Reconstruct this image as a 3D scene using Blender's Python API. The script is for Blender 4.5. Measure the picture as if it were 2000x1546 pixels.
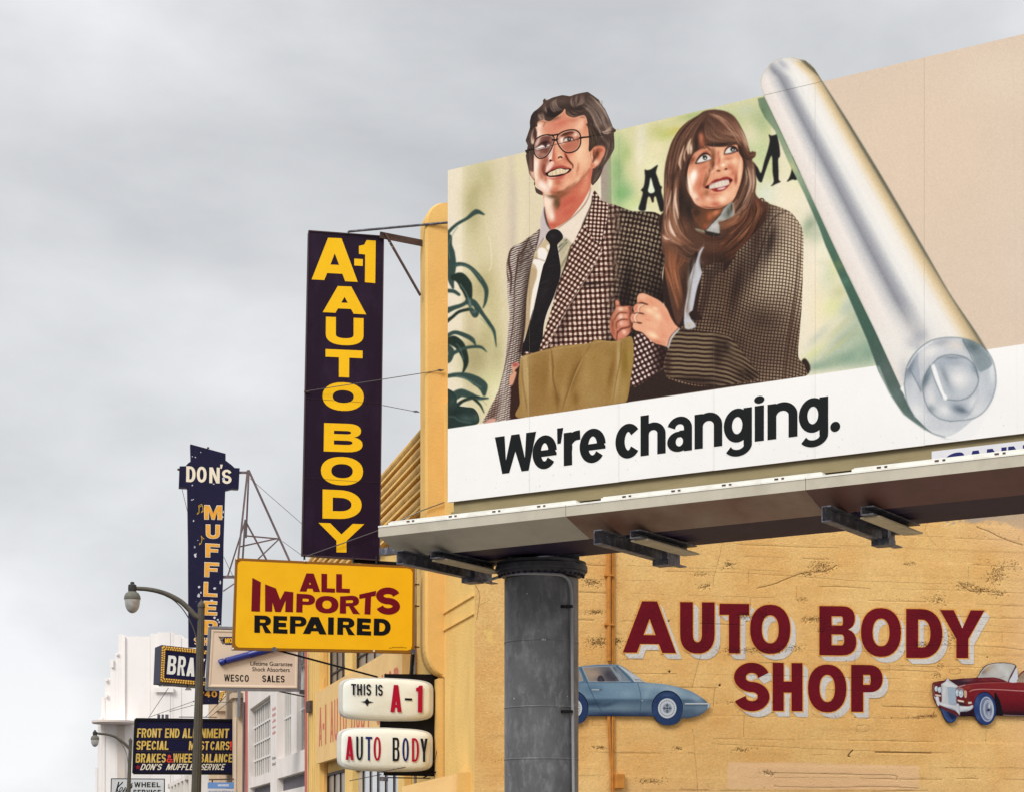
import bpy, bmesh, math, random
import numpy as np
from mathutils import Vector, Matrix

for _o in list(bpy.data.objects):
    bpy.data.objects.remove(_o)
SC = bpy.context.scene
COL = SC.collection

# ---------------------------------------------------------------- camera (view camera: level, front risen)
FPX, HOR = 3600.0, 1640.0
EYE = Vector((0, 0, 1.6))
cam_data = bpy.data.cameras.new('camera')
cam = bpy.data.objects.new('camera', cam_data)
COL.objects.link(cam)
cam.location = EYE
cam.rotation_euler = (math.radians(90), 0, 0)
cam_data.sensor_width = 36
cam_data.lens = 36 * FPX / 2000
cam_data.shift_y = (HOR - 773) / 2000
cam_data.clip_end = 4000
SC.camera = cam

# ---------------------------------------------------------------- overcast sky and a veiled sun behind the camera
SUN_EL, SUN_AZ = 42, -35          # azimuth: degrees left of straight behind the camera
world = bpy.data.worlds.new('World')
SC.world = world
world.use_nodes = True
wt = world.node_tree
wt.nodes.clear()


def wn(t, **k):
    n = wt.nodes.new(t)
    for a, b in k.items():
        setattr(n, a, b)
    return n


w_out, w_bg = wn('ShaderNodeOutputWorld'), wn('ShaderNodeBackground')
sky = wn('ShaderNodeTexSky', sky_type='NISHITA', sun_disc=False)
sky.sun_elevation = math.radians(SUN_EL)
sky.sun_rotation = math.radians(180 + SUN_AZ)
sky.air_density, sky.dust_density = 1.0, 4.0
tc = wn('ShaderNodeTexCoord')
mp = wn('ShaderNodeMapping')
mp.inputs['Scale'].default_value = (1.0, 1.0, 2.1)
n1 = wn('ShaderNodeTexNoise')
n1.inputs['Scale'].default_value = 2.9
n1.inputs['Detail'].default_value = 9
n1.inputs['Roughness'].default_value = .52
n1.inputs['Distortion'].default_value = .15
cr = wn('ShaderNodeValToRGB')
cr.color_ramp.elements[0].position, cr.color_ramp.elements[0].color = .35, (4.05, 4.13, 4.25, 1)
cr.color_ramp.elements[1].position, cr.color_ramp.elements[1].color = .64, (6.5, 6.58, 6.72, 1)
sep = wn('ShaderNodeSeparateXYZ')
zr = wn('ShaderNodeMapRange')     # an overcast sky brightens towards the zenith
zr.inputs['From Min'].default_value, zr.inputs['From Max'].default_value = .35, 1.0
zr.inputs['To Min'].default_value, zr.inputs['To Max'].default_value = 1.0, 2.3
hz = wn('ShaderNodeMapRange')     # and pales a little at the horizon
hz.inputs['From Min'].default_value, hz.inputs['From Max'].default_value = .02, .2
hz.inputs['To Min'].default_value, hz.inputs['To Max'].default_value = 1.2, 1.0
hm = wn('ShaderNodeMath', operation='MULTIPLY')
mul = wn('ShaderNodeMixRGB', blend_type='MULTIPLY')
mul.inputs['Fac'].default_value = 1
add = wn('ShaderNodeMixRGB', blend_type='MIX')
add.inputs['Fac'].default_value = .93
L_ = wt.links.new
L_(tc.outputs['Generated'], mp.inputs['Vector'])
L_(mp.outputs['Vector'], n1.inputs['Vector'])
L_(n1.outputs['Fac'], cr.inputs['Fac'])
L_(tc.outputs['Generated'], sep.inputs['Vector'])
L_(sep.outputs['Z'], zr.inputs['Value'])
L_(cr.outputs['Color'], mul.inputs['Color1'])
L_(sep.outputs['Z'], hz.inputs['Value'])
L_(zr.outputs['Result'], hm.inputs[0])
L_(hz.outputs['Result'], hm.inputs[1])
L_(hm.outputs[0], mul.inputs['Color2'])
L_(sky.outputs['Color'], add.inputs['Color1'])
L_(mul.outputs['Color'], add.inputs['Color2'])
L_(add.outputs['Color'], w_bg.inputs['Color'])
w_bg.inputs['Strength'].default_value = .1
L_(w_bg.outputs['Background'], w_out.inputs['Surface'])

sun_data = bpy.data.lights.new('sun', 'SUN')
sun_data.energy = 1.7
sun_data.angle = math.radians(24)
sun_data.color = (1.0, .97, .92)
sun = bpy.data.objects.new('sun', sun_data)
COL.objects.link(sun)
_az, _el = math.radians(SUN_AZ), math.radians(SUN_EL)
_d = Vector((math.sin(_az) * math.cos(_el), -math.cos(_az) * math.cos(_el), math.sin(_el)))   # towards the sun
sun.rotation_euler = _d.to_track_quat('Z', 'Y').to_euler()
sun.location = _d * 60

SC.view_settings.view_transform = 'Standard'
SC.view_settings.look = 'None'
SC.view_settings.exposure = 0.40
SC.view_settings.gamma = 1
SC.view_settings.use_curve_mapping = False
SC.cycles.max_bounces = 6

# ---------------------------------------------------------------- sign painter's brush (flat print only)
FR = dict(o=(0, 0, 1), a=(860, 140, 3.865), b=(1180, 170, 3.865), c=(860, 480, 3.865), d=(1180, 480, 3.865),
          e=(1480, 60, 3.5135), f=(1520, 480, 3.681), h=(1010, 170, 10), k=(1010, 280, 10), w=(1290, 210, 10),
          x=(1290, 320, 10), s=(960, 380, 5.882), n=(1180, 560, 10), v=(1120, 1270, 6.667), r=(1780, 1270, 9.09))


def P(txt):
    t = txt.split()
    ox, oy, s = 0, 0, 1
    out = []
    for q in t:
        if q in FR:
            ox, oy, s = FR[q]
        else:
            a, b = q.split(',')
            out.append((ox + float(a) / s, oy + float(b) / s))
    return np.array(out)


def spline(p, closed, n=6):
    p = np.asarray(p, float)
    if len(p) < 3:
        return p
    if closed:
        q = np.vstack([p[-1], p, p[0], p[1]])
    else:
        q = np.vstack([2 * p[0] - p[1], p, 2 * p[-1] - p[-2]])
    t = np.linspace(0, 1, n, endpoint=False)[:, None]
    out = []
    for i in range(1, len(q) - 2):
        a, b, c, d = q[i - 1], q[i], q[i + 1], q[i + 2]
        out.append(.5 * (2 * b + (c - a) * t + (2 * a - 5 * b + 4 * c - d) * t * t + (3 * b - a - 3 * c + d) * t ** 3))
    out = np.vstack(out)
    if not closed:
        out = np.vstack([out, p[-1]])
    return out


def blur(m, sig):
    if sig < .3:
        return m
    r = sig
    for _ in range(3):
        w = max(1, int(round(r * 1.0)))
        for ax in (0, 1):
            n = m.shape[ax]
            pad = [(0, 0)] * m.ndim
            pad[ax] = (w + 1, w)
            c = np.cumsum(np.pad(m, pad, mode='edge'), axis=ax, dtype=np.float64)
            hi = np.take(c, np.arange(2 * w + 1, 2 * w + 1 + n), axis=ax)
            lo = np.take(c, np.arange(0, n), axis=ax)
            m = ((hi - lo) / (2 * w + 1)).astype(np.float32)
    return m


class Canvas:
    def __init__(self, x0, y0, x1, y1, k, base):
        self.x0, self.y0, self.k = x0, y0, k
        self.W, self.H = int((x1 - x0) * k), int((y1 - y0) * k)
        self.img = np.ones((self.H, self.W, 3), np.float32) * np.array(base, np.float32) / 255
        self.clip = None

    def px(self, p):
        return (np.asarray(p, float) - (self.x0, self.y0)) * self.k

    def box(self, q, pad):
        x0 = max(0, int(q[:, 0].min() - pad)); x1 = min(self.W, int(q[:, 0].max() + pad + 2))
        y0 = max(0, int(q[:, 1].min() - pad)); y1 = min(self.H, int(q[:, 1].max() + pad + 2))
        return x0, y0, x1, y1

    def polymask(self, pts, f=0, smooth=True):
        p = spline(pts, True) if smooth else np.asarray(pts, float)
        q = self.px(p)
        fk = f * self.k
        x0, y0, x1, y1 = self.box(q, 3 * fk + 3)
        if x1 <= x0 or y1 <= y0:
            return None
        S = 2
        q = (q - (x0, y0)) * S
        h, w = (y1 - y0) * S, (x1 - x0) * S
        m = np.zeros((h, w), bool)
        xs = np.arange(w) + .5
        n = len(q)
        for i in range(n):
            ax, ay = q[i]
            bx, by = q[(i + 1) % n]
            if ay == by:
                continue
            if ay > by:
                ax, ay, bx, by = bx, by, ax, ay
            r0, r1 = max(0, int(math.ceil(ay - .5))), min(h, int(math.ceil(by - .5)))
            if r1 <= r0:
                continue
            yy = np.arange(r0, r1) + .5
            xi = ax + (yy - ay) * (bx - ax) / (by - ay)
            m[r0:r1] ^= xs[None, :] > xi[:, None]
        m = m.reshape(y1 - y0, S, x1 - x0, S).mean((1, 3)).astype(np.float32)
        if fk > .3:
            m = blur(m, fk)
        return (x0, y0, x1, y1), m

    def put(self, bm, col, a=1.0):
        if bm is None:
            return
        (x0, y0, x1, y1), m = bm
        m = m * a
        if self.clip is not None:
            m = m * self.clip[y0:y1, x0:x1]
        if callable(col):
            X = (np.arange(x0, x1) + .5) / self.k + self.x0
            Y = (np.arange(y0, y1) + .5) / self.k + self.y0
            X, Y = np.meshgrid(X, Y)
            c = col(X, Y)
            if c.shape[-1] == 4:
                m = m * c[..., 3]
            c = c[..., :3].astype(np.float32) / 255
        else:
            c = np.array(col, np.float32) / 255
        r = self.img[y0:y1, x0:x1]
        self.img[y0:y1, x0:x1] = r + (c - r) * m[..., None]

    def fill(self, pts, col, a=1.0, f=0, sm=True):
        if isinstance(pts, str):
            pts = P(pts)
        self.put(self.polymask(pts, f, sm), col, a)

    def setclip(self, pts, f=.4, sm=True):
        if pts is None:
            self.clip = None
            return
        if isinstance(pts, str):
            pts = P(pts)
        full = np.zeros((self.H, self.W), np.float32)
        bm = self.polymask(pts, f, sm)
        if bm:
            (x0, y0, x1, y1), m = bm
            full[y0:y1, x0:x1] = m
        self.clip = full

    def line(self, pts, w, col, a=1.0, f=0, sm=True, closed=False, taper=0, n=6):
        if isinstance(pts, str):
            pts = P(pts)
        p = spline(pts, closed, n) if sm else np.asarray(pts, float)
        if closed:
            p = np.vstack([p, p[0]])
        q = self.px(p)
        N = len(q)
        t = np.linspace(0, 1, N)
        w = np.asarray(w, float)
        ww = np.full(N, float(w)) if w.ndim == 0 else np.interp(t, np.linspace(0, 1, len(w)), w)
        if taper == 1:
            ww = ww * np.clip(np.sin(np.pi * np.clip(t, .02, .98)) ** .6, .12, 1)
        elif taper == 2:
            ww = ww * np.clip(1 - t, .1, 1) ** .7
        R = ww * self.k / 2
        fk = f * self.k
        x0, y0, x1, y1 = self.box(q, R.max() + 3 * fk + 3)
        if x1 <= x0 or y1 <= y0:
            return
        m = np.zeros((y1 - y0, x1 - x0), np.float32)
        for i in range(N - 1):
            a0, b0 = q[i] - (x0, y0), q[i + 1] - (x0, y0)
            r = max(R[i], R[i + 1]) + 1.5
            u0 = max(0, int(min(a0[0], b0[0]) - r)); u1 = min(m.shape[1], int(max(a0[0], b0[0]) + r + 2))
            v0 = max(0, int(min(a0[1], b0[1]) - r)); v1 = min(m.shape[0], int(max(a0[1], b0[1]) + r + 2))
            if u1 <= u0 or v1 <= v0:
                continue
            X = np.arange(u0, u1) + .5
            Y = (np.arange(v0, v1) + .5)[:, None]
            dx, dy = b0 - a0
            L = dx * dx + dy * dy + 1e-9
            tt = np.clip(((X - a0[0]) * dx + (Y - a0[1]) * dy) / L, 0, 1)
            d = np.hypot(X - a0[0] - tt * dx, Y - a0[1] - tt * dy)
            rr = R[i] + (R[i + 1] - R[i]) * tt
            cov = np.clip(rr - d + .5, 0, 1) * np.minimum(1, rr * 2 + .25)
            s = m[v0:v1, u0:u1]
            np.maximum(s, cov, out=s)
        if fk > .3:
            m = blur(m, fk)
        self.put(((x0, y0, x1, y1), m), col, a)

    def blob(self, cx, cy, rx, ry, col, a=1.0, ang=0, hard=1.0):
        k = self.k
        R = max(rx, ry) * 2.2
        q = self.px(np.array([(cx - R, cy - R), (cx + R, cy + R)]))
        x0, y0, x1, y1 = self.box(q, 1)
        if x1 <= x0 or y1 <= y0:
            return
        X = (np.arange(x0, x1) + .5) / k + self.x0 - cx
        Y = ((np.arange(y0, y1) + .5) / k + self.y0 - cy)[:, None]
        c, s = math.cos(math.radians(ang)), math.sin(math.radians(ang))
        u, v = (X * c + Y * s) / rx, (-X * s + Y * c) / ry
        m = np.exp(-(u * u + v * v) ** hard * 1.2).astype(np.float32)
        self.put(((x0, y0, x1, y1), m), col, a)

    def blobs(self, fr, txt, a=None):
        """'cx,cy,rx,ry,ang,r,g,b,alpha' entries in a zoomed frame."""
        ox, oy, s = FR[fr]
        for q in txt.split():
            v = [float(z) for z in q.split(',')]
            self.blob(ox + v[0] / s, oy + v[1] / s, v[2] / s, v[3] / s, v[5:8], v[8] if a is None else v[8] * a, v[4])

    def strands(self, g0, g1, n, w, cols, a, seed=1, f=0, jit=1.5, taper=1, mid=None):
        """hair: strokes blended between two (or three) guide curves."""
        rng = np.random.default_rng(seed)
        g0, g1 = (P(g) if isinstance(g, str) else g for g in (g0, g1))
        gs = [g0, g1] if mid is None else [g0, P(mid) if isinstance(mid, str) else mid, g1]
        m = 9
        tt = np.linspace(0, 1, m)
        rs = []
        for g in gs:
            g = spline(g, False, 6)
            ln = np.r_[0, np.cumsum(np.hypot(*np.diff(g, axis=0).T))]
            ln /= ln[-1]
            rs.append(np.stack([np.interp(tt, ln, g[:, 0]), np.interp(tt, ln, g[:, 1])], 1))
        for i in range(n):
            u = rng.random() * (len(rs) - 1)
            j = min(int(u), len(rs) - 2)
            u -= j
            c = rs[j] * (1 - u) + rs[j + 1] * u
            t0 = rng.random() * .45
            t1 = t0 + .35 + rng.random() * .5
            t1 = min(1.02, t1)
            s = np.linspace(t0, t1, 6)
            c = np.stack([np.interp(s, tt, c[:, 0]), np.interp(s, tt, c[:, 1])], 1)
            c += rng.normal(0, jit * .25, (1, 2)) + np.cumsum(rng.normal(0, jit * .12, (6, 2)), 0)
            col = cols[rng.integers(len(cols))]
            self.line(c, w * (.5 + rng.random()), col, a * (.5 + .6 * rng.random()), f, taper=taper, n=3)


def checks(cell, ang, light, mid, dark, kx=1.0, bend=0, x0=0, y0=0, soft=.10, jit=.10, fade=None):
    """woven houndstooth-like check as a flat printed pattern."""
    ca, sa = math.cos(math.radians(ang)), math.sin(math.radians(ang))
    L, M, D = (np.array(c, float) for c in (light, mid, dark))

    def fn(X, Y):
        u = ((X - x0) * ca + (Y - y0) * sa)
        v = (-(X - x0) * sa + (Y - y0) * ca)
        v = v + bend * u * u * .001
        wob = jit * (np.sin(X * .31 + Y * .17) + np.sin(X * .13 - Y * .41) + np.sin(X * .77 + Y * .9) * .6)
        a = np.abs(((u / (cell * kx) + wob * .5) % 1) - .5) * 2
        b = np.abs(((v / cell + wob * .5) % 1) - .5) * 2
        A = np.clip((a - .5) / soft + .5, 0, 1)
        B = np.clip((b - .5) / soft + .5, 0, 1)
        l, d = (A * B)[..., None], ((1 - A) * (1 - B))[..., None]
        c = L * l + D * d + M * (1 - l - d)
        if fade is not None:
            g = fade(X, Y)[..., None]
            c = c * (1 - g) + D * g
        n = np.sin(X * 12.9898 + Y * 78.233) * 43758.5453
        n = (n - np.floor(n) - .5)[..., None]
        return c * (1 + .12 * n)
    return fn


def ramp(p0, p1, stops):
    """colour gradient between two points, stops = [(t, (r,g,b)), ...]"""
    (ax, ay), (bx, by) = p0, p1
    dx, dy = bx - ax, by - ay
    L = dx * dx + dy * dy
    ts = [s[0] for s in stops]
    cs = np.array([s[1] for s in stops], float)

    def fn(X, Y):
        t = ((X - ax) * dx + (Y - ay) * dy) / L
        return np.stack([np.interp(t, ts, cs[:, i]) for i in range(cs.shape[1])], -1)
    return fn
HAIR_D = (58, 42, 38)


def paint_billboard(k=1.25):
    C = Canvas(866, 44, 2024, 990, k, (247, 245, 242))
    F, L, B = C.fill, C.line, C.blobs
    rng = np.random.default_rng(5)
    # ---- picture ground: blurred garden behind a window
    pic = [(860, 839.3), (860, 250), (1490, 80), (1800, 400), (1800, 701.5)]
    C.setclip(pic, .3, False)
    F(pic, (236, 225, 200), sm=False)
    F([(870, 320), (906, 320), (907, 850), (870, 850)], ramp((870, 0), (908, 0), [(0, (238, 224, 203)), (.8, (243, 230, 208)), (1, (228, 214, 182))]), .9, sm=False)
    B('o', '''935,370,34,60,10,196,190,140,.75 930,470,30,40,0,212,208,160,.6 950,560,34,70,0,214,205,150,.7 940,330,30,20,0,205,205,165,.7
     965,620,26,90,0,205,196,138,.7 925,700,40,60,0,206,204,150,.6 960,740,24,30,20,225,228,165,.8 938,735,18,18,0,232,234,190,.7 920,600,20,60,0,222,205,160,.5
     975,800,26,30,0,225,222,160,.7 935,790,22,30,0,228,224,180,.7 940,410,26,26,0,225,218,180,.6 972,690,14,40,0,170,168,110,.5 950,655,12,30,0,190,182,120,.5
     985,480,16,140,0,238,226,205,.7 917,640,10,120,0,205,190,150,.4 924,380,12,30,30,180,176,120,.5 952,350,10,26,-20,190,186,130,.5''')
    B('o', '1002,420,11,150,0,205,198,196,.75 1020,420,13,200,0,240,230,205,.9 1015,330,12,26,0,236,230,190,.9')
    F([(1172, 250), (1193, 250), (1196, 420), (1174, 420)], (178, 160, 152), 1, .7, False)
    F([(1150, 300), (1172.5, 300), (1174, 440), (1150, 440)], (238, 229, 208), 1, .8, False)
    F([(1193, 240), (1500, 150), (1520, 480), (1196, 500)], (222, 214, 168), 1, .8, False)
    B('o', '''1205,330,16,36,0,150,196,116,.95 1215,380,24,30,0,130,200,110,.9 1205,280,18,24,0,190,208,150,.9 1222,300,14,24,0,176,200,120,.7
     1255,268,14,40,0,226,222,198,.9 1285,255,22,14,-14,206,204,130,.9 1300,265,26,12,-14,196,204,110,.8 1320,255,22,10,-14,210,196,90,.7 1250,300,9,60,0,235,226,200,.8
     1275,330,26,40,0,238,232,190,.9 1282,290,20,18,0,236,225,180,.8 1235,400,22,16,0,210,224,150,.9 1255,420,30,18,0,236,240,215,.8 1290,380,16,40,0,235,228,180,.8
     1360,225,40,10,-14,176,190,120,.9 1400,215,34,14,-14,214,212,180,.9 1430,235,30,26,0,190,205,150,.9 1458,215,26,18,0,206,210,180,.9 1485,240,24,34,0,170,190,140,.8
     1465,270,22,28,0,228,220,190,.95 1450,300,24,26,0,180,202,150,.8 1490,300,24,34,0,196,212,160,.8 1476,345,30,26,0,226,222,185,.8 1500,380,34,36,0,222,228,212,.9
     1545,380,40,50,0,240,228,202,.95 1560,330,24,40,0,226,226,180,.8 1505,330,20,26,0,206,214,160,.8 1560,450,50,50,0,243,231,208,.9 1515,205,16,20,0,120,150,110,.6''')
    F([(1560, 380), (1760, 380), (1800, 760), (1560, 760)], (236, 228, 205), 1, 6, False)
    B('o', '''1588,560,18,120,0,244,230,210,.9 1606,470,20,50,0,238,232,208,.9 1582,440,16,26,30,150,168,140,.8 1596,458,18,22,30,170,184,160,.5 1618,540,18,46,20,214,222,204,.8
     1600,600,20,60,0,240,226,190,.8 1632,520,16,40,10,222,216,150,.5 1628,600,26,20,-50,226,226,165,.9 1640,570,20,16,-40,206,204,160,.8 1655,600,24,14,-50,196,206,190,.8
     1600,655,34,9,-45,205,208,190,.8 1640,640,44,9,-42,210,208,170,.8 1590,690,28,10,-38,226,226,170,.9 1650,660,46,18,-40,170,186,160,.8 1700,640,40,50,0,150,176,150,.8
     1650,700,60,20,-10,150,178,150,.9 1600,715,44,10,-10,150,178,150,.8 1690,690,40,30,-10,130,170,140,.7 1640,672,40,4,-40,200,200,150,.6 1676,610,24,30,-40,180,190,165,.6 1660,560,10,24,-30,190,205,180,.6''')
    F([(908, 250), (1170, 250), (1170, 850), (908, 850)], (206, 182, 134), .28, 3, False)
    B('o', '930,700,30,50,0,150,136,90,.5 975,770,20,30,0,236,232,190,.7 940,560,24,40,10,168,154,100,.45 925,420,18,40,0,170,160,104,.5')
    for i in range(260):
        x, y = rng.uniform(872, 1700), rng.uniform(200, 830)
        C.blob(x, y, rng.uniform(4, 13), rng.uniform(5, 18), [(225, 215, 185), (200, 200, 150), (245, 238, 215), (180, 190, 140)][rng.integers(4)], rng.uniform(.05, .16), rng.uniform(-40, 40))
    L([(955, 462), (958, 480), (960, 515), (955, 530)], 1.2, (250, 245, 225), .7, .6)
    # ---- circus lettering in the window
    ink = (44, 44, 44)
    for q in ['a 1542,742 1560,745 1590,738 1628,712 1642,708 1628,760 1640,800 1660,860 1674,870 1668,905 1688,985 1693,1040 1662,1058 1640,990 1622,940 1600,985 1604,950 1570,945 1556,1000 1545,1050 1497,1042 1512,980 1528,915 1514,895 1535,868 1545,800',
              'b 1242,360 1262,368 1290,362 1316,350 1312,385 1322,440 1328,520 1314,545 1316,620 1318,700 1334,715 1300,732 1258,750 1280,715 1272,640 1270,560 1262,520 1230,600 1200,690 1186,722 1160,700 1130,620 1126,570 1160,610 1184,650 1210,560 1240,460 1250,400',
              'b 1415,545 1430,520 1480,600 1500,640 1470,650 1462,690 1445,704 1420,700 1380,716 1400,680 1416,620']:
        F(q, ink, 1, .5)
    F('a 1588,800 1606,860 1618,905 1590,920 1568,905 1576,860', (232, 238, 212), 1, .4)
    F('a 1572,945 1600,935 1612,975 1600,990 1585,950', ink, 1, .4)
    # ---- hanging plant
    G1, G2, G3 = (66, 92, 84), (46, 66, 56), (120, 152, 140)
    for q, w, c in [('c 50,80 40,-60 110,-150 200,-205 270,-255 330,-235', [9, 5, 4, 4, 7, 2], G1), ('c 90,150 160,140 230,170 300,250 345,330 340,420 322,470', [6, 5, 5, 7, 6, 4, 1.5], G1),
                    ('c 60,-60 50,0 70,60 85,150 80,250 95,320', [10, 14, 14, 12, 9, 3], G1), ('c 95,240 150,245 190,300 210,370 225,460', [7, 15, 17, 11, 3], G2),
                    ('c 50,490 100,470 160,450 210,420', [8, 6, 5, 5], G1), ('c 50,570 90,540 140,500 215,480', [5, 4, 4, 4], G2), ('c 215,420 260,440 320,520 370,590 405,650 422,765', [10, 8, 5, 5, 4, 1], G1),
                    ('c 230,480 260,525 275,500 260,450', [6, 7, 6, 3], G1), ('c 50,680 110,655 190,680 240,710 265,750', [5, 5, 6, 6, 2], G1), ('c 50,720 100,720 150,760 185,840 190,900 165,970', [8, 14, 13, 9, 6, 1.5], G2),
                    ('c 60,840 120,800 200,770 300,765 350,803', [4, 5, 4, 4, 1], G1), ('c 50,760 80,800 70,860 50,880', [8, 9, 6, 4], G1), ('c 50,985 120,975 200,985 270,1020 320,1060 330,1120', [5, 6, 9, 13, 13, 5], G1),
                    ('c 110,1130 160,1110 230,1130 290,1150 360,1150', [12, 11, 8, 5, 2], G1), ('c 130,1200 170,1170 230,1150 290,1140', [5, 4, 4, 2], G2), ('c 250,1150 300,1200 330,1260', [4, 3, 1], G2), ('c 50,340 100,345 140,370', [5, 5, 4], G1)]:
        L(q, np.array(w) * 1.45, c, 1, .25)
    F('c 40,1110 80,1090 120,1140 130,1200 190,1215 250,1225 285,1270 290,1330 240,1355 120,1375 40,1390', (52, 72, 66))
    B('c', '120,1260,60,30,0,40,60,52,.8 200,1300,70,30,10,86,112,104,.7 90,1170,30,50,0,70,96,88,.7 270,1290,20,30,0,96,124,112,.5')
    for q, w in [('c 60,1290 100,1290 150,1320 230,1335', 1.3), ('c 70,100 60,0 90,-80 130,-140', 1.6), ('c 150,290 200,370 222,440', 2.2), ('c 215,440 232,470 222,410', 2.6), ('c 110,150 180,150 250,190 310,260', 1.2),
                 ('c 120,740 150,780 175,860', 1.4), ('c 300,545 370,620 405,680', 1.2), ('c 200,1160 260,1150 320,1170 350,1200', 1.0), ('c 120,980 190,1000 260,1040 310,1070', 1.6), ('c 240,500 262,505 268,490', 2)]:
        L(q, w, G3, .75, .3)
    # ================= man =================
    HD, HM, HL = (66, 50, 44), (112, 90, 80), (200, 176, 158)
    # hair mass
    hairpts = 'h 195,1200 205,1140 165,1050 180,1000 215,900 250,790 245,690 270,570 320,490 400,430 500,330 505,260 540,225 575,262 700,205 880,160 1030,180 1120,150 1250,118 1380,98 1460,150 1580,240 1612,310 1700,420 1800,640 1850,770 1915,830 1918,880 1890,900 1898,1060 1895,1200 1850,1300 1790,1400 k 1690,440 1650,560 1600,680 1510,790 1450,800 1300,500 700,300 330,760 500,960 495,1015 430,1000 370,960 348,880 345,760 290,680 235,590 215,480 180,330 170,230 190,180'
    C.setclip(None)
    F(hairpts, (92, 74, 66))
    C.setclip(hairpts)
    B('h', '''700,480,260,120,-15,62,48,42,.9 1150,420,220,120,0,66,52,46,.9 1450,800,120,250,0,70,56,50,.9 1300,250,160,90,20,104,86,76,.7 850,280,180,70,-10,110,90,80,.7 560,430,60,120,10,150,126,112,.6
     1700,520,70,240,25,176,158,144,.85 1650,330,60,120,40,150,134,122,.8 1780,800,90,120,0,150,126,112,.7 1600,560,60,160,20,120,100,90,.7 1700,1000,130,140,0,84,66,58,.9 1760,1250,90,200,10,96,76,66,.9 300,600,60,200,10,60,46,44,.9
     240,1000,60,160,0,78,60,54,.9 280,800,40,60,0,60,46,42,.8 440,600,50,90,0,170,140,124,.7 330,720,30,80,10,60,46,42,.9''')
    cl = [(206, 184, 168), (168, 146, 132), (186, 160, 142)]
    cd = [(48, 36, 34), (60, 46, 42)]
    C.strands('h 520,350 500,440 540,540 640,600', 'h 800,190 760,300 820,420 900,450', 60, 1.1, cl + cd, .75, 1, .2)
    C.strands('h 520,500 600,560 700,580 840,520', 'h 600,330 640,460 760,520 900,440', 60, 1.2, cd, .8, 2, .2)
    C.strands('h 1060,180 1030,260 1060,370 1180,420', 'h 1380,110 1370,220 1300,320 1150,330', 70, 1.0, cl + cd + [(120, 98, 86)], .75, 3, .2)
    C.strands('h 950,450 1000,540 1100,590 1290,560', 'h 1100,400 1200,470 1350,450 1440,300', 70, 1.1, cd + [(110, 90, 78), (150, 122, 104)], .75, 4, .2)
    C.strands('h 1400,120 1600,330 1740,520 1860,800', 'h 1250,380 1420,500 1500,700 1600,900', 130, 1.2, cl + [(140, 120, 108), (110, 92, 82)] + cd, .7, 5, .2)
    C.strands('h 1640,860 1700,930 1800,900 1850,850', 'h 1600,800 1680,880 1760,840 1840,760', 30, 1.0, cl, .8, 6, .2)
    C.strands('h 1400,700 1420,850 1480,1000 1560,1040', 'h 1600,700 1680,900 1760,1060 1860,1180', 80, 1.2, cl + cd + cd + [(110, 88, 78)], .65, 7, .2)
    C.strands('h 1850,1000 1860,1200 1800,1400 1700,1560', 'h 1700,1050 1740,1200 1700,1400 1600,1600', 80, 1.3, cd + [(130, 106, 94), (170, 146, 130)], .7, 8, .2)
    C.strands('k 1600,400 1560,560 1500,680 1460,780', 'k 1740,330 1680,500 1620,640 1500,780', 60, 1.2, [(150, 130, 112), (96, 76, 66), (60, 46, 40)], .7, 9, .2)
    C.strands('h 470,420 340,520 280,650 260,800', 'h 520,450 420,560 400,680 400,780', 50, 1.2, cd + [(104, 84, 76)], .7, 10, .2)
    C.strands('h 380,520 430,600 480,640 500,760', 'h 500,480 520,560 530,620 540,700', 30, 1.1, [(220, 190, 170), (190, 160, 144), (90, 70, 60)], .7, 11, .2)
    C.strands('h 220,900 190,1040 220,1180 300,1200', 'h 330,800 300,950 310,1080 300,1200', 50, 1.4, [(130, 106, 98), (60, 46, 42), (90, 70, 62)], .7, 12, .2)
    C.strands('k 190,220 190,350 230,500 300,660', 'k 300,200 290,350 300,500 320,640', 40, 1.4, [(150, 110, 96), (56, 42, 38), (90, 66, 58)], .7, 13, .2)
    # far ear
    C.setclip(None)
    F('k 240,540 285,560 330,560 330,700 290,680 260,620', (226, 178, 152), 1, .2)
    L('k 250,560 275,620 310,690', 1, (130, 70, 56), .7, .2)
    # ---- neck
    neck = 'k 500,960 560,1000 700,1000 1000,900 1440,480 1445,700 1430,880 1380,1060 1260,1240 1080,1440 s 690,405 640,330 610,250 598,180 595,60'
    F(neck, (222, 116, 84))
    C.setclip(neck)
    B('k', '''620,1200,110,260,0,250,226,204,1 560,1100,60,200,0,252,232,212,.9 650,1350,70,180,-10,246,214,190,.9 700,1060,90,60,30,250,236,220,.6 770,1150,70,140,10,112,92,66,1 700,1040,140,50,10,110,84,62,.9 900,1000,160,50,-25,140,96,66,.85
     1050,1150,200,120,-30,206,88,66,.8 950,1300,140,150,-20,214,96,72,.9 1290,900,80,200,20,232,140,104,.9 1150,800,180,60,-45,190,104,74,.8 1350,700,60,200,0,234,146,108,.8 830,1400,90,120,0,224,116,90,.7 1000,1240,200,50,-30,224,120,90,.6
     1250,1080,80,90,-40,220,110,80,.7 800,1200,40,90,10,98,84,62,.7''')
    B('s', '700,350,60,34,0,214,92,66,.9 690,250,34,60,-10,252,232,214,.8')
    C.setclip(None)
    # ---- face
    face = 'h 400,690 500,640 640,670 800,560 880,500 935,430 960,540 1100,600 1250,560 1330,570 1370,700 1400,1000 1400,1250 1460,1240 1500,1180 k 1430,200 1450,350 1430,480 1330,640 1150,800 980,920 840,990 720,1020 640,1010 560,985 480,940 400,860 350,760 325,560 325,300 330,200 h 330,1240 310,1100 325,900 350,800 395,770'
    F(face, (238, 166, 128))
    C.setclip(face, .3)
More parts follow.
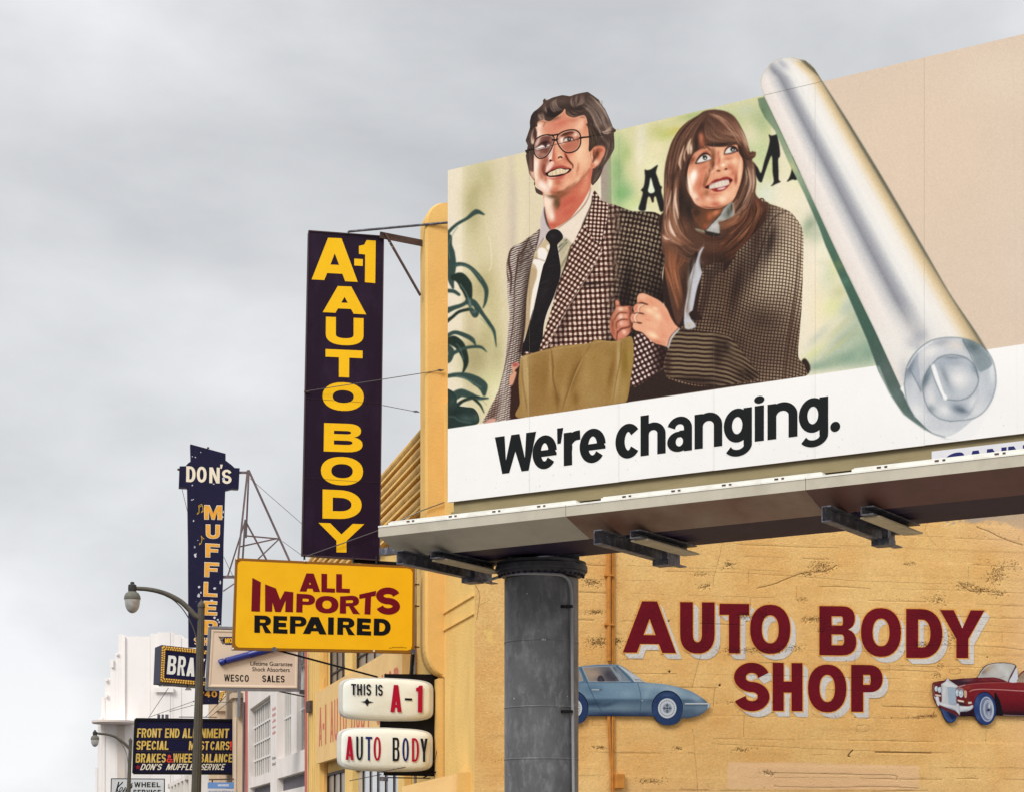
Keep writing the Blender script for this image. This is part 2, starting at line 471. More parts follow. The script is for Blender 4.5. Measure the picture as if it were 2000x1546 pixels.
    B('h', '''420,900,70,140,0,252,232,214,1 440,770,60,60,0,250,226,206,.9 480,850,60,90,0,248,210,184,.6 800,740,260,130,-15,224,126,98,1 650,820,160,90,-15,228,138,108,.9 900,640,150,70,-10,230,136,104,.9 930,530,60,70,0,226,140,106,.9 1120,650,180,50,0,214,130,96,.9
     1250,700,90,110,20,246,184,150,1 1190,780,120,60,-20,248,190,156,.9 1340,780,40,150,0,216,132,96,.8 1330,900,60,90,0,232,150,112,.8 1050,800,120,40,-15,236,156,120,.8 740,620,130,40,-20,120,84,66,.7 560,680,60,30,10,180,124,100,.6 1280,590,80,26,0,150,106,82,.6
     1300,1150,90,160,0,246,190,146,.9 1240,1250,90,120,0,250,200,158,.9 880,700,120,40,-15,220,116,90,.6 700,930,160,40,-10,214,120,92,.6 600,800,120,50,-15,232,150,120,.5''')
    B('k', '''1200,250,120,160,0,250,200,160,1 1300,350,110,160,0,248,190,148,.9 1120,300,60,110,0,246,176,136,.9 380,420,56,170,0,252,234,220,1 370,650,50,150,0,250,222,198,.95 480,800,90,120,20,252,232,218,1 600,930,80,70,20,252,228,214,.95 540,860,70,70,20,254,240,230,.8
     500,450,70,170,10,176,104,84,.95 560,330,70,100,0,168,98,82,.9 540,560,50,70,0,150,76,60,.9 480,640,40,110,-15,200,120,96,.85 560,700,40,70,0,214,116,90,.9 650,770,60,100,0,252,224,200,1 640,820,34,60,0,254,236,216,.9 800,760,90,80,0,206,108,76,.95
     770,900,110,60,0,222,118,88,.9 1000,760,120,60,-35,248,180,142,.9 900,860,110,40,-30,244,168,130,.8 1080,650,60,90,0,240,160,120,.8 1180,560,40,120,8,214,118,84,.5 1120,560,40,130,5,246,180,140,.8 1250,560,60,160,20,246,180,138,.8 1300,620,60,100,30,232,140,102,.7
     760,300,70,110,0,236,140,104,1 710,250,40,200,0,210,104,78,.9 830,250,60,90,0,246,186,150,.9 650,250,44,100,5,252,228,214,1 650,430,50,50,0,250,220,206,1 600,500,40,60,25,252,232,222,1 700,400,50,50,0,224,140,120,.6 800,420,110,40,-15,216,116,88,.95
     930,400,110,60,-10,238,150,112,.9 960,300,60,100,10,222,116,84,.9 1050,200,60,60,0,234,140,104,.8 980,180,110,40,0,226,116,84,.8 420,200,60,40,0,226,190,170,.6 1000,600,80,60,-30,236,156,120,.8 880,700,60,60,0,226,124,96,.8 1050,900,120,50,-40,200,120,86,.7 820,1000,150,28,-10,120,84,60,.8''')
    B('k', '''700,960,90,50,10,196,104,74,.8 820,960,120,36,-10,140,90,60,.9 980,880,110,30,-35,160,100,70,.8 1120,790,110,26,-45,176,104,74,.7 1260,680,90,24,-55,190,108,78,.7 540,520,34,110,0,150,84,68,.8 600,410,34,60,20,206,140,120,.5 350,480,26,160,0,252,236,222,.8
     1010,450,60,40,-20,240,150,114,.8 1180,700,90,40,-50,250,190,152,.8 920,720,80,24,-20,246,170,134,.7 560,300,60,60,0,176,104,86,.8''')
    # smile crease, jaw line
    L('k 930,200 960,260 990,320 1040,380 1085,430 1085,490', [2, 3.5, 3.4, 3.4, 2.4, 1.5], (92, 46, 34), .9, .35, n=8)
    L('k 1195,390 1190,480 1170,560', [1.5, 2, 1], (186, 100, 72), .7, .5)
    L('k 540,420 500,500 520,590 560,640', [2, 3, 3, 2], (130, 70, 58), .7, .8)
    L('k 670,1010 800,1010 960,940 1150,830 1320,660 1420,500', [2, 4, 5, 5, 4, 3], (134, 88, 62), .75, .9)
    # nose: light bridge, shaded side, nostrils
    L('h 710,1090 690,1200 660,1330 640,1400', [3, 4, 4, 4], (252, 226, 210), .95, .4)
    L('h 745,1100 715,1200 700,1330 700,1420 740,1490', [1.5, 2.2, 2.5, 2.5, 2.5], (206, 98, 70), .9, .4)
    L('h 690,1150 670,1260 640,1360', .8, (130, 70, 60), .7, .3)
    F('k 625,355 640,320 670,325 690,350 660,352 650,365', (70, 34, 28))
    F('k 795,295 810,265 850,255 882,270 880,300 860,285 830,282 810,300', (60, 30, 26))
    L('k 740,390 800,370 880,330 940,300', 1.5, (196, 100, 74), .6, .5)
    F('k 555,560 570,480 620,400 680,350 730,385 700,420 660,480 650,530 600,570', (246, 206, 190), .85, .5)
    # mouth
    L('k 640,560 700,500 760,480 800,475 850,455 900,460 980,490 1050,500', [3, 5, 6, 5, 5, 5, 4, 1.5], (190, 84, 68), .9, .5)
    L('k 575,580 650,530 720,495 800,478 880,470 960,485 1040,495', [2, 4, 5, 6, 5, 4, 1], (176, 74, 62), .7, .6)
    F('k 545,590 575,575 650,540 720,510 800,490 880,485 960,500 1060,500 1030,560 960,600 880,640 780,655 660,660 600,650 560,620', (52, 26, 24))
    F('k 605,600 640,565 700,540 780,505 860,495 930,515 1010,515 985,550 940,585 860,600 780,620 700,630 620,630', (238, 214, 178))
    for q in ['k 680,545 690,625', 'k 740,520 762,618', 'k 830,500 842,605', 'k 890,505 893,598', 'k 940,520 932,585', 'k 645,570 650,628']:
        L(q, .9, (170, 130, 96), .75, .2, False)
    L('k 760,515 770,580 800,610', 1.2, (206, 160, 120), .7, .3)
    L('k 600,668 680,690 780,680 860,660 930,620', [1.5, 4, 5.5, 5, 2], (204, 96, 80), .9, .4)
    L('k 590,665 660,680 740,672', 1.5, (246, 200, 180), .8, .3)
    L('k 870,640 930,600 1000,560 1050,520', 1.4, (200, 90, 70), .7, .3)
    L('k 770,810 830,850 900,840', 1.2, (226, 130, 96), .7, .5)
    # ---- eyes behind aviator glasses
    lensL = 'h 335,1180 350,1080 420,1000 520,960 640,955 700,1000 710,1060 680,1150 630,1250 570,1330 490,1380 420,1375 360,1310'
    lensR = 'h 790,1020 820,950 920,890 1040,860 1140,870 1200,930 1220,1040 1210,1140 1150,1220 1060,1270 970,1270 900,1220 830,1130'
    C.setclip(lensL)
    F(lensL, (150, 104, 92))
    B('h', '400,1080,40,130,20,236,206,190,.9 600,1000,110,50,0,120,80,72,.9 540,1080,100,50,-15,104,66,58,.9 560,1250,90,80,-30,130,84,74,.9 400,1290,50,60,0,206,160,142,.8 500,1330,90,40,0,190,140,120,.7 660,1030,30,50,0,170,116,100,.8')
    F('h 345,1220 380,1180 480,1140 600,1130 640,1140 600,1180 480,1205 380,1240', (250, 234, 226), 1, .3)
    F('h 490,1110 540,1070 580,1080 590,1130 560,1170 520,1150', (70, 46, 44), .9, .4)
    F('h 545,1140 565,1140 562,1180 548,1182', (60, 44, 44))
    L('h 350,1200 430,1140 500,1090 580,1070 640,1100', [1, 2, 2.6, 2.6, 1], (60, 38, 34), .95, .3)
    L('h 350,1240 440,1230 540,1205 620,1180', 1.4, (96, 56, 50), .8, .3)
    C.setclip(lensR)
    F(lensR, (206, 124, 94))
    B('h', '880,1040,60,90,0,252,232,216,1 1140,930,60,60,30,250,214,194,.9 950,930,120,40,-12,110,66,52,.95 1060,900,60,30,-10,120,74,58,.8 1000,1160,140,70,-10,196,108,80,.9 1030,1220,100,40,0,206,120,90,.8 1180,1020,30,50,0,150,80,62,.6 860,960,40,30,-30,226,150,120,.7')
    F('h 905,1050 950,1000 1010,985 1070,1000 1110,1040 1050,1050 980,1060', (238, 226, 216), 1, .3)
    C.blob(1015 / 10 + 1010 - 0, 1025 / 10 + 170, 4.4, 4.2, (60, 48, 48), 1, 0, 2.5)
    C.blob(1111.8, 271.8, 1.2, 1.2, (240, 236, 230), .9, 0, 2)
    L('h 900,1060 930,1005 1000,980 1070,995 1120,1050', [1, 2, 2.6, 2.2, 1], (50, 32, 28), 1, .25)
    L('h 910,1075 980,1075 1060,1060 1110,1045', 1.1, (120, 64, 50), .8, .3)
    L('h 860,960 930,920 1010,890 1080,880', [2, 4, 4, 2], (84, 52, 40), .85, .5)
    C.setclip(None)
    fr = (58, 38, 34)
    L(lensL, 1.1, (222, 190, 172), .9, .15, closed=True)
    L(lensR, 1.0, (222, 176, 150), .8, .15, closed=True)
    L('h 325,1180 340,1075 410,990 520,945 640,938 715,985 722,1060 690,1155 640,1260 575,1345 490,1392 410,1388 345,1315', 2.3, fr, 1, .15, closed=True)
    L('h 775,1025 805,935 910,870 1040,840 1150,850 1225,920 1240,1040 1225,1145 1160,1235 1060,1280 965,1282 885,1235 810,1135', 2.5, fr, 1, .15, closed=True)
    L('h 600,938 700,945 800,925', [2.5, 3.2, 2.5], fr, 1, .15)
    L('h 690,1030 745,1040 790,1020', [3, 4, 3], fr, 1, .15)
    L('h 1225,1000 1300,985 1420,975 1600,950 1750,920', [4, 3, 3, 1.5, 1], fr, 1, .15)
    L('h 165,1235 230,1230 320,1205', [3, 3, 2.5], fr, 1, .15)
    L('h 172,1240 180,1275 215,1280', 2.6, fr, 1, .15)
    F('h 310,850 350,790 385,880 380,1000 350,1080 325,1000', (90, 62, 56), 1, .4)
    F('h 330,800 305,900 300,1000 325,1090 290,1120 270,1040 290,900', (236, 206, 190), .9, .4)
    L('h 550,690 530,730 505,775', 1, (90, 60, 50), .9, .2)
    for q in ['h 400,640 440,600 500,590', 'h 395,680 430,650 500,640', 'h 400,700 450,670 520,680']:
        L(q, 1.0, (90, 66, 58), .8, .2)
    # sideburn + near ear
    F('h 1350,720 1400,820 1430,940 1440,1050 1410,1180 1400,1240 1440,1250 1490,1190 1560,1100 1600,900 1480,760', (72, 54, 46), .95, .5)
    C.strands('h 1380,700 1420,860 1450,1000 1430,1230', 'h 1480,760 1520,900 1560,1020 1500,1180', 40, 1.1, [(120, 98, 82), (50, 38, 34), (150, 128, 96)], .7, 15, .2)
    F('h 1440,1250 1500,1180 1580,1150 1680,1160 1720,1220 1700,1330 k 1660,300 1620,380 1560,440 1500,490 1440,490 1430,420 1450,330 1440,230 1430,170', (236, 146, 108), 1, .25)
    B('k', '1620,130,60,60,0,206,104,74,.9 1560,200,60,100,10,110,66,48,1 1520,280,34,60,10,120,70,52,1 1500,350,30,40,0,110,66,52,.9 1540,380,60,60,-40,250,196,166,1 1650,220,30,90,15,232,140,104,.9 1640,140,40,30,0,196,92,66,.8 1470,440,40,40,0,220,118,86,.9 1460,260,30,90,0,246,186,146,.9')
    L('k 1500,130 1490,220 1500,300 1470,380', [2, 3, 2.5, 1.5], (96, 52, 40), .7, .5)
    # ---- shirt, tie
    F('s 595,60 600,150 620,260 670,400 700,410 740,395 900,280 1050,90 1110,0 k 1430,880 1460,930 1480,1000 1470,1080 s 1160,20 1150,110 1080,260 1000,430 940,560 905,620 800,950 600,1500 300,2100 370,1600 440,900 500,650 540,450 560,330', (226, 214, 200))
    F('k 1430,880 1450,890 1478,960 1478,1060 s 1155,60 1100,230 1010,400 935,575 860,500 790,420 760,400 900,290 1030,130', (238, 222, 204), 1, .2, False)
    L('k 1440,880 1395,1050 1290,1230 1100,1430 s 760,390', [1, 1.2, 1.4, 1.2, 1], (110, 60, 44), .9, .2)
    F('s 608,140 585,200 560,300 560,380 520,600 505,655 560,580 610,480 670,405 640,340 615,230', (206, 192, 190), 1, .3)
    L('s 606,145 612,230 640,340 675,405', [1, 2.6, 2.6, 1], (56, 46, 40), 1, .2)
    L('s 545,400 530,520 508,650 600,500', 1, (70, 50, 44), .8, .2)
    F('s 620,510 520,640 470,790 440,900 400,1200 390,1500 330,2100 440,1900 560,1200 600,900 660,700 660,540', (206, 184, 146), 1, .3)
    F('s 530,640 580,610 640,660 620,760 590,880 560,1000 500,1220 450,1450 430,1300 470,1100 520,940 510,830 470,780 500,740 530,740', (244, 236, 226), 1, .4)
    F('s 640,580 670,580 660,640 630,620', (240, 230, 216), 1, .2)
    L('s 490,730 540,740 610,765', 1.1, (120, 90, 70), .8, .2)
    F('s 440,900 500,850 520,900 470,1100 440,1350 c 655,720 640,640 650,520', (196, 168, 126), .9, .4)
    F('s 770,560 850,500 920,570 900,640 850,790 800,930 785,720', (196, 184, 156), 1, .3)
    for q, w, c in [('s 770,610 820,560 860,520', 2.2, (70, 84, 78)), ('s 765,665 810,610 870,545', 2, (96, 104, 92)), ('s 800,830 840,760 880,700 900,640', 4, (150, 142, 116)), ('s 805,560 840,540', 2, (226, 214, 180)), ('s 800,760 850,680 890,600', 2, (222, 206, 168))]:
        L(q, w, c, .8, .4)
    tie = 's 620,500 650,430 700,402 750,402 800,440 820,500 770,560 755,600 780,740 795,870 780,980 740,1100 700,1210 640,1350 600,1500 c 750,800 620,835 615,760 640,700 700,480 s 440,1500 490,1290 540,1050 590,830 620,760 670,590'
    F(tie, (44, 38, 40))
    C.setclip(tie)
    for i in range(90):
        t = rng.uniform(0, 1)
        cx, cy = 1080 - t * 45 + rng.uniform(-26, 26), 460 + t * 210 + rng.uniform(-6, 6)
        L([(cx - 5, cy + 2.5), (cx + 5, cy - 2.5)], .9, (84, 72, 72), rng.uniform(.2, .6), .2, False)
    B('s', '700,480,40,30,0,66,56,58,.6 760,640,20,60,0,30,26,28,.8 590,1150,40,160,20,60,52,54,.5')
    C.setclip(None)
    # ---- jacket, body
    jl, jm, jd = (234, 216, 202), (128, 88, 72), (58, 38, 32)
    body = 's 1160,0 1190,-40 1260,60 1340,110 1400,110 1500,150 1620,190 1760,195 1880,205 1950,260 1965,420 1995,560 1990,760 1960,950 2000,1150 1950,1350 c 1720,560 1760,740 1700,900 1560,1000 1440,1060 1400,1190 600,1310 520,1310 530,1040 620,840 640,800 750,800 s 640,1500 800,950 905,620 940,560 1040,370 1130,180'
    shade = lambda X, Y: np.clip((X - 1185) / 110 + (480 - Y) * .0005, 0, .62) * np.clip((Y - 400) / 60, 0, 1)
    olive = lambda X, Y: np.clip((X - 1165) / 30, 0, 1) * .55
    chk = checks(10.3, -3, jl, jm, jd, .93, x0=1140, y0=600, soft=.16, jit=.06, fade=shade)

    def bodycol(X, Y):
        c = chk(X, Y)
        g = np.clip((X - 1182 + (Y - 480) * .05) / 40, 0, 1)[..., None]
        c2 = chk2(X, Y)
        return c * (1 - g) + c2 * g
    chk2 = checks(9.2, 12, (176, 162, 140), (88, 68, 56), (44, 32, 28), .85, x0=1240, y0=470, soft=.2, jit=.10, bend=-1.2,
                  fade=lambda X, Y: np.clip((X - 1200) / 260 + (Y - 520) / 220, 0, .75))
    C.setclip(body)
    F(body, bodycol)
    B('o', '1305,470,16,60,0,34,26,24,.6 1290,600,30,50,0,40,30,28,.8 1225,560,12,60,4,44,32,30,.7 1240,420,50,14,14,40,30,28,.25 1205,700,14,40,0,40,28,26,.5 1100,640,8,60,20,60,38,36,.4 1150,555,40,4,-4,50,34,30,.8 1215,600,14,34,0,46,34,32,.7')
    L('s 1100,940 1250,920 1400,900 1430,890', 1.6, (60, 36, 32), .7, .5)
    L('s 1090,1080 1200,1070 1400,1040', [2, 2.6, 2], (52, 34, 32), .8, .6)
    L('s 1345,110 1335,250 1330,350 1310,470 1250,600', [1.5, 2.4, 2.4, 2, 1], (52, 36, 32), .8, .4)
    C.setclip(None)
    # collar + lapel
    col = 's 1160,20 1190,-40 1262,70 1335,110 1330,260 1300,400 1240,560 1170,530 1100,420 1050,350 1130,180'
    F(col, checks(7.6, 4, jl, jm, jd, 1, x0=1170, y0=420, soft=.2, jit=.05))
    L('s 1050,350 1100,420 1175,520 1215,515', [1.2, 2, 2, 1], jd, .9, .2)
    L('s 1160,20 1150,110 1080,270 1040,370', 2.2, jd, .9, .3)
    lap = 's 1050,355 1110,430 1180,520 1260,600 1255,680 1150,860 1040,1040 900,1260 780,1480 c 800,760 745,800 790,640 830,500 s 640,1480 720,1210 780,980 860,790 905,620 940,560'
    F(lap, checks(9.6, 33, jl, jm, jd, .8, x0=1075, y0=560, soft=.2, jit=.05))
    L('s 1255,680 1150,860 1040,1040 900,1260 780,1480 c 800,760', 1.3, (232, 218, 208), .8, .2, n=8)
    L('s 1270,690 1165,870 1055,1050 915,1270 800,1480 c 830,760', 2, jd, .7, .5, n=8)
    L('s 1262,600 1258,680', 1.4, (232, 218, 208), .8, .2)
    L('s 940,560 905,620 860,790 800,950 720,1200', [1.6, 2, 2.4, 2, 1.5], jd, .9, .3)
    # left (far) side of the jacket: fine stripes
    far = 's 555,400 540,520 500,650 460,800 440,900 400,1200 385,1500 c 610,830 590,900 545,960 540,1040 530,1130 535,1308 330,1340 350,1270 420,1130 460,1010 490,850 510,620 520,520 505,380 500,160 s 180,760 200,660 240,600 330,560 430,490 500,440'
    C.setclip(far)

    def farcol(X, Y):
        u = (Y - 480) + (X - 1010) * .35
        a = np.clip((np.abs(((u / 4.3 + .10 * np.sin(X * .4) + .06 * np.sin(Y * .9)) % 1) - .5) * 2 - .36) / .3, 0, 1)
        g = np.clip((Y - 560) / 120, 0, 1)
        b = np.clip((np.abs((((X - 960 + (Y - 480) * .12) / 5.2) % 1) - .5) * 2 - .3) / .3, 0, 1)
        a = a * (1 - g * .4 * (1 - b))
        l, d = np.array((226, 218, 208.)), np.array((92, 64, 54.))
        return l * a[..., None] + d * (1 - a[..., None])
    F(far, farcol)
    B('o', '1025,620,10,150,4,60,46,38,.75 1020,500,6,50,10,60,46,40,.5 985,720,5,70,4,232,228,224,.5 992,600,6,90,0,236,230,226,.5 980,800,10,50,10,214,206,196,.4 962,810,10,40,25,90,60,50,.5')
    for q, w in [('s 250,600 205,680 200,800 225,950 215,1150', [1.5, 4, 4.5, 4, 2]), ('s 430,490 380,620 310,720 290,850 265,1050 260,1250 245,1529 c 520,760 490,900 450,1050', [2, 2.5, 2.5, 3.5, 2, 1.5, 1.5, 1.5, 1.5, 1.5]),
                 ('s 555,400 510,640 470,780 440,920 400,1250 385,1529 c 600,800', [2, 4, 5, 5, 5, 5, 5]), ('s 320,640 300,720 320,780', 1.5), ('s 340,700 420,640 520,560', 1.2), ('s 320,780 400,740 460,680', 1.6), ('s 430,490 440,560 480,660', 1.4), ('s 180,740 170,860 200,1000', 2.4)]:
        L(q, w, (76, 52, 44), .85, .35)
    C.setclip(None)
    # trousers / dark area below + hand in pocket
    F('c 545,960 590,900 620,900 620,1300 530,1315 535,1060', (74, 48, 40), 1, .4)
    F('c 535,905 570,880 598,900 560,945 575,960 545,1050 520,1040 525,980 545,960', (226, 160, 128), 1, .3)
    F('c 545,890 575,885 590,905 550,915', (190, 100, 90), 1, .3)
    F('c 330,1340 360,1310 400,1300 420,1310 400,1335', (220, 160, 140), 1, .4)
    # ---- coat over the arm
    coat = 'c 615,840 700,810 830,775 900,755 1110,738 1160,715 1200,712 1300,722 1350,710 1400,690 1450,700 1462,850 1440,1000 1400,1190 1300,1210 620,1302 600,1180 590,1020 600,900'
    C.setclip([(860, 839.3), (860, 250), (1490, 80), (1800, 400), (1800, 701.5)], .3, False)
    F(coat, (158, 128, 74))
    C.clip = C.clip * (lambda bm: (lambda z: (z.__setitem__((slice(bm[0][1], bm[0][3]), slice(bm[0][0], bm[0][2])), bm[1]), z)[1])(np.zeros((C.H, C.W), np.float32)))(C.polymask(P(coat), .3))
    B('c', '''640,1000,30,260,0,200,174,116,.9 630,870,40,60,0,196,168,112,.9 680,880,50,40,0,176,148,94,.8 720,1000,60,200,0,142,112,64,.8 790,1000,50,220,0,132,104,58,.8 850,960,30,160,10,176,146,90,.9 880,820,60,40,0,176,146,88,.8 900,950,60,140,10,148,118,66,.8
     950,1100,40,140,15,186,156,98,.9 1000,1000,40,160,20,118,90,46,.9 1050,860,40,90,25,128,100,54,.8 1100,830,50,60,20,170,142,84,.8 1110,960,50,180,10,176,148,86,.8 1170,880,80,140,0,156,126,68,.8 1240,1000,70,180,0,160,132,74,.8 1180,760,90,34,-10,150,124,74,.8
     1290,800,50,40,0,140,116,60,.7 1345,850,16,140,0,206,180,124,.9 1330,1050,24,150,8,196,168,108,.8 1395,880,36,150,0,128,108,40,.9 1430,850,20,120,0,158,138,70,.9 1290,960,24,140,10,120,92,46,.8 1380,1080,34,110,8,170,146,84,.8 1000,850,100,50,0,150,120,66,.6
     1020,1150,30,60,0,120,92,48,.8 880,1150,30,80,-10,120,92,50,.8 1150,1150,70,80,0,170,142,84,.7 700,1200,60,80,0,140,110,64,.6''')
    for q, w, c, a in [('c 835,780 850,900 850,1000 880,1140 880,1240', [2, 3, 3, 2, 1], (104, 78, 42), .8), ('c 1130,750 1080,830 1020,940 980,1060 940,1160 920,1240', [1, 2.4, 3, 3, 2, 1], (108, 82, 44), .85), ('c 615,850 620,1000 640,1150 670,1290', [1, 2, 2, 1], (116, 92, 54), .8),
                       ('c 640,830 655,950 660,1100 665,1290', [2, 3, 3, 2], (206, 182, 124), .7), ('c 1365,720 1360,850 1330,1000 1300,1200', [1, 2, 2, 1], (110, 86, 46), .7), ('c 1150,740 1230,720 1300,730 1370,720', 1.2, (206, 180, 120), .7), ('c 610,860 700,820 840,785 1100,745', 1.2, (214, 190, 134), .6),
                       ('c 1100,780 1060,880 1000,1020 960,1140', [1, 2, 2, 1], (196, 168, 108), .7), ('c 835,790 825,900 840,1000', [1, 2, 1], (196, 168, 108), .6)]:
        L(q, w, c, a, .8)
    F(coat, (206, 156, 92), .25)
    # dark under the sleeves
    C.setclip(pic, .3, False)
    F('c 1440,1060 1560,1000 1700,900 d 400,800 470,760 520,990 800,1030 1360,990 1510,850 1515,985 1000,1060 0,1210 160,1185 200,1040', (66, 50, 44), 1, .4)
    F('c 1462,700 1500,660 1560,690 1700,780 1700,900 1560,1010 1440,1060 1460,860', checks(9.6, -28, (226, 212, 204), (104, 70, 64), (58, 38, 36), .9, x0=1245, y0=690, soft=.2, jit=.05,
                                                                                         fade=lambda X, Y: np.clip((X - 1268) / 26, 0, .9)), 1, .5)
    # ================= woman =================
    # coat
    C.setclip(None)
    F('d 455,-260 1100,-260 1100,300 900,640 560,640 470,520 440,300 460,60', (64, 46, 40), 1, .5)
    coatw = 'b 1180,840 1240,880 1380,930 1440,980 1490,1060 1505,1160 1500,1400 d 1500,150 1495,400 1480,620 1465,830 1510,900 1518,985 1300,1015 800,1060 600,1040 480,1000 450,900 480,780 520,680 560,620 640,600 620,560 740,560 700,480 730,330 740,150 900,60 b 900,1400 1000,1250 1100,1000'
    C.setclip(pic, .3, False)
    def knit(X, Y):
        u = X + (Y - 500) * .10 + 4 * np.sin(Y * .02)
        v = Y - (X - 1480) * .22 + 3 * np.sin(X * .05)
        a = np.abs(((u / 6.4) % 1) - .5) * 2
        b = np.abs(((v / 6.4) % 1) - .5) * 2
        g = np.clip((np.maximum(a, b) - .58) / .3, 0, 1)[..., None]
        sh = np.clip((X - 1425) / 80, 0, 1)[..., None] * np.clip((700 - Y) / 160, .25, 1)[..., None]
        c = np.array((142, 118, 98.)) * (1 - sh) + np.array((212, 196, 170.)) * sh
        return c * (1 - g) + np.array((70, 50, 42.)) * (.75 + .5 * sh) * g
    F(coatw, lambda X, Y: knit(X, Y))
    m = C.polymask(P(coatw), .3)
    z = np.zeros((C.H, C.W), np.float32); z[m[0][1]:m[0][3], m[0][0]:m[0][2]] = m[1]
    C.clip = C.clip * z
    B('d', '''1120,150,70,220,25,50,36,32,.5 1000,300,50,260,12,60,42,36,.75 900,250,60,260,15,80,58,48,.3 780,380,60,200,20,74,54,46,.2 1200,560,180,120,0,70,52,44,.55 1250,800,200,160,0,70,52,46,.3
     1420,750,40,260,5,90,70,58,.3 1380,880,24,130,0,120,100,84,.2 1000,760,100,120,30,74,56,46,.5 900,960,160,60,0,66,48,42,.5 1100,900,120,100,30,80,62,52,.3 1480,900,30,80,0,110,96,76,.3 1280,-30,70,160,20,60,46,40,.35 1380,-120,80,120,20,170,152,130,.2
     700,60,120,120,0,58,42,38,.5 840,560,60,60,0,64,46,40,.3 700,540,40,80,0,66,48,42,.4''')
    B('b', '1220,960,70,140,25,60,42,36,.7 1150,1150,60,160,15,64,44,38,.7 1260,1150,34,160,14,52,38,34,.7 1280,890,90,34,20,124,104,80,.7 1350,1000,80,100,20,172,150,130,.35 1470,1120,24,200,0,176,158,134,.4')
    L('b 1380,935 1290,980 1230,1080 1180,1250 1120,1400', [1.5, 2, 3, 3, 2], (58, 42, 36), .7, .6)
    L('d 1470,60 1440,400 1400,650 1360,990', [2, 3, 4, 2.5], (80, 60, 48), .6, .7)
    L('d 900,80 900,300 915,480 905,640', [1.5, 3, 3, 1.5], (120, 72, 46), .3, .7)
    for i in range(14):
        t = i / 13
        L([(1440 + t * 100, 600 - t * 40 + 3), (1460 + t * 96, 640 + t * 10), (1470 + t * 80, 700 + t * 20)], 1.2, (70, 50, 42), .35, .5)
    # fur-like knit jitter
    # lapel of woman coat
    C.setclip(None)
    # ribbed cuff sleeve
    cuff = 'd 570,628 700,640 860,660 960,700 1040,800 1130,920 1160,1000 900,1055 700,1040 540,1010 480,990 450,940 450,880 480,780 520,690'
    C.setclip(cuff)

    def ribs(X, Y):
        yy = Y - 640 - (X - 1305) * .06 + np.clip(X - 1390, 0, 99) ** 2 * -.004
        a = np.abs(((yy / 8.6 + .04 * np.sin(X * .2)) % 1) - .5) * 2
        a = np.clip((a - .3) / .35, 0, 1)[..., None]
        return np.array((142, 124, 100.)) * a + np.array((66, 44, 38.)) * (1 - a)
    F(cuff, ribs)
    B('d', '860,800,50,130,0,60,44,38,.75 980,850,70,110,-25,96,80,64,.6 920,760,34,60,0,52,40,34,.7 700,1020,200,40,3,58,42,38,.8 1080,980,90,60,20,56,42,36,.8 480,900,30,100,0,70,50,44,.7 600,640,120,20,5,60,44,38,.6')
    for j in range(9):
        L([(1418 + j * 5, 672 + j * 9), (1434 + j * 4, 676 + j * 9)], 2, (140, 124, 100), .5, .6, False)
    C.setclip(None)
    # hair + neck + shirt
    hair = 'w 70,1500 75,1300 100,1080 160,850 230,660 360,450 500,300 640,210 740,150 840,80 950,50 1100,45 1280,80 1420,160 1520,290 1640,520 1700,700 1750,870 1800,850 1815,870 1860,870 1850,960 1790,1020 1840,1120 x 1860,150 1870,380 1855,560 1900,660 1960,700 2000,760 b 1240,880 1220,990 1160,1080 1000,1240 980,1300 d 840,130 740,150 700,40 640,150 620,420 560,600 500,420 460,200 460,80 b 440,1250 430,1100 445,960'
    F(hair, (104, 74, 60), 1, .3)
    C.setclip(hair, .5)
    B('w', '''800,400,200,160,0,76,54,46,1 1050,200,200,120,0,96,68,58,.9 1200,450,200,160,30,120,84,68,.9 1400,350,120,160,50,128,88,72,.8 1560,500,60,240,-25,166,128,106,.9 1640,680,40,120,-20,190,150,126,.9 300,700,120,260,15,90,62,52,.9 400,500,140,160,30,82,58,50,.9
     400,1050,30,200,5,214,176,148,.9 590,780,40,160,0,206,168,138,.95 450,900,40,120,10,170,128,104,.8 700,700,50,260,0,66,50,42,1 560,1100,60,160,20,56,42,38,1 250,1350,90,160,0,66,48,42,.9 180,1200,70,200,5,128,88,70,.8 1000,650,160,60,10,110,76,60,.8
     1250,620,200,40,8,150,112,92,.7 1300,520,160,30,20,168,130,106,.6 1750,950,60,80,20,104,66,50,.9 1560,850,50,120,-15,70,50,42,.9''')
    B('x', '''200,300,120,160,0,66,50,42,.9 130,700,50,300,0,150,112,92,.9 400,700,110,400,0,60,46,40,1 300,700,40,300,0,220,180,152,.9 330,900,24,160,0,232,196,168,.8 170,1250,70,200,-10,226,186,160,.95 100,1450,80,100,0,190,140,116,.9 560,900,100,260,-10,58,46,40,1
     450,1250,100,140,-20,140,98,72,.7 1700,400,50,300,3,178,140,116,.9 1800,300,40,300,0,206,170,144,.8 1620,500,40,200,10,110,80,62,.9 1540,700,60,200,15,84,62,50,.95 1450,900,30,140,10,180,140,112,.8 1650,900,90,140,25,170,122,96,.85 1550,1050,130,90,-20,196,146,116,.8
     1800,1000,120,200,20,104,62,46,.9 1900,800,60,120,0,130,72,52,.8 1300,1150,120,60,10,156,104,74,.8 1400,1350,200,100,-25,86,58,46,.9 1700,1300,150,120,-40,96,62,48,.8 250,1480,90,60,20,150,110,90,.8''')
    B('d', '520,150,60,160,-10,170,112,80,.8 470,200,30,100,0,150,96,66,.8 600,120,60,80,0,110,76,58,.9 600,330,60,160,10,70,50,42,.9 680,200,40,120,0,50,38,34,.9 560,400,40,100,0,120,80,58,.7 900,20,120,60,-20,110,72,52,.8 800,80,100,40,0,80,54,42,.8')
    wl, wd = [(214, 172, 146), (186, 142, 116), (160, 116, 92)], [(54, 40, 34), (70, 50, 42), (84, 60, 48)]
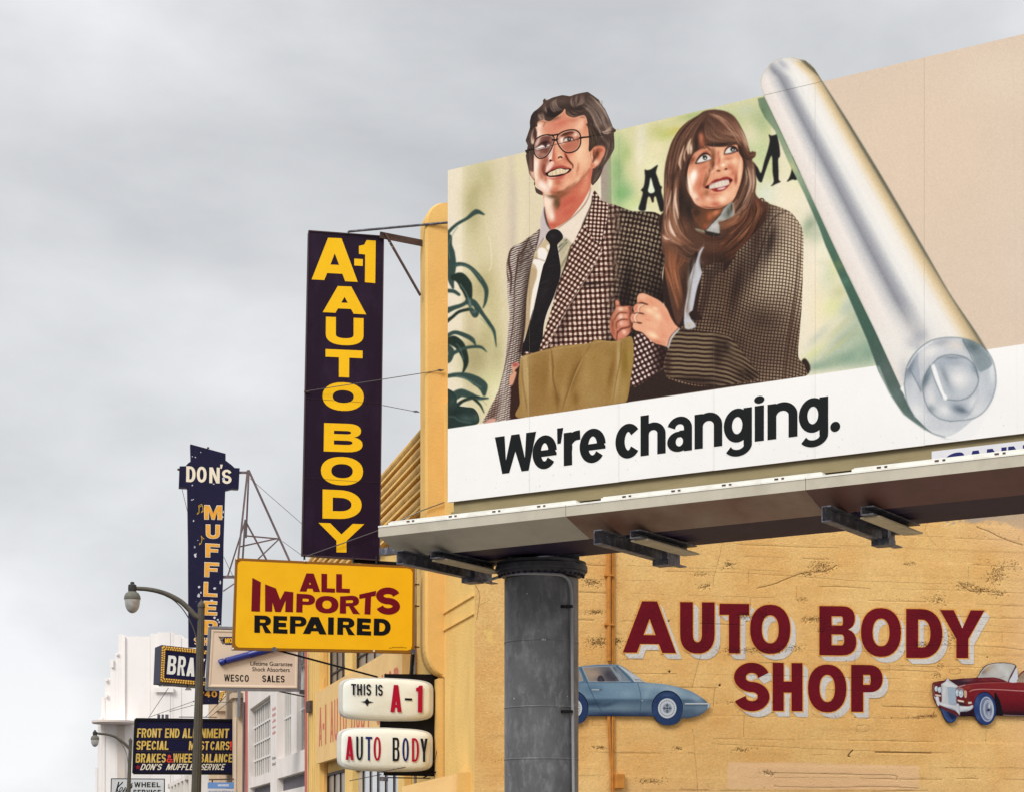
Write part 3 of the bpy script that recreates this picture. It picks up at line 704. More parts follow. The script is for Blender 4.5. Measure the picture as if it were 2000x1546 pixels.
    C.strands('w 850,120 560,260 260,650 90,1400', 'w 900,160 720,400 560,800 450,1300', 170, 1.2, wl[1:] + wd + [(128, 86, 66)], .55, 21, .2)
    C.strands('x 90,0 70,500 80,900 30,1400', 'x 420,100 340,600 380,1000 560,1400', 150, 1.3, wl + wd + [(150, 96, 66)], .6, 22, .2)
    C.strands('w 900,150 1100,400 1250,560 1520,660', 'w 880,300 860,500 980,680 1500,690', 130, 1.1, wl[1:] + wd + [(120, 84, 66)], .6, 23, .2, mid='w 860,200 960,450 1100,620 1500,680')
    C.strands('w 950,80 1300,180 1560,560 1740,900', 'w 900,130 1150,250 1400,500 1560,760', 110, 1.2, wl + [(120, 80, 64), (96, 66, 54)], .6, 24, .2)
    C.strands('w 1560,620 1650,800 1740,930 1850,900', 'w 1520,700 1600,900 1700,1020 1800,1000', 50, 1.2, wd + [(150, 104, 80)], .7, 25, .2)
    C.strands('w 1620,1000 1640,1200 x 1640,400 1480,800 1440,980', 'w 1800,1050 1860,1400 x 1800,600 1700,900 1300,1150', 130, 1.3, wl + wd, .6, 26, .2)
    C.strands('x 1880,640 1950,900 1800,1200 1500,1450', 'x 1560,900 1500,1050 1350,1150 1150,1150', 120, 1.3, wd + [(156, 92, 62), (176, 116, 82), (120, 76, 56)], .6, 27, .2)
    C.strands('x 60,1000 60,1300 200,1500 400,1600', 'x 300,800 340,1200 500,1450 700,1600', 90, 1.5, wl + [(104, 72, 56), (150, 96, 66)], .6, 28, .2)
    C.strands('b 440,1200 440,1350 d 470,200 560,500', 'b 640,1200 600,1350 d 560,150 600,400', 80, 1.4, [(186, 120, 84), (140, 90, 62), (90, 62, 48), (204, 144, 106)], .6, 29, .2)
    C.strands('b 560,1100 640,1200 720,1230 760,1180', 'b 500,1230 600,1300 660,1320 740,1200', 60, 1.2, wl[1:] + wd, .6, 30, .2)
    B('b', '1050,1200,120,120,0,64,44,36,.85 1180,1000,60,100,20,84,54,42,.8 900,1320,160,70,-15,58,42,34,.9 1200,900,50,50,20,96,64,50,.6')
    C.strands('b 1150,830 1200,930 1120,1080 950,1250', 'b 1100,860 1050,1000 940,1100 860,1180', 110, 1.4, [(168, 104, 70), (126, 78, 56), (54, 38, 32), (44, 32, 28), (190, 134, 98)], .7, 41, .2)
    C.strands('b 1230,890 1190,1050 1080,1200 960,1320', 'b 1150,950 1080,1100 980,1220 800,1330', 90, 1.4, [(120, 76, 54), (50, 36, 30), (150, 92, 62), (42, 30, 26)], .7, 42, .2)
    C.setclip(None)
    # neck and collar
    F('x 700,880 800,870 950,900 1200,860 1250,860 1150,980 1020,1150 880,1300 800,1280 740,1200 660,1100 600,900', (122, 82, 58), 1, .5)
    B('x', '1080,960,110,60,-35,214,126,80,1 960,1030,60,90,10,190,106,66,.9 880,1220,60,60,0,170,96,68,.8 700,950,100,100,0,74,54,44,.9 1000,890,140,22,0,70,50,40,.9')
    F('x 880,1310 960,1220 1100,1080 1180,980 1250,870 1400,740 1440,900 1430,1010 1250,1110 1130,1140 1150,1220 1150,1370 1050,1350 950,1325', (178, 178, 172), 1, .3)
    B('x', '1330,950,60,140,10,92,92,84,.9 1050,1220,100,70,-20,206,202,200,.9 1250,1000,60,60,-30,140,142,134,.7 1180,1120,60,24,0,150,140,126,.6 1390,850,30,100,0,70,66,58,.8')
    F('x 670,1270 750,1275 850,1310 880,1340 820,1370 740,1340', (156, 146, 126), 1, .4)
    L('x 1180,980 1020,1150 890,1300', 1.2, (60, 44, 36), .9, .3)
    F('x 870,1300 920,1325 1050,1350 1180,1375 1100,1420 980,1410 880,1360', (52, 48, 44), .9, .5)
    C.strands('x 1120,1130 1250,1120 1400,1050 1480,980', 'x 1130,1300 1250,1280 1450,1180 1600,1050', 60, 1.5, [(176, 120, 88), (140, 90, 66), (96, 66, 50), (196, 146, 112)], .7, 31, .2)
    C.strands('x 700,1280 900,1380 1100,1450 1400,1350', 'x 600,1300 850,1480 1100,1540 1500,1420', 60, 1.4, [(56, 44, 38), (120, 76, 54), (84, 60, 48)], .6, 32, .3)
    # blouse front
    F('b 755,1205 730,1260 720,1320 740,1400 d 745,110 740,200 700,330 670,480 650,540 690,600 670,625 610,620 605,500 630,350 640,250 690,130 b 640,1500 690,1330 720,1240', (200, 200, 206), 1, .3)
    B('d', '640,300,16,130,0,150,142,128,.8 680,180,20,80,0,176,172,168,.6 630,480,14,60,0,150,130,110,.7 720,120,12,60,0,150,146,146,.6 640,600,24,20,0,196,182,150,.7')
    L('d 690,130 660,280 640,400 620,500', [1, 2, 2, 1], (120, 104, 90), .7, .5)
    F('d 640,520 660,495 690,500 700,560 670,560', (56, 42, 38), 1, .3)
    F('d 740,150 760,260 710,470 660,520 720,560 780,420 830,250 920,150 900,60 b 800,1380', (66, 48, 42), .5, 1.2)
    # face
    wface = 'w 860,760 1000,770 1300,755 1500,740 1530,880 1600,1000 1615,1150 x 1600,180 1560,380 1500,560 1440,690 1300,800 1150,860 950,885 800,850 680,780 600,650 540,540 505,380 500,220 530,80 w 540,1150 600,980 680,880 780,820 850,800'
    F(wface, (238, 160, 120), 1, .3)
    C.setclip(wface, .4)
    B('w', '''850,850,90,40,-10,226,134,96,.8 1100,830,130,60,0,246,180,140,.9 1020,960,60,140,10,132,86,62,.9 1010,1080,50,120,10,140,92,66,.9 620,1020,80,100,20,150,88,62,.9 800,1120,160,40,-15,206,120,86,.7 700,1200,120,50,-20,232,150,112,.8 660,1360,80,130,15,255,242,226,1
     640,1420,90,120,20,252,226,202,.9 1200,950,50,110,0,250,200,160,.95 1140,1040,34,90,10,206,110,80,.9 1100,1050,30,60,10,232,150,114,.8 1220,1130,50,40,-20,252,214,180,1 1100,1180,30,40,0,250,196,160,.9 1300,1080,60,60,0,250,196,160,.9 1450,1050,90,90,0,250,200,164,.9
     1330,1000,100,30,-8,206,116,84,.7 1350,900,120,30,-15,196,110,82,.6 1520,950,40,80,-10,226,146,110,.8 1380,1180,60,100,-30,214,120,88,.8 1030,1250,60,30,-15,240,168,130,.9 960,1240,30,60,10,140,92,66,.8 800,1250,100,90,30,226,136,98,.8 1200,1250,90,40,-10,240,170,130,.8
     1560,1150,30,160,5,248,200,166,.8 1000,840,60,60,20,150,96,70,.7 860,1180,90,50,-25,196,110,78,.6''')
    B('x', '''560,420,60,200,-15,252,226,204,1 680,650,80,140,-35,252,224,200,.95 650,250,60,110,10,255,244,232,.9 720,400,60,160,10,226,136,98,.85 800,300,80,160,15,222,128,92,.9 850,420,60,60,0,190,100,72,.8 900,300,34,140,25,160,100,66,.8 800,620,70,120,-20,220,124,88,.9 900,580,70,90,0,170,104,70,.85
     950,700,90,70,20,248,190,158,.9 1020,640,70,60,0,232,140,108,.7 1200,700,110,80,-20,250,204,168,1 1300,600,110,90,-40,250,196,158,.9 1080,790,90,50,0,214,112,86,.95 1150,840,160,26,-10,170,104,76,.8 1450,450,60,180,15,246,190,150,.9 1470,270,34,120,8,190,96,64,.85 1420,180,60,60,40,206,110,76,.8
     1550,200,40,180,4,250,200,162,.9 1100,220,120,40,-20,244,172,134,.8 1300,170,90,50,-10,250,190,152,.8 700,760,90,40,30,240,176,140,.8 880,840,120,30,10,206,124,92,.8 1400,650,80,60,-50,246,184,146,.8 1050,600,120,24,-5,214,122,90,.6''')
    # lines: eyes
    F('w 690,1090 720,1040 770,980 840,930 910,925 960,960 1000,1005 900,1050 780,1080', (226, 222, 216), 1, .25)
    C.blob(1290 + 87, 210 + 98, 4.8, 5.2, (64, 66, 60), 1, 0, 2.5)
    C.blob(1290 + 87.5, 210 + 99.5, 1.5, 1.5, (236, 236, 230), 1, 0, 2)
    C.blob(1290 + 84, 210 + 96, 1.8, 2, (24, 24, 24), .9, 0, 2)
    L('w 685,1090 730,1010 780,950 850,905 910,900 960,930', [1.5, 2.6, 3.2, 4, 3.6, 2], (44, 30, 28), 1, .3)
    L('w 690,1095 790,1085 900,1050 1000,1010', [2.2, 1.6, 1.2, .8], (60, 36, 30), .95, .25)
    L('w 900,900 960,935 1010,1010', 1.6, (150, 84, 62), .8, .3)
    L('w 690,900 760,840 840,815 900,820', [1, 1.4, 1.4, 1], (150, 90, 66), .7, .4)
    for i in range(9):
        t = i / 8
        L([(1290 + 74 + t * 17, 210 + 95 - 6 * math.sin(t * 1.6)), (1290 + 72.5 + t * 17.5, 210 + 92 - 6 * math.sin(t * 1.6) - (i % 2))], .5, (40, 28, 26), .45, 0, False)
    L('w 860,790 900,770 950,810 980,830', [4, 4, 3, 1], (84, 58, 46), .7, .6)
    F('w 1250,915 1270,850 1310,800 1360,775 1440,790 1500,830 1500,860 1400,890', (226, 222, 216), 1, .25)
    C.blob(1290 + 141, 210 + 82, 5, 5, (60, 62, 58), 1, 0, 2.5)
    C.blob(1290 + 141.5, 210 + 83, 1.5, 1.5, (236, 236, 230), 1, 0, 2)
    L('w 1245,900 1270,830 1320,780 1380,760 1460,790 1510,850', [1.5, 2, 2.6, 3, 4, 3], (48, 32, 28), 1, .3)
    L('w 1240,915 1330,905 1430,880 1510,845', [1.5, 1.6, 2, 2.6], (66, 38, 32), .95, .25)
    L('w 1250,930 1350,925 1440,905', 1, (206, 110, 80), .7, .4)
    # nose
    F('w 1090,1240 1110,1225 1160,1225 1170,1250 1120,1258', (122, 70, 50), .95, .3)
    F('w 1245,1215 1280,1185 1312,1195 1300,1215 1265,1222', (96, 48, 36), 1, .25)
    L('w 990,1280 1030,1250 1080,1200 1100,1160', [2.4, 2.4, 2, 1], (246, 186, 150), .9, .4)
    L('w 1320,1150 1340,1180 1330,1220', 1.4, (200, 104, 74), .7, .4)
    L('x 900,180 870,280 850,400 860,460', [2, 3, 3, 2], (150, 96, 64), .6, .9)
    # mouth
    F('x 860,460 940,410 1030,330 1100,300 1160,295 1210,270 1290,255 1360,275 1415,320 1370,380 1330,440 1250,510 1150,545 1060,545 980,500 910,485', (160, 54, 52), 1, .3)
    F('x 935,450 980,400 1060,370 1180,330 1300,310 1340,325 1345,370 1330,410 1200,455 1080,475 980,492 945,480', (232, 218, 202), 1, .25)
    F('x 870,460 930,425 950,440 940,480 900,480', (48, 26, 26), 1, .25)
    F('x 1340,300 1400,320 1360,360 1345,350', (70, 30, 30), .9, .3)
    for q in ['x 1000,400 1010,485', 'x 1060,375 1070,475', 'x 1120,355 1135,460', 'x 1190,330 1205,450', 'x 1255,318 1265,430', 'x 1300,315 1310,420']:
        L(q, .7, (176, 150, 132), .7, .2, False)
    F('x 1110,500 1150,480 1270,455 1260,480 1200,505 1130,512', (250, 226, 222), .9, .3)
    L('x 935,455 1060,370 1200,325 1340,308', .9, (110, 40, 40), .7, .2)
    C.setclip(None)
    # forehead seen between the strands, strong highlights
    B('w', '800,620,50,130,4,196,116,84,.9 780,560,40,70,0,206,124,90,.6 830,720,40,60,0,176,100,72,.8')
    for q, w, c, a in [('w 600,600 560,700 540,800 545,900', [1, 5, 7, 3], (232, 198, 168), .9), ('w 580,720 600,800 590,900', [1, 4, 2], (240, 210, 184), .8), ('w 460,740 430,850 390,980 370,1100 400,1210', [1, 3.5, 5, 5, 1], (222, 184, 156), .9),
                       ('w 500,800 470,900 465,1000 480,1060', [1, 3, 3.5, 1], (216, 176, 148), .85), ('w 190,1050 165,1250 150,1450', [1, 1.6, 1], (206, 160, 134), .7), ('x 310,470 290,650 300,800 330,950 350,1080', [1, 4, 5, 3.5, 1], (238, 206, 182), .9),
                       ('x 280,600 255,800 270,1000 320,1200', [1, 3, 3, 1], (226, 188, 162), .8), ('x 210,520 180,700 130,860 110,1000', [1, 3, 3, 1], (222, 184, 158), .85), ('x 150,480 130,650 100,850', [1, 2, 1], (214, 172, 148), .7),
                       ('x 170,1100 190,1220 230,1330 290,1420', [1, 4, 6, 2], (240, 208, 186), .9), ('x 40,1400 100,1460 180,1480', [1, 3, 1], (246, 214, 196), .8), ('x 90,1100 90,1250 140,1400', [1, 3, 1], (214, 172, 148), .7),
                       ('x 1700,60 1740,200 1760,400 1700,600 1600,800', [1, 4, 4, 3, 1], (206, 168, 144), .85), ('x 1800,100 1820,350 1800,560', [1, 4, 1], (214, 178, 154), .8), ('x 1660,100 1690,260 1670,420', [1, 2.4, 1], (214, 180, 154), .8),
                       ('x 1500,700 1430,800 1430,920 1450,1010', [1, 2.4, 2.4, 1], (190, 146, 116), .8), ('w 1250,440 1380,520 1500,570', [1, 3, 1], (190, 150, 122), .7), ('w 1300,400 1420,490 1520,560', [1, 2, 1], (206, 168, 140), .7),
                       ('w 1560,420 1650,600 1720,780', [1, 4, 1.4], (206, 170, 142), .8), ('w 880,560 1000,620 1200,650', [1, 2, 1], (150, 110, 90), .6)]:
        L(q, w, c, a, .5)
    # hair framing the face edges
    C.strands('w 560,1000 520,1150 500,1300 x 480,300 600,700', 'w 680,840 560,1020 500,1200 x 500,100 500,350', 40, 1.1, wd, .6, 33, .3)
    C.strands('w 880,740 1100,760 1300,750 1480,700', 'w 860,680 1100,720 1300,700 1500,690', 50, 1.2, wd + wl[1:2], .7, 34, .2)
    L('w 1520,760 1560,880 1640,1050 x 1640,150 1600,350 1500,600 1440,700', [3, 4, 4, 3, 3, 2, 1.5], (64, 46, 38), .8, .5)
    C.setclip(wface, .4)
    B('w', '1030,1130,26,80,14,120,72,50,.8 560,1080,40,60,10,120,70,50,.7 900,860,70,24,-10,180,100,72,.7 1130,900,24,70,6,196,106,78,.6 640,1330,40,90,18,255,246,234,.8 1230,1120,28,22,0,255,226,196,.8')
    B('x', '560,420,34,150,-15,255,236,216,.8 770,420,24,120,14,206,110,80,.7 905,330,18,110,24,136,82,56,.7 1480,330,26,90,6,160,80,56,.7 720,700,40,50,-40,206,120,90,.6 1220,690,60,60,-20,255,214,180,.7 960,860,160,16,4,130,80,58,.7')
    C.setclip(None)
    # ---- hands
    F('n 215,280 260,270 300,300 320,380 500,380 540,450 520,850 430,980 300,1040 230,1050 170,980 110,850 110,700 150,560 220,430', (214, 128, 96), 1, .4)
    hm = C.polymask(P('n 215,280 260,270 300,300 320,380 500,380 540,450 520,850 430,980 300,1040 230,1050 170,980 110,850 110,700 150,560 220,430'), .3)
    z = np.zeros((C.H, C.W), np.float32); z[hm[0][1]:hm[0][3], hm[0][0]:hm[0][2]] = hm[1]
    C.clip = z
    B('n', '''320,440,70,50,0,250,200,166,1 430,430,50,40,0,244,160,124,.9 320,590,60,60,0,252,206,180,1 420,580,40,50,0,244,164,130,.9 340,720,60,60,0,246,180,156,1 420,730,50,50,0,240,156,124,.9 390,890,50,60,-20,252,190,166,1 300,950,50,60,0,232,140,114,.9
     160,720,40,160,0,150,92,66,.9 200,560,40,100,25,206,130,96,.7 180,900,40,80,-10,176,100,76,.8 520,600,40,260,0,110,72,58,.9 260,310,34,40,0,236,150,120,.9 500,420,30,40,0,130,84,70,.8''')
    for q, w in [('n 200,650 250,560 310,510 380,510 450,520', [1.5, 2, 2, 2, 1.5]), ('n 240,820 240,720 300,660 380,640 460,650', [1.5, 2, 2, 2.5, 1.5]), ('n 260,900 330,830 400,810 480,790 520,760', [2, 3, 3, 2.5, 1.5]), ('n 260,870 250,950 240,1040', 2), ('n 230,380 320,378 420,375', 1.2)]:
        L(q, w, (104, 56, 44), .85, .3)
    C.setclip(None)
    hand = 'n 740,128 830,150 960,210 1070,270 1180,370 1240,460 1300,600 1380,730 1450,815 1370,900 1290,1010 1240,1170 1140,1150 980,1100 880,1030 740,900 600,850 555,780 560,720 520,660 515,600 540,540 580,500 570,420 600,360 640,330 640,220 670,160'
    F(hand, (242, 168, 130), 1, .3)
    C.setclip(hand)
    B('n', '''760,200,80,60,20,248,184,146,1 900,300,140,70,30,236,152,114,.8 900,480,120,60,20,252,206,160,1 1050,580,100,80,40,250,204,164,.95 950,740,160,80,20,246,178,138,.8 950,950,130,60,25,254,212,168,1 1150,950,100,120,0,236,152,118,.9 1200,600,70,180,-30,238,150,114,.8
     620,430,50,70,0,228,132,104,.9 560,610,40,60,0,230,136,110,.9 620,800,70,50,10,246,172,140,.9 720,300,80,40,20,232,144,108,.8 1300,850,90,60,-30,240,160,124,.8 1050,1080,160,40,15,216,124,92,.7 1130,300,80,34,45,246,180,142,.8 780,560,60,40,10,226,138,104,.6 850,650,70,30,10,234,150,114,.7
     1000,430,60,30,20,254,214,174,.7 1120,780,50,80,0,240,160,120,.7 730,1000,90,30,30,220,130,98,.5 600,530,70,16,0,200,110,84,.6''')
    C.setclip(None)
    for q, w in [('n 640,330 700,318 760,325 850,352', [1, 2, 3, 2]), ('n 560,525 650,515 700,520 770,535', [1, 1.6, 2.6, 2]), ('n 560,695 640,700 680,712 730,715', [1, 1.8, 3, 2])]:
        L(q, w, (66, 44, 36), .95, .2)
    L('n 770,350 700,390 670,430 675,500', 1.6, (250, 226, 196), 1, .2)
    L('n 790,356 715,400 690,440 692,505', .8, (110, 70, 50), .9, .2)
    L('n 650,525 605,580 600,630 625,690', 1.8, (248, 236, 220), 1, .2)
    L('n 665,540 628,590 622,640 645,690', .7, (110, 70, 50), .9, .2)
    F('n 1485,825 1440,880 1370,960 1310,1060 1265,1195 1230,1180 1270,1040 1340,930 1440,830', (206, 200, 196), 1, .3)
    L('n 1440,822 1360,900 1280,1010 1240,1160', 1, (60, 46, 40), .9, .2)
    # ================= tan sheet, roll, white base =================
    F([(850, 840.8), (1720, 713.2), (1830, 890), (850, 1000)], (247, 245, 242), sm=False)
    F([(1560, 60), (1560, 30), (2040, 30), (2040, 665.8), (1800, 702), (1700, 500)], (222, 202, 182), sm=False)
    C.setclip([(1560, 60), (2040, 40), (2040, 665.8), (1800, 702), (1700, 500)], .3, False)
    C.blob(1800, 300, 180, 200, (228, 204, 180), .6)
    C.blob(1990, 500, 60, 200, (222, 204, 188), .6)
    C.blob(1950, 150, 90, 60, (228, 210, 190), .6)
    C.setclip(None)
    # curling picture edge
    green = 'e 0,465 45,455 160,690 330,1060 555,1546 f 480,170 700,620 905,1070 980,1230 1140,1350 1300,1392 1200,1385 1050,1320 900,1210 800,1060 720,900 640,680 480,310 340,0 e 420,1350 320,1120 200,880 120,690 50,600 10,520'
    F(green, ramp((1490, 200), (1740, 720), [(0, (128, 152, 120)), (.25, (168, 184, 150)), (.42, (98, 136, 110)), (.6, (82, 124, 102)), (.85, (76, 116, 98)), (1, (92, 112, 104))]), 1, .4, False)
    C.setclip(green, .4, False)
    B('f', '780,900,60,90,0,104,124,116,.9 850,1080,90,100,0,112,132,126,.9 950,1240,120,80,30,110,134,128,.9 1100,1340,120,50,20,140,160,152,.9 480,260,40,40,0,96,150,120,.6 430,140,40,40,0,140,160,90,.5')
    B('e', '40,560,30,60,0,116,150,104,.9 120,720,30,30,0,150,180,130,.8 230,960,30,60,0,206,200,140,.7')
    C.setclip(None)
    L('f 720,870 800,1060 900,1210 1050,1320 1200,1387', 2.4, (236, 236, 234), .8, 1.2)
    # roll
    roll = 'e 45,455 20,360 40,290 90,225 160,192 250,185 330,205 390,260 455,365 620,620 840,980 1120,1460 f 1230,340 1420,620 1510,770 1540,830 1300,700 1000,760 905,950 907,1070 700,620 400,0 e 555,1546 330,1060 160,690'
    F(roll, (236, 226, 214), sm=False)

    def rollcol(X, Y):
        xl = 1489 + (Y - 189) * .4705
        xr = 1609 + (Y - 162) * .5985 + np.clip(Y - 500, 0, 999) * .03
        s = (X - xl) / (xr - xl) + np.clip(150 - Y, 0, 99) * .004
        st = [0, .06, .2, .32, .40, .48, .58, .68, .78, .85, .91, .96, 1.0]
        cs = np.array([(214, 206, 200), (232, 222, 214), (238, 230, 224), (200, 199, 200), (152, 153, 160), (178, 179, 184), (232, 230, 226), (242, 238, 232), (240, 234, 226), (236, 221, 196), (222, 195, 150), (194, 174, 140), (120, 116, 100)], float)
        g = np.clip((Y - 590) / 90, 0, 1)
        s2 = s
        c = np.stack([np.interp(s2, st, cs[:, i]) for i in range(3)], -1)
        lite = np.array((234, 230, 224.))
        fd = (g * (s < .72))[..., None]
        return c * (1 - fd) + lite * fd
    C.setclip(roll, .4, False)
    F(roll, rollcol, 1, 0, False)
    B('f', '1020,650,60,60,20,170,172,180,.7 960,700,50,50,0,190,190,194,.6 800,900,50,160,-25,228,216,206,.7 900,900,40,100,0,196,196,198,.6 1000,720,30,40,0,190,192,198,.7')
    B('e', '170,230,60,30,40,170,172,182,.7 250,200,60,20,0,222,220,218,.8 60,260,30,70,20,222,214,208,.7')
    C.setclip(None)
    L('e 45,455 20,360 40,290 90,225 160,192 250,185 330,205 390,260 455,365 620,620 840,980 1120,1460 f 1230,340 1420,620 1510,770', [.8, .8, 1, 1.6, 2], (96, 104, 92), .6, .5, n=4)
    L('e 45,455 330,1060 555,1546 f 700,620 905,1070', 1.0, (60, 70, 64), .55, .4, False)
    # coil end
    base = 'f 905,1070 912,1000 1300,900 1565,950 1560,1100 1480,1250 1420,1350 1340,1392 1200,1385 1080,1320 980,1200'
    F(base, (243, 242, 240), 1, .4)
    F('f 907,1000 930,860 1010,745 1110,680 1235,660 1360,675 1470,730 1540,820 1567,950 1550,1070 1490,1180 1400,1250 1300,1330 1200,1370 1100,1330 1000,1240 930,1130', (206, 209, 213), 1, .3)
    C.setclip('f 907,1000 930,860 1010,745 1110,680 1235,660 1360,675 1470,730 1540,820 1567,950 1550,1070 1490,1180 1400,1250 1300,1330 1200,1370 1100,1330 1000,1240 930,1130', .3)
    B('f', '''1170,700,80,30,-15,166,172,180,.9 1280,720,80,40,10,226,216,208,.8 950,880,40,100,20,150,160,172,.95 930,1000,30,80,0,196,202,208,.8 1000,900,30,80,20,176,184,194,.7 1030,830,60,50,-40,206,206,208,.7 1100,760,80,50,-30,236,232,228,.8
     1400,720,60,40,30,126,144,148,.95 1460,820,60,90,-10,150,164,172,.95 1500,950,50,120,0,196,202,208,.9 1540,900,24,100,0,226,228,230,.8 1530,1080,40,80,15,190,196,204,.8 1440,1180,80,50,-40,220,222,222,.8 1200,1350,200,30,0,222,226,226,.8 1000,1200,60,90,-40,236,236,234,.8''')
    F('f 1325,675 1400,690 1490,760 1540,850 1480,900 1440,900 1400,800 1360,740', (142, 156, 162), .85, .6)
    F('f 945,885 1000,760 1010,880 1030,1040 985,960', (172, 180, 190), .8, .6)
    C.setclip(None)
    inner = 'f 1240,785 1330,800 1400,850 1435,930 1430,1010 1380,1080 1300,1110 1215,1105 1195,1080 1180,1040 1150,1100 1200,1240 1240,1258 1150,1230 1080,1160 1045,1060 1048,960 1090,870 1160,805'
    F('f 1240,785 1340,800 1410,860 1438,950 1440,1080 1400,1180 1340,1240 1240,1260 1150,1235 1075,1160 1042,1040 1050,950 1095,860 1160,805', (192, 197, 203), 1, .3)
    C.setclip('f 1240,785 1340,800 1410,860 1438,950 1440,1080 1400,1180 1340,1240 1240,1260 1150,1235 1075,1160 1042,1040 1050,950 1095,860 1160,805', .3)
    B('f', '''1060,950,40,90,20,146,160,168,.95 1100,1100,40,110,-10,230,228,226,.8 1090,1180,50,40,30,176,186,192,.8 1200,1180,60,50,20,236,236,234,.8 1300,1170,70,40,20,140,152,164,.95 1360,1190,40,50,-30,186,192,200,.8 1250,840,110,30,0,170,178,188,.9 1200,900,40,120,-20,176,184,194,.8
     1300,960,90,80,0,232,230,228,.95 1390,870,40,60,-30,186,194,202,.9 1280,1060,90,30,0,200,206,210,.7 1400,1120,30,60,30,226,228,228,.7 1240,1030,40,60,-20,180,188,196,.7''')
    C.setclip(None)
    F('f 1095,865 1125,860 1160,960 1190,1050 1215,1085 1215,1105 1190,1100 1150,1010', (244, 244, 242), 1, .3)
    ln = (112, 126, 134)
    B('f', '1400,730,60,40,30,104,122,128,.8 950,880,24,80,20,130,140,152,.8 1060,960,24,80,20,118,132,142,.85 1320,1180,50,22,20,112,124,136,.85 1410,890,20,50,-30,150,160,170,.8 1250,806,90,14,0,140,150,160,.8 1200,940,22,90,-22,150,158,166,.8 1100,1170,30,30,30,150,160,168,.7')
    for q, w in [('f 907,1000 930,860 1010,745 1110,680 1235,660 1360,675 1470,730 1540,820 1567,950 1550,1070 1490,1180 1400,1240 1240,1260', 1), ('f 1095,865 1160,805 1240,785 1330,800 1400,850 1438,940 1430,1010 1380,1080 1300,1110 1215,1105', 1.1), ('f 1095,865 1048,960 1042,1050 1075,1160 1150,1235 1240,1260', 1),
                 ('f 907,1000 930,1130 1000,1250 1100,1340 1200,1375', 1), ('f 1325,675 1370,760 1415,860 1438,950', 1), ('f 945,885 985,960 1030,1050', 1), ('f 1095,870 1130,980 1180,1090', .8)]:
        L(q, w * 1.5, ln, .85, .3)
    L('f 930,880 1000,770 1110,690', 1.6, (250, 250, 250), .7, .5)
    # ---- weathering: faint panel blotches
    g = rng.normal(0, 1, (C.H, C.W)).astype(np.float32)
    tone = 1 - np.clip((C.img.min(2) - .85) / .1, 0, 1)
    C.img += ((g * .010 + blur(g, 1.0) * .012) * (.35 + tone))[..., None]
    mx, mn = C.img.max(2, keepdims=True), C.img.min(2, keepdims=True)
    grn = np.clip((C.img[..., 1:2] - C.img[..., 0:1]) * 8, 0, 1)
    C.img = C.img * (1 - .3 * grn) + C.img.mean(2, keepdims=True) * .3 * grn
    C.img = np.clip((C.img - .03) / .97, 0, 1) ** (1.11 - .09 * np.clip((mn - .9) / .05, 0, 1))
    C.img = C.img + (C.img * C.img * (3 - 2 * C.img) - C.img) * .14
    gy = C.img.mean(2, keepdims=True)
    sk = np.clip((C.img[..., :1] - C.img[..., 2:3] - .16) * 6, 0, 1) * np.clip((C.img[..., :1] - .55) * 5, 0, 1)
    C.img = gy + (C.img - gy) * (.95 - .17 * sk) + .02 * sk
    # ---- sheet edge lines where sheets were pasted
    for x0, x1 in [(1034, 1034), (1194, 1209), (1383, 1394), (1577, 1592), (1564, 1592), (1766, 1805), (1978, 1990)]:
        L([(x0, 60), (x1, 1000)], .5, (120, 110, 100), .12, .2, False)
    for i in range(60):
        x = rng.uniform(880, 1990)
        yb = 976 - (x - 873) * .118
        C.blob(x, yb - rng.uniform(3, 40), rng.uniform(.5, 1.2), rng.uniform(.5, 1.4), (150, 140, 126), rng.uniform(.2, .6))
    C.img = np.clip(C.img, 0, 1)
    return C


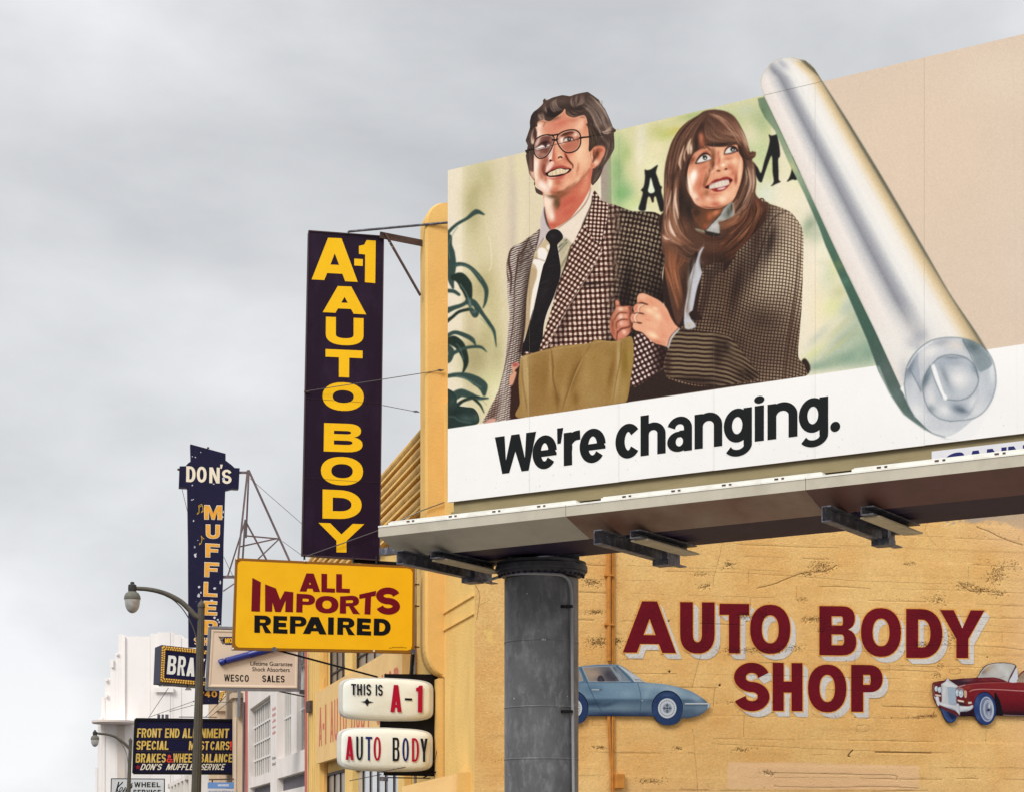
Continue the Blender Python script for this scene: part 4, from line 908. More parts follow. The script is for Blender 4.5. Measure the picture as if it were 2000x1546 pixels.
def paint_blue_car(k=3.0):
    C = Canvas(1100, 1280, 1396, 1424, k, (96, 128, 156))
    F, L, B = C.fill, C.line, C.blobs
    F([(1090, 1270), (1400, 1270), (1400, 1430), (1090, 1430)], ramp((0, 1330), (0, 1400), [(0, (112, 150, 178)), (.45, (104, 140, 168)), (.52, (66, 96, 124)), (.75, (96, 126, 148)), (1, (36, 56, 96))]), sm=False)
    B('v', '''500,470,200,60,0,112,150,176,.8 250,500,150,80,0,70,106,136,.6 700,560,120,60,0,130,166,190,.7 1000,460,150,50,5,142,170,190,.8 1300,520,200,70,18,158,182,198,.9 1600,620,120,50,25,140,166,188,.9 1500,820,200,80,0,74,98,126,.9 1650,760,80,60,-20,110,134,154,.7
     260,690,160,40,0,34,60,92,.8 450,700,120,26,-15,40,66,98,.7 640,740,160,50,0,106,134,152,.7 900,740,110,50,0,90,116,142,.7 500,830,260,30,0,30,50,88,.8 900,830,120,30,0,36,56,96,.8 950,560,60,90,30,140,170,188,.7 60,350,60,160,0,70,110,144,.6''')
    # roof band, pillars and glass
    F('v 70,205 300,180 560,178 600,185 800,310 940,408 780,415 600,420 70,420', (84, 122, 154), sm=False)
    win = 'v 115,215 300,203 475,200 610,400 200,400'
    F(win, (150, 134, 124), sm=False)
    C.setclip(win, .3, False)
    B('v', '260,300,120,60,0,186,152,120,.9 180,260,60,50,0,178,150,124,.8 460,300,100,120,-30,60,60,74,.9 520,360,90,60,0,64,64,76,.9 330,370,60,40,0,120,104,100,.7 400,230,100,40,0,104,98,104,.8 300,240,80,20,0,150,130,116,.6')
    F('v 318,395 320,340 345,320 375,330 405,395', (52, 50, 62), 1, .2)
    F('v 335,395 338,345 360,345 380,395', (70, 66, 80), .8, .3)
    C.setclip(None)
    tri = 'v 495,200 560,195 735,395 630,395'
    F(tri, (120, 132, 146), sm=False)
    C.setclip(tri, .3, False)
    B('v', '520,240,30,60,-30,66,76,92,.9 600,330,20,60,-30,150,160,168,.8 680,370,40,40,0,130,142,154,.8')
    C.setclip(None)
    ws = 'v 570,188 600,190 800,312 860,352 935,408 790,408 700,300'
    F(ws, (188, 196, 202), sm=False)
    C.setclip(ws, .3, False)
    B('v', '680,280,60,16,40,214,218,220,.8 820,380,50,16,30,150,160,168,.6')
    C.setclip(None)
    F('v 70,250 90,290 120,385 70,395', (170, 146, 122), sm=False)
    for q, w, c in [('v 115,212 300,203 475,200 612,402 200,402 115,212', .8, (206, 208, 208)), ('v 492,200 560,194', .6, (200, 204, 206)), ('v 495,200 628,396 738,396', .8, (206, 210, 212)), ('v 70,395 122,390 118,370 90,280 72,250', .7, (200, 204, 204)),
                    ('v 555,195 700,320 785,412', 1.8, (58, 96, 130)), ('v 575,190 720,310 790,408 930,408', .7, (60, 80, 96)), ('v 70,205 300,180 560,178', .6, (160, 190, 208)), ('v 90,210 150,360 190,440 270,620 360,780', .7, (26, 44, 70)),
                    ('v 835,415 865,520 880,620 870,780', .7, (34, 54, 80)), ('v 190,410 600,408 930,412', .6, (60, 96, 128)), ('v 245,508 335,508', 2.2, (220, 222, 222)), ('v 245,514 360,512', .6, (30, 40, 60)), ('v 345,505 360,505', 2.4, (30, 40, 60)), ('v 350,503 355,506', 1.2, (210, 214, 214)),
                    ('v 800,375 850,370 900,395', .6, (50, 60, 74)), ('v 190,630 600,628 1030,632', .5, (80, 116, 146)), ('v 1460,690 1760,690', 2.6, (226, 228, 228)), ('v 1460,702 1760,702', 1, (20, 28, 56)), ('v 205,845 1020,852', 1.6, (22, 36, 76)),
                    ('v 885,640 905,652', 1, (220, 224, 226))]:
        L(q, w, c, .95, .1, 'v 835' in q)
    F('v 1755,690 1780,715 1750,750', (206, 208, 210), .8, .3)
    for cx, cy, full in ((1222, 748, 1), (-10, 748, 0)):
        x0, y0 = 1120 + cx / 6.667, 1270 + cy / 6.667
        el = lambda rx, ry, oy=0: [(x0 + rx * math.cos(t), y0 + oy + ry * math.sin(t)) for t in np.linspace(0, 2 * math.pi, 48, endpoint=False)]
        F(el(30.6, 34, -1), (12, 18, 40), sm=False)
        F(el(29, 32.6), (32, 58, 112), sm=False)
        C.blob(x0, y0 - 26, 14, 4, (70, 100, 150), .5)
        C.blob(x0 - 24, y0 + 6, 5, 12, (44, 76, 132), .6)
        L(el(29, 32.6), .7, (76, 106, 156), .5, .3, False, True)
        F(el(19.5, 21), (30, 50, 96), sm=False)
        F(el(18, 19.5), (196, 202, 208), sm=False)
        L(el(17.6, 19), .8, (226, 228, 230), .9, 0, False, True)
        for j in range(26):
            t = j / 26 * 2 * math.pi
            C.blob(x0 + 14 * math.cos(t), y0 + 15 * math.sin(t), .85, .95, (40, 52, 76), 1, 0, 2.5)
        F(el(9, 9.8), (146, 156, 172), sm=False)
        for t in (0, math.pi / 2, math.pi, 3 * math.pi / 2):
            a, b = math.cos(t), math.sin(t)
            L([(x0, y0), (x0 + 8 * a, y0 + 8.6 * b)], 1.2, (34, 44, 66), 1, 0, False)
            L([(x0 + 5 * a - 2 * b, y0 + 5 * b + 2 * a), (x0 + 8.2 * a, y0 + 8.6 * b), (x0 + 5 * a + 2 * b, y0 + 5 * b - 2 * a), (x0 + 5 * a - 2 * b, y0 + 5 * b + 2 * a)], 1, (30, 40, 60), 1, 0, False)
            C.blob(x0 + 6.3 * a, y0 + 6.6 * b, 1, 1, (176, 184, 194), .9)
    g = C.img.mean(2, keepdims=True)
    C.img = C.img * .72 + g * .28 * np.array((.96, 1.0, 1.05))
    rng = np.random.default_rng(3)
    C.img = np.clip(C.img + blur(rng.normal(0, 1, (C.H, C.W)).astype(np.float32), 1)[..., None] * .05, 0, 1)
    return C


BLUE_OUT = 'v -200,300 -100,235 70,205 300,180 560,178 600,185 700,240 800,312 870,360 935,408 1150,428 1330,462 1450,495 1560,540 1680,615 1750,675 1780,712 1760,745 1700,800 1620,845 1520,870 1415,878 1370,930 1300,962 1220,968 1150,955 1090,915 1050,870 1020,852 210,848 180,860 140,915 60,955 -20,968 -100,950 -160,900 -200,850'
RED_OUT = 'r 385,580 410,555 500,535 600,520 640,485 690,512 900,490 1170,468 1230,370 1310,270 1400,228 1530,208 1660,206 1790,225 1860,258 1890,400 1895,480 1960,380 2060,340 2200,420 2320,560 2900,600 3080,700 3080,1050 2950,1160 2780,1170 2700,1290 2560,1320 2380,1290 2280,1180 2240,1160 1990,1160 1600,1150 1500,1150 1460,1230 1390,1295 1310,1315 1230,1290 1160,1220 1125,1165 900,1165 820,1165 790,1230 720,1275 650,1265 590,1200 545,1100 520,1020 470,975 420,890 395,820 385,700'


def paint_red_car(k=3.0):
    C = Canvas(1818, 1286, 2125, 1420, k, (110, 24, 34))
    F, L, B = C.fill, C.line, C.blobs
    F([(1800, 1280), (2130, 1280), (2130, 1430), (1800, 1430)], ramp((0, 1330), (0, 1396), [(0, (130, 40, 44)), (.3, (118, 28, 36)), (.55, (112, 20, 32)), (.85, (80, 16, 28)), (1, (26, 14, 26))]), sm=False)
    F('r 1300,1100 1600,1100 1620,1170 3000,1170 3000,1200 1300,1200', (24, 16, 26), .9, .6)
    # bonnet
    F('r 380,570 500,535 640,515 900,488 1180,470 1500,480 1720,555 1400,570 1150,590 950,610 820,650 560,600', (92, 24, 34), 1, .3)
    B('r', '''900,560,150,50,0,40,30,44,.9 1000,520,120,30,-5,110,80,88,.8 780,540,80,40,0,44,34,46,.8 1300,520,120,24,0,130,50,54,.8 1500,510,120,16,8,150,70,66,.6 1250,560,120,30,0,90,20,30,.7 450,570,60,30,-15,124,60,56,.8 880,670,60,40,20,140,60,40,.8 1000,650,80,40,-15,150,60,48,.7
     1600,620,200,40,0,136,40,44,.7 1900,640,120,40,0,140,40,44,.7 1100,760,70,50,0,124,26,36,.8 1000,900,60,100,0,112,44,36,.8''')
    L('r 820,630 950,605 1150,580 1400,565 1600,560 1900,555 2300,560', [1, 1.4, 1.8, 1.6, 1.4, 1.4, 1.2], (176, 96, 88), .8, .3)
    L('r 830,640 900,620 950,606', 1.4, (206, 200, 206), .8, .2)
    L('r 1030,720 1110,690 1250,680 1400,682 1600,690 1990,712 2600,740', [1.2, 1.6, 1.4, 1.2, 1.4, 1.6, 1.4], (214, 170, 160), .95, .2)
    L('r 1600,1140 1990,1155 2600,1160', 1.2, (206, 180, 170), .9, .2)
    # windscreen
    F('r 1170,468 1230,370 1310,270 1400,228 1530,208 1660,206 1790,225 1860,258 1820,340 1760,450 1725,548 1600,500 1450,470', (186, 184, 180), 1, .2)
    C.setclip('r 1170,468 1230,370 1310,270 1400,228 1530,208 1660,206 1790,225 1860,258 1820,340 1760,450 1725,548 1600,500 1450,470', .2)
    B('r', '1350,320,60,90,25,176,150,122,.9 1280,380,50,60,20,120,104,96,.8 1280,430,100,30,0,170,168,168,.8 1450,260,60,60,0,170,160,146,.6 1600,300,90,90,0,206,206,204,.8 1700,400,60,90,0,212,214,214,.8 1550,440,120,30,10,190,188,186,.8 1500,380,120,50,0,196,192,186,.7')
    C.setclip(None)
    L('r 1170,468 1230,370 1310,270 1400,228 1530,208 1660,206 1790,225 1860,258', [1.2, 1.4, 1.8, 2, 2, 1.8, 1.4, 1.2], (54, 44, 48), 1, .15)
    L('r 1860,258 1820,340 1760,450 1722,552', 1.8, (34, 30, 38), 1, .1)
    L('r 1185,470 1240,380 1330,280 1420,240 1550,222', 1, (226, 228, 230), .9, .2)
    L('r 1560,480 1620,465 1660,445', .8, (110, 104, 104), .7, .2)
    F('r 1868,290 1890,400 1898,545 1740,550 1790,430', (208, 212, 222), 1, .2)
    F('r 1900,480 1960,400 2060,360 2180,430 2260,556 1900,552', (150, 130, 112), 1, .3)
    for j in range(7):
        L([(1992 + j * 4, 1326 - j), (1989 + j * 5, 1331)], .8, (206, 196, 180), .8, .2, False)
    # face: grille, lamps, bumper
    F('r 400,590 440,575 530,600 530,900 500,880 410,820 395,700', (96, 36, 40), 1, .3)
    L('r 398,600 395,700 400,800', 1.4, (170, 130, 140), .8, .3)
    F('r 525,590 620,530 645,485 670,520 820,620 822,640 795,660 800,960 520,940 540,880', (190, 194, 200), sm=False)
    F('r 640,640 795,655 795,965 660,940', (150, 166, 186), sm=False)
    F('r 645,545 820,632 640,640 530,600', (214, 216, 220), 1, .2, False)
    for j in range(9):
        L([(1851.5 + j * 1.7, 1342.6), (1853.5 + j * 1.6, 1373)], .5, (206, 212, 222), .7, .1, False)
    B('r', '580,720,30,100,0,214,216,220,.8 580,880,40,60,0,204,206,210,.8 540,640,14,60,0,170,172,180,.6 790,800,10,120,0,120,134,156,.7 610,570,40,16,-40,226,228,230,.8')
    F('r 610,530 640,485 672,530 645,545', (200, 204, 214), 1, .2)
    for cx, cy, rx, ry in ((440, 670, 28, 46), (500, 690, 32, 50), (815, 745, 30, 58), (880, 760, 40, 64)):
        x0, y0 = 1780 + cx / 9.09, 1270 + cy / 9.09
        el = lambda s: [(x0 + rx / 9.09 * s * math.cos(t), y0 + ry / 9.09 * s * math.sin(t)) for t in np.linspace(0, 6.283, 24, endpoint=False)]
        F(el(1.22), (64, 60, 66), sm=False)
        F(el(1.05), (206, 212, 218), sm=False)
        F(el(.75), (176, 190, 204), sm=False)
        C.blob(x0 - 1, y0 - 1.5, 1.4, 2, (236, 240, 242), .9)
    F('r 780,690 830,650 900,660 930,690 920,720 830,700', (150, 156, 164), .7, .3)
    F('r 940,705 975,710 985,760 975,830 945,825 935,760', (206, 190, 160), 1, .2)
    F('r 948,730 968,735 968,800 950,795', (206, 150, 110), 1, .3)
    for q in ['r 415,765 525,785 525,815 420,795', 'r 815,860 935,885 935,920 820,900', 'r 1000,905 1070,900 1075,940 1010,945']:
        F(q, (222, 212, 192), 1, .3, False)
        L(q, .5, (80, 40, 40), .6, .2, False, True)
    F('r 800,870 815,920 800,960 870,985 940,965 935,925 820,905', (54, 36, 44), .8, .4)
    F('r 395,810 440,830 480,880 560,930 800,965 1000,985 1085,960 1095,1000 1050,1050 950,1085 850,1080 650,1020 520,970 450,900', (196, 200, 206), 1, .25)
    B('r', '600,960,90,16,12,226,228,230,.8 950,1010,90,16,-5,226,228,230,.8 700,1030,120,16,14,120,130,150,.7 950,1070,90,14,-10,110,120,140,.8 450,860,30,30,0,150,160,176,.7')
    F('r 430,820 480,815 495,900 490,980 450,950', (206, 210, 216), 1, .2)
    F('r 800,940 845,950 850,1060 885,1130 860,1150 790,1070', (196, 200, 208), 1, .2)
    L('r 845,955 850,1060 885,1130', .7, (100, 110, 130), .8, .1)
    F('r 520,975 650,1025 790,1075 860,1150 900,1165 820,1168 700,1110 560,1040', (92, 36, 40), 1, .3)
    F('r 870,1090 1000,1080 1110,1040 1130,1170 890,1168', (36, 16, 28), 1, .3)
    # tyres
    F('r 520,1010 640,1080 720,1120 820,1165 790,1230 720,1275 650,1265 590,1200 545,1100', (44, 66, 112), 1, .2)
    F('r 640,1080 760,1140 790,1180 740,1215 690,1190 655,1130', (26, 34, 70), 1, .3)
    L('r 560,1060 600,1160 660,1230 720,1245', 1.4, (90, 114, 160), .6, .3)
    F('r 1480,740 1560,860 1600,1000 1620,1160 1450,1170 1480,1000', (16, 12, 24), 1, .4)
    def el(cx, cy, rx, ry, a=0):
        a = math.radians(a)
        return [(1780 + (cx + rx * math.cos(t) * math.cos(a) - ry * math.sin(t) * math.sin(a)) / 9.09, 1270 + (cy + rx * math.cos(t) * math.sin(a) + ry * math.sin(t) * math.cos(a)) / 9.09) for t in np.linspace(0, 6.283, 40, endpoint=False)]
    for ox in (0, 1290):
        F(el(1310 + ox, 1025, 205, 300, -4), (14, 14, 34), sm=False)
        F(el(1306 + ox, 1026, 196, 288, -4), (40, 60, 112), sm=False)
        C.blob(1780 + (1170 + ox) / 9.09, 1270 + 900 / 9.09, 5, 12, (76, 98, 148), .6)
        C.blob(1780 + (1180 + ox) / 9.09, 1270 + 1180 / 9.09, 5, 8, (70, 92, 144), .6)
        F(el(1340 + ox, 1036, 122, 222, -4), (110, 124, 152), sm=False)
        L(el(1340 + ox, 1036, 118, 216, -4), 1.3, (224, 226, 230), .95, .1, False, True)
        F(el(1366 + ox, 1040, 84, 170, -4), (150, 160, 180), sm=False)
        L(el(1366 + ox, 1040, 80, 165, -4), 1.0, (216, 220, 228), .9, .1, False, True)
        F(el(1370 + ox, 1042, 56, 120, -4), (110, 118, 144), sm=False)
        C.blob(1780 + (1385 + ox) / 9.09, 1270 + 980 / 9.09, 2.6, 6, (216, 220, 226), .9)
        C.blob(1780 + (1375 + ox) / 9.09, 1270 + 1120 / 9.09, 3, 6, (200, 206, 214), .7)
        C.blob(1780 + (1368 + ox) / 9.09, 1270 + 1050 / 9.09, 2.6, 2.6, (24, 26, 44), 1, 0, 2)
        L([(1780 + (1340 + ox) / 9.09, 1270 + 1060 / 9.09), (1780 + (1405 + ox) / 9.09, 1270 + 1035 / 9.09)], 1, (24, 26, 44), .9, 0, False)
    rng = np.random.default_rng(4)
    C.img = np.clip(C.img + blur(rng.normal(0, 1, (C.H, C.W)).astype(np.float32), 1)[..., None] * .05, 0, 1)
    return C
# ---------------------------------------------------------------- geometry helpers
def lin(c):
    return tuple(((x / 255) / 12.92 if x / 255 <= .04045 else ((x / 255 + .055) / 1.055) ** 2.4) for x in c[:3])


def ray(u, v):
    return Vector(((u - 1000) / FPX, 1.0, (HOR - v) / FPX))


class Plane:
    """an upright plane in the place: origin (x, y), horizontal direction; s runs along it, off comes towards the street/camera."""
    def __init__(self, x, y, dx, dy):
        l = math.hypot(dx, dy)
        self.o = Vector((x, y, 0))
        self.d = Vector((dx / l, dy / l, 0))
        n = Vector((self.d.y, -self.d.x, 0))
        if n.dot(Vector((x, y, 0))) > 0:
            n = -n
        self.n = n

    def sz(self, u, v, off=0.0):
        r = ray(u, v)
        o = self.o + self.n * off - Vector((0, 0, 0))
        k = (o - Vector((EYE.x, EYE.y, 0))).dot(self.n) / Vector((r.x, r.y, 0)).dot(self.n)
        p = EYE + r * k
        return ((p - o).dot(self.d), p.z)

    def p(self, s, z, off=0.0):
        q = self.o + self.d * s + self.n * off
        return Vector((q.x, q.y, z))

    def at(self, u, v, off=0.0):
        s, z = self.sz(u, v, off)
        return self.p(s, z, off)


def through(u, v, depth):
    r = ray(u, v)
    return EYE + r * depth


# ---------------------------------------------------------------- objects
def newmesh(name, verts, faces, mat=None, parent=None, smooth=False, uvs=None):
    me = bpy.data.meshes.new(name)
    me.from_pydata([tuple(v) for v in verts], [], faces)
    if uvs is not None:
        ul = me.uv_layers.new(name='UVMap')
        for lp in me.loops:
            ul.data[lp.index].uv = uvs[lp.vertex_index]
    if smooth:
        me.polygons.foreach_set('use_smooth', [True] * len(me.polygons))
    me.update()
    ob = bpy.data.objects.new(name, me)
    COL.objects.link(ob)
    if mat:
        me.materials.append(mat)
    if parent is not None:
        ob.parent = parent
        ob.matrix_parent_inverse = parent.matrix_world.inverted()
    return ob


def thing(name, label, cat, loc, group=None):
    o = bpy.data.objects.new(name, None)
    o.empty_display_size = .3
    COL.objects.link(o)
    o.location = loc
    o.matrix_world = Matrix.Translation(Vector(loc))
    o['label'], o['category'] = label, cat
    if group:
        o['group'] = group
    return o


def tag(o, label, cat, group=None):
    o['label'], o['category'] = label, cat
    if group:
        o['group'] = group
    return o


class MB:
    def __init__(self):
        self.v, self.f = [], []

    def add(self, vs, fs):
        n = len(self.v)
        self.v += [Vector(v) for v in vs]
        self.f += [tuple(i + n for i in f) for f in fs]

    def hexa(self, b, t):
        """eight corners: bottom loop b, top loop t"""
        self.add(list(b) + list(t), [(3, 2, 1, 0), (4, 5, 6, 7), (0, 1, 5, 4), (1, 2, 6, 5), (2, 3, 7, 6), (3, 0, 4, 7)])

    def pbox(self, pl, s0, s1, z0, z1, o0, o1):
        self.hexa([pl.p(s0, z0, o0), pl.p(s1, z0, o0), pl.p(s1, z0, o1), pl.p(s0, z0, o1)],
                  [pl.p(s0, z1, o0), pl.p(s1, z1, o0), pl.p(s1, z1, o1), pl.p(s0, z1, o1)])

    def prism(self, front, back):
        n = len(front)
        self.add(list(front) + list(back), [tuple(range(n)), tuple(range(2 * n - 1, n - 1, -1))] + [(i, i + n, (i + 1) % n + n, (i + 1) % n) for i in range(n)])

    def tube(self, pts, r, seg=8, caps=True):
        pts = [Vector(p) for p in pts]
        rs = r if isinstance(r, (list, tuple)) else [r] * len(pts)
        n0 = len(self.v)
        up = None
        for i, p in enumerate(pts):
            t = (pts[min(i + 1, len(pts) - 1)] - pts[max(i - 1, 0)]).normalized()
            if up is None:
                up = t.orthogonal().normalized()
            up = (up - t * up.dot(t)).normalized()
            w = t.cross(up)
            for k in range(seg):
                a = 2 * math.pi * k / seg
                self.v.append(p + (up * math.cos(a) + w * math.sin(a)) * rs[i])
        for i in range(len(pts) - 1):
            for k in range(seg):
                a, b = n0 + i * seg + k, n0 + i * seg + (k + 1) % seg
                self.f.append((a, b, b + seg, a + seg))
        if caps:
            self.f.append(tuple(n0 + k for k in range(seg - 1, -1, -1)))
            e = n0 + (len(pts) - 1) * seg
            self.f.append(tuple(e + k for k in range(seg)))

    def bar(self, a, b, w, h, up=Vector((0, 0, 1))):
        a, b = Vector(a), Vector(b)
        t = (b - a).normalized()
        x = t.cross(up)
        if x.length < 1e-3:
            x = t.cross(Vector((1, 0, 0)))
        x = x.normalized() * w / 2
        y = x.cross(t).normalized() * h / 2
        self.hexa([a - x - y, a + x - y, b + x - y, b - x - y], [a - x + y, a + x + y, b + x + y, b - x + y])

    def lathe(self, c, prof, seg=24, axis=None):
        """profile [(r, z)] about the upright through c"""
        n0 = len(self.v)
        for r, z in prof:
            for k in range(seg):
                a = 2 * math.pi * k / seg
                self.v.append(Vector((c[0] + r * math.cos(a), c[1] + r * math.sin(a), z)))
        for i in range(len(prof) - 1):
            for k in range(seg):
                a, b = n0 + i * seg + k, n0 + i * seg + (k + 1) % seg
                self.f.append((a, b, b + seg, a + seg))
        self.f.append(tuple(n0 + k for k in range(seg - 1, -1, -1)))
        e = n0 + (len(prof) - 1) * seg
        self.f.append(tuple(e + k for k in range(seg)))

    def ball(self, c, r, n=6):
        c = Vector(c)
        vs, fs = [c + Vector((0, 0, r))], []
        for i in range(1, n // 2 + 1):
            ph = math.pi * i / (n // 2 + 1)
            for k in range(n):
                a = 2 * math.pi * k / n
                vs.append(c + Vector((math.sin(ph) * math.cos(a), math.sin(ph) * math.sin(a), math.cos(ph))) * r)
        vs.append(c - Vector((0, 0, r)))
        m = n // 2
        for k in range(n):
            fs.append((0, 1 + k, 1 + (k + 1) % n))
            for i in range(m - 1):
                a, b = 1 + i * n + k, 1 + i * n + (k + 1) % n
                fs.append((a, a + n, b + n, b))
            a, b = 1 + (m - 1) * n + k, 1 + (m - 1) * n + (k + 1) % n
            fs.append((a, len(vs) - 1, b))
        self.add(vs, fs)

    def build(self, name, mat, parent=None, smooth=False, bevel=0):
        ob = newmesh(name, self.v, self.f, mat, parent, smooth)
        bm = bmesh.new()
        bm.from_mesh(ob.data)
        bmesh.ops.recalc_face_normals(bm, faces=bm.faces)
        bm.to_mesh(ob.data)
        bm.free()
        if bevel:
            m = ob.modifiers.new('bevel', 'BEVEL')
            m.width, m.segments, m.limit_method = bevel, 2, 'ANGLE'
        if smooth and not bevel:
            try:
                ob.data.set_sharp_from_angle(angle=math.radians(40))
            except Exception:
                pass
        return ob


# ---------------------------------------------------------------- materials
MATS = {}


def mat(name, rgb, rough=.6, var=.08, vscale=3.0, bump=.0, bscale=40, metal=0, spec=.16, dirt=None, dirt_amt=0, dscale=2.0, chips=None, chip_t=.72, chip_s=6, streak=0, rgb2=None, coat=0):
    if name in MATS:
        return MATS[name]
    m = bpy.data.materials.new(name)
    MATS[name] = m
    m.use_nodes = True
    t = m.node_tree
    b = t.nodes['Principled BSDF']
    b.inputs['Roughness'].default_value = rough
    b.inputs['Metallic'].default_value = metal
    b.inputs['Specular IOR Level'].default_value = spec
    if coat:
        b.inputs['Coat Weight'].default_value = coat
        b.inputs['Coat Roughness'].default_value = .15
    co = t.nodes.new('ShaderNodeTexCoord')
    geo = t.nodes.new('ShaderNodeNewGeometry')
    c = lin(rgb)
    c2 = lin(rgb2) if rgb2 else tuple(x * (1 - 2 * var) for x in c)
    n = t.nodes.new('ShaderNodeTexNoise')
    n.inputs['Scale'].default_value = vscale
    n.inputs['Detail'].default_value = 7
    n.inputs['Roughness'].default_value = .6
    t.links.new(geo.outputs['Position'], n.inputs['Vector'])
    r = t.nodes.new('ShaderNodeMapRange')
    r.inputs['From Min'].default_value, r.inputs['From Max'].default_value = .3, .7
    t.links.new(n.outputs['Fac'], r.inputs['Value'])
    mx = t.nodes.new('ShaderNodeMixRGB')
    mx.inputs['Color1'].default_value = (*c, 1)
    mx.inputs['Color2'].default_value = (*c2, 1)
    t.links.new(r.outputs['Result'], mx.inputs['Fac'])
    out = mx.outputs['Color']

    def over(fac, col, prev):
        q = t.nodes.new('ShaderNodeMixRGB')
        q.inputs['Color2'].default_value = (*col, 1)
        t.links.new(prev, q.inputs['Color1'])
        t.links.new(fac, q.inputs['Fac'])
        return q.outputs['Color']
    if dirt is not None:
        n2 = t.nodes.new('ShaderNodeTexNoise')
        n2.inputs['Scale'].default_value = dscale
        n2.inputs['Detail'].default_value = 10
        n2.inputs['Roughness'].default_value = .7
        src = geo.outputs['Position']
        if streak:
            mpn = t.nodes.new('ShaderNodeMapping')
            mpn.inputs['Scale'].default_value = (1, 1, 1 / streak)
            t.links.new(src, mpn.inputs['Vector'])
            src = mpn.outputs['Vector']
        t.links.new(src, n2.inputs['Vector'])
        r2 = t.nodes.new('ShaderNodeMapRange')
        r2.inputs['From Min'].default_value, r2.inputs['From Max'].default_value = .48, .72
        r2.inputs['To Max'].default_value = dirt_amt
        t.links.new(n2.outputs['Fac'], r2.inputs['Value'])
        out = over(r2.outputs['Result'], lin(dirt), out)
    if chips is not None:
        n3 = t.nodes.new('ShaderNodeTexNoise')
        n3.inputs['Scale'].default_value = chip_s
        n3.inputs['Detail'].default_value = 3
        t.links.new(geo.outputs['Position'], n3.inputs['Vector'])
        gt = t.nodes.new('ShaderNodeMath')
        gt.operation = 'GREATER_THAN'
        gt.inputs[1].default_value = chip_t
        t.links.new(n3.outputs['Fac'], gt.inputs[0])
        out = over(gt.outputs[0], lin(chips), out)
    t.links.new(out, b.inputs['Base Color'])
    if bump:
        n4 = t.nodes.new('ShaderNodeTexNoise')
        n4.inputs['Scale'].default_value = bscale
        n4.inputs['Detail'].default_value = 6
        t.links.new(geo.outputs['Position'], n4.inputs['Vector'])
        bp = t.nodes.new('ShaderNodeBump')
        bp.inputs['Strength'].default_value = bump
        bp.inputs['Distance'].default_value = .02
        t.links.new(n4.outputs['Fac'], bp.inputs['Height'])
        t.links.new(bp.outputs['Normal'], b.inputs['Normal'])
    return m


def glass_mat(name, rgb, rough=.08, var=.25):
    m = mat(name, rgb, rough, var, 1.2, spec=.8)
    return m


# ---------------------------------------------------------------- lettering
FONT_CACHE = {}
_cap = {}


def glyphs(text, bold=.0, gap=1.0, shear=0.0):
    """outline mesh of a word: x scaled to 0..1, y with 0 = baseline, 1 = cap height"""
    key = (text, bold, gap, shear)
    if key in FONT_CACHE:
        return FONT_CACHE[key]
    cu = bpy.data.curves.new('font', 'FONT')
    cu.body = text
    cu.offset = bold
    cu.space_character = gap
    cu.shear = shear
    cu.resolution_u = 5
    cu.fill_mode = 'FRONT'
    ob = bpy.data.objects.new('font', cu)
    COL.objects.link(ob)
    dg = bpy.context.evaluated_depsgraph_get()
    me = bpy.data.meshes.new_from_object(ob.evaluated_get(dg))
    vs = [(v.co.x, v.co.y) for v in me.vertices]
    fs = [tuple(p.vertices) for p in me.polygons]
    bpy.data.objects.remove(ob)
    bpy.data.curves.remove(cu)
    bpy.data.meshes.remove(me)
    if bold not in _cap and text != 'H':
        hv, _ = glyphs('H', bold)
    if text == 'H' and bold not in _cap:
        _cap[bold] = (min(v[1] for v in vs), max(v[1] for v in vs))
    y0, y1 = _cap[bold]
    x0, x1 = min(v[0] for v in vs), max(v[0] for v in vs)
    vs = [((x - x0) / (x1 - x0), (y - y0) / (y1 - y0)) for x, y in vs]
    FONT_CACHE[key] = (vs, fs)
    return vs, fs


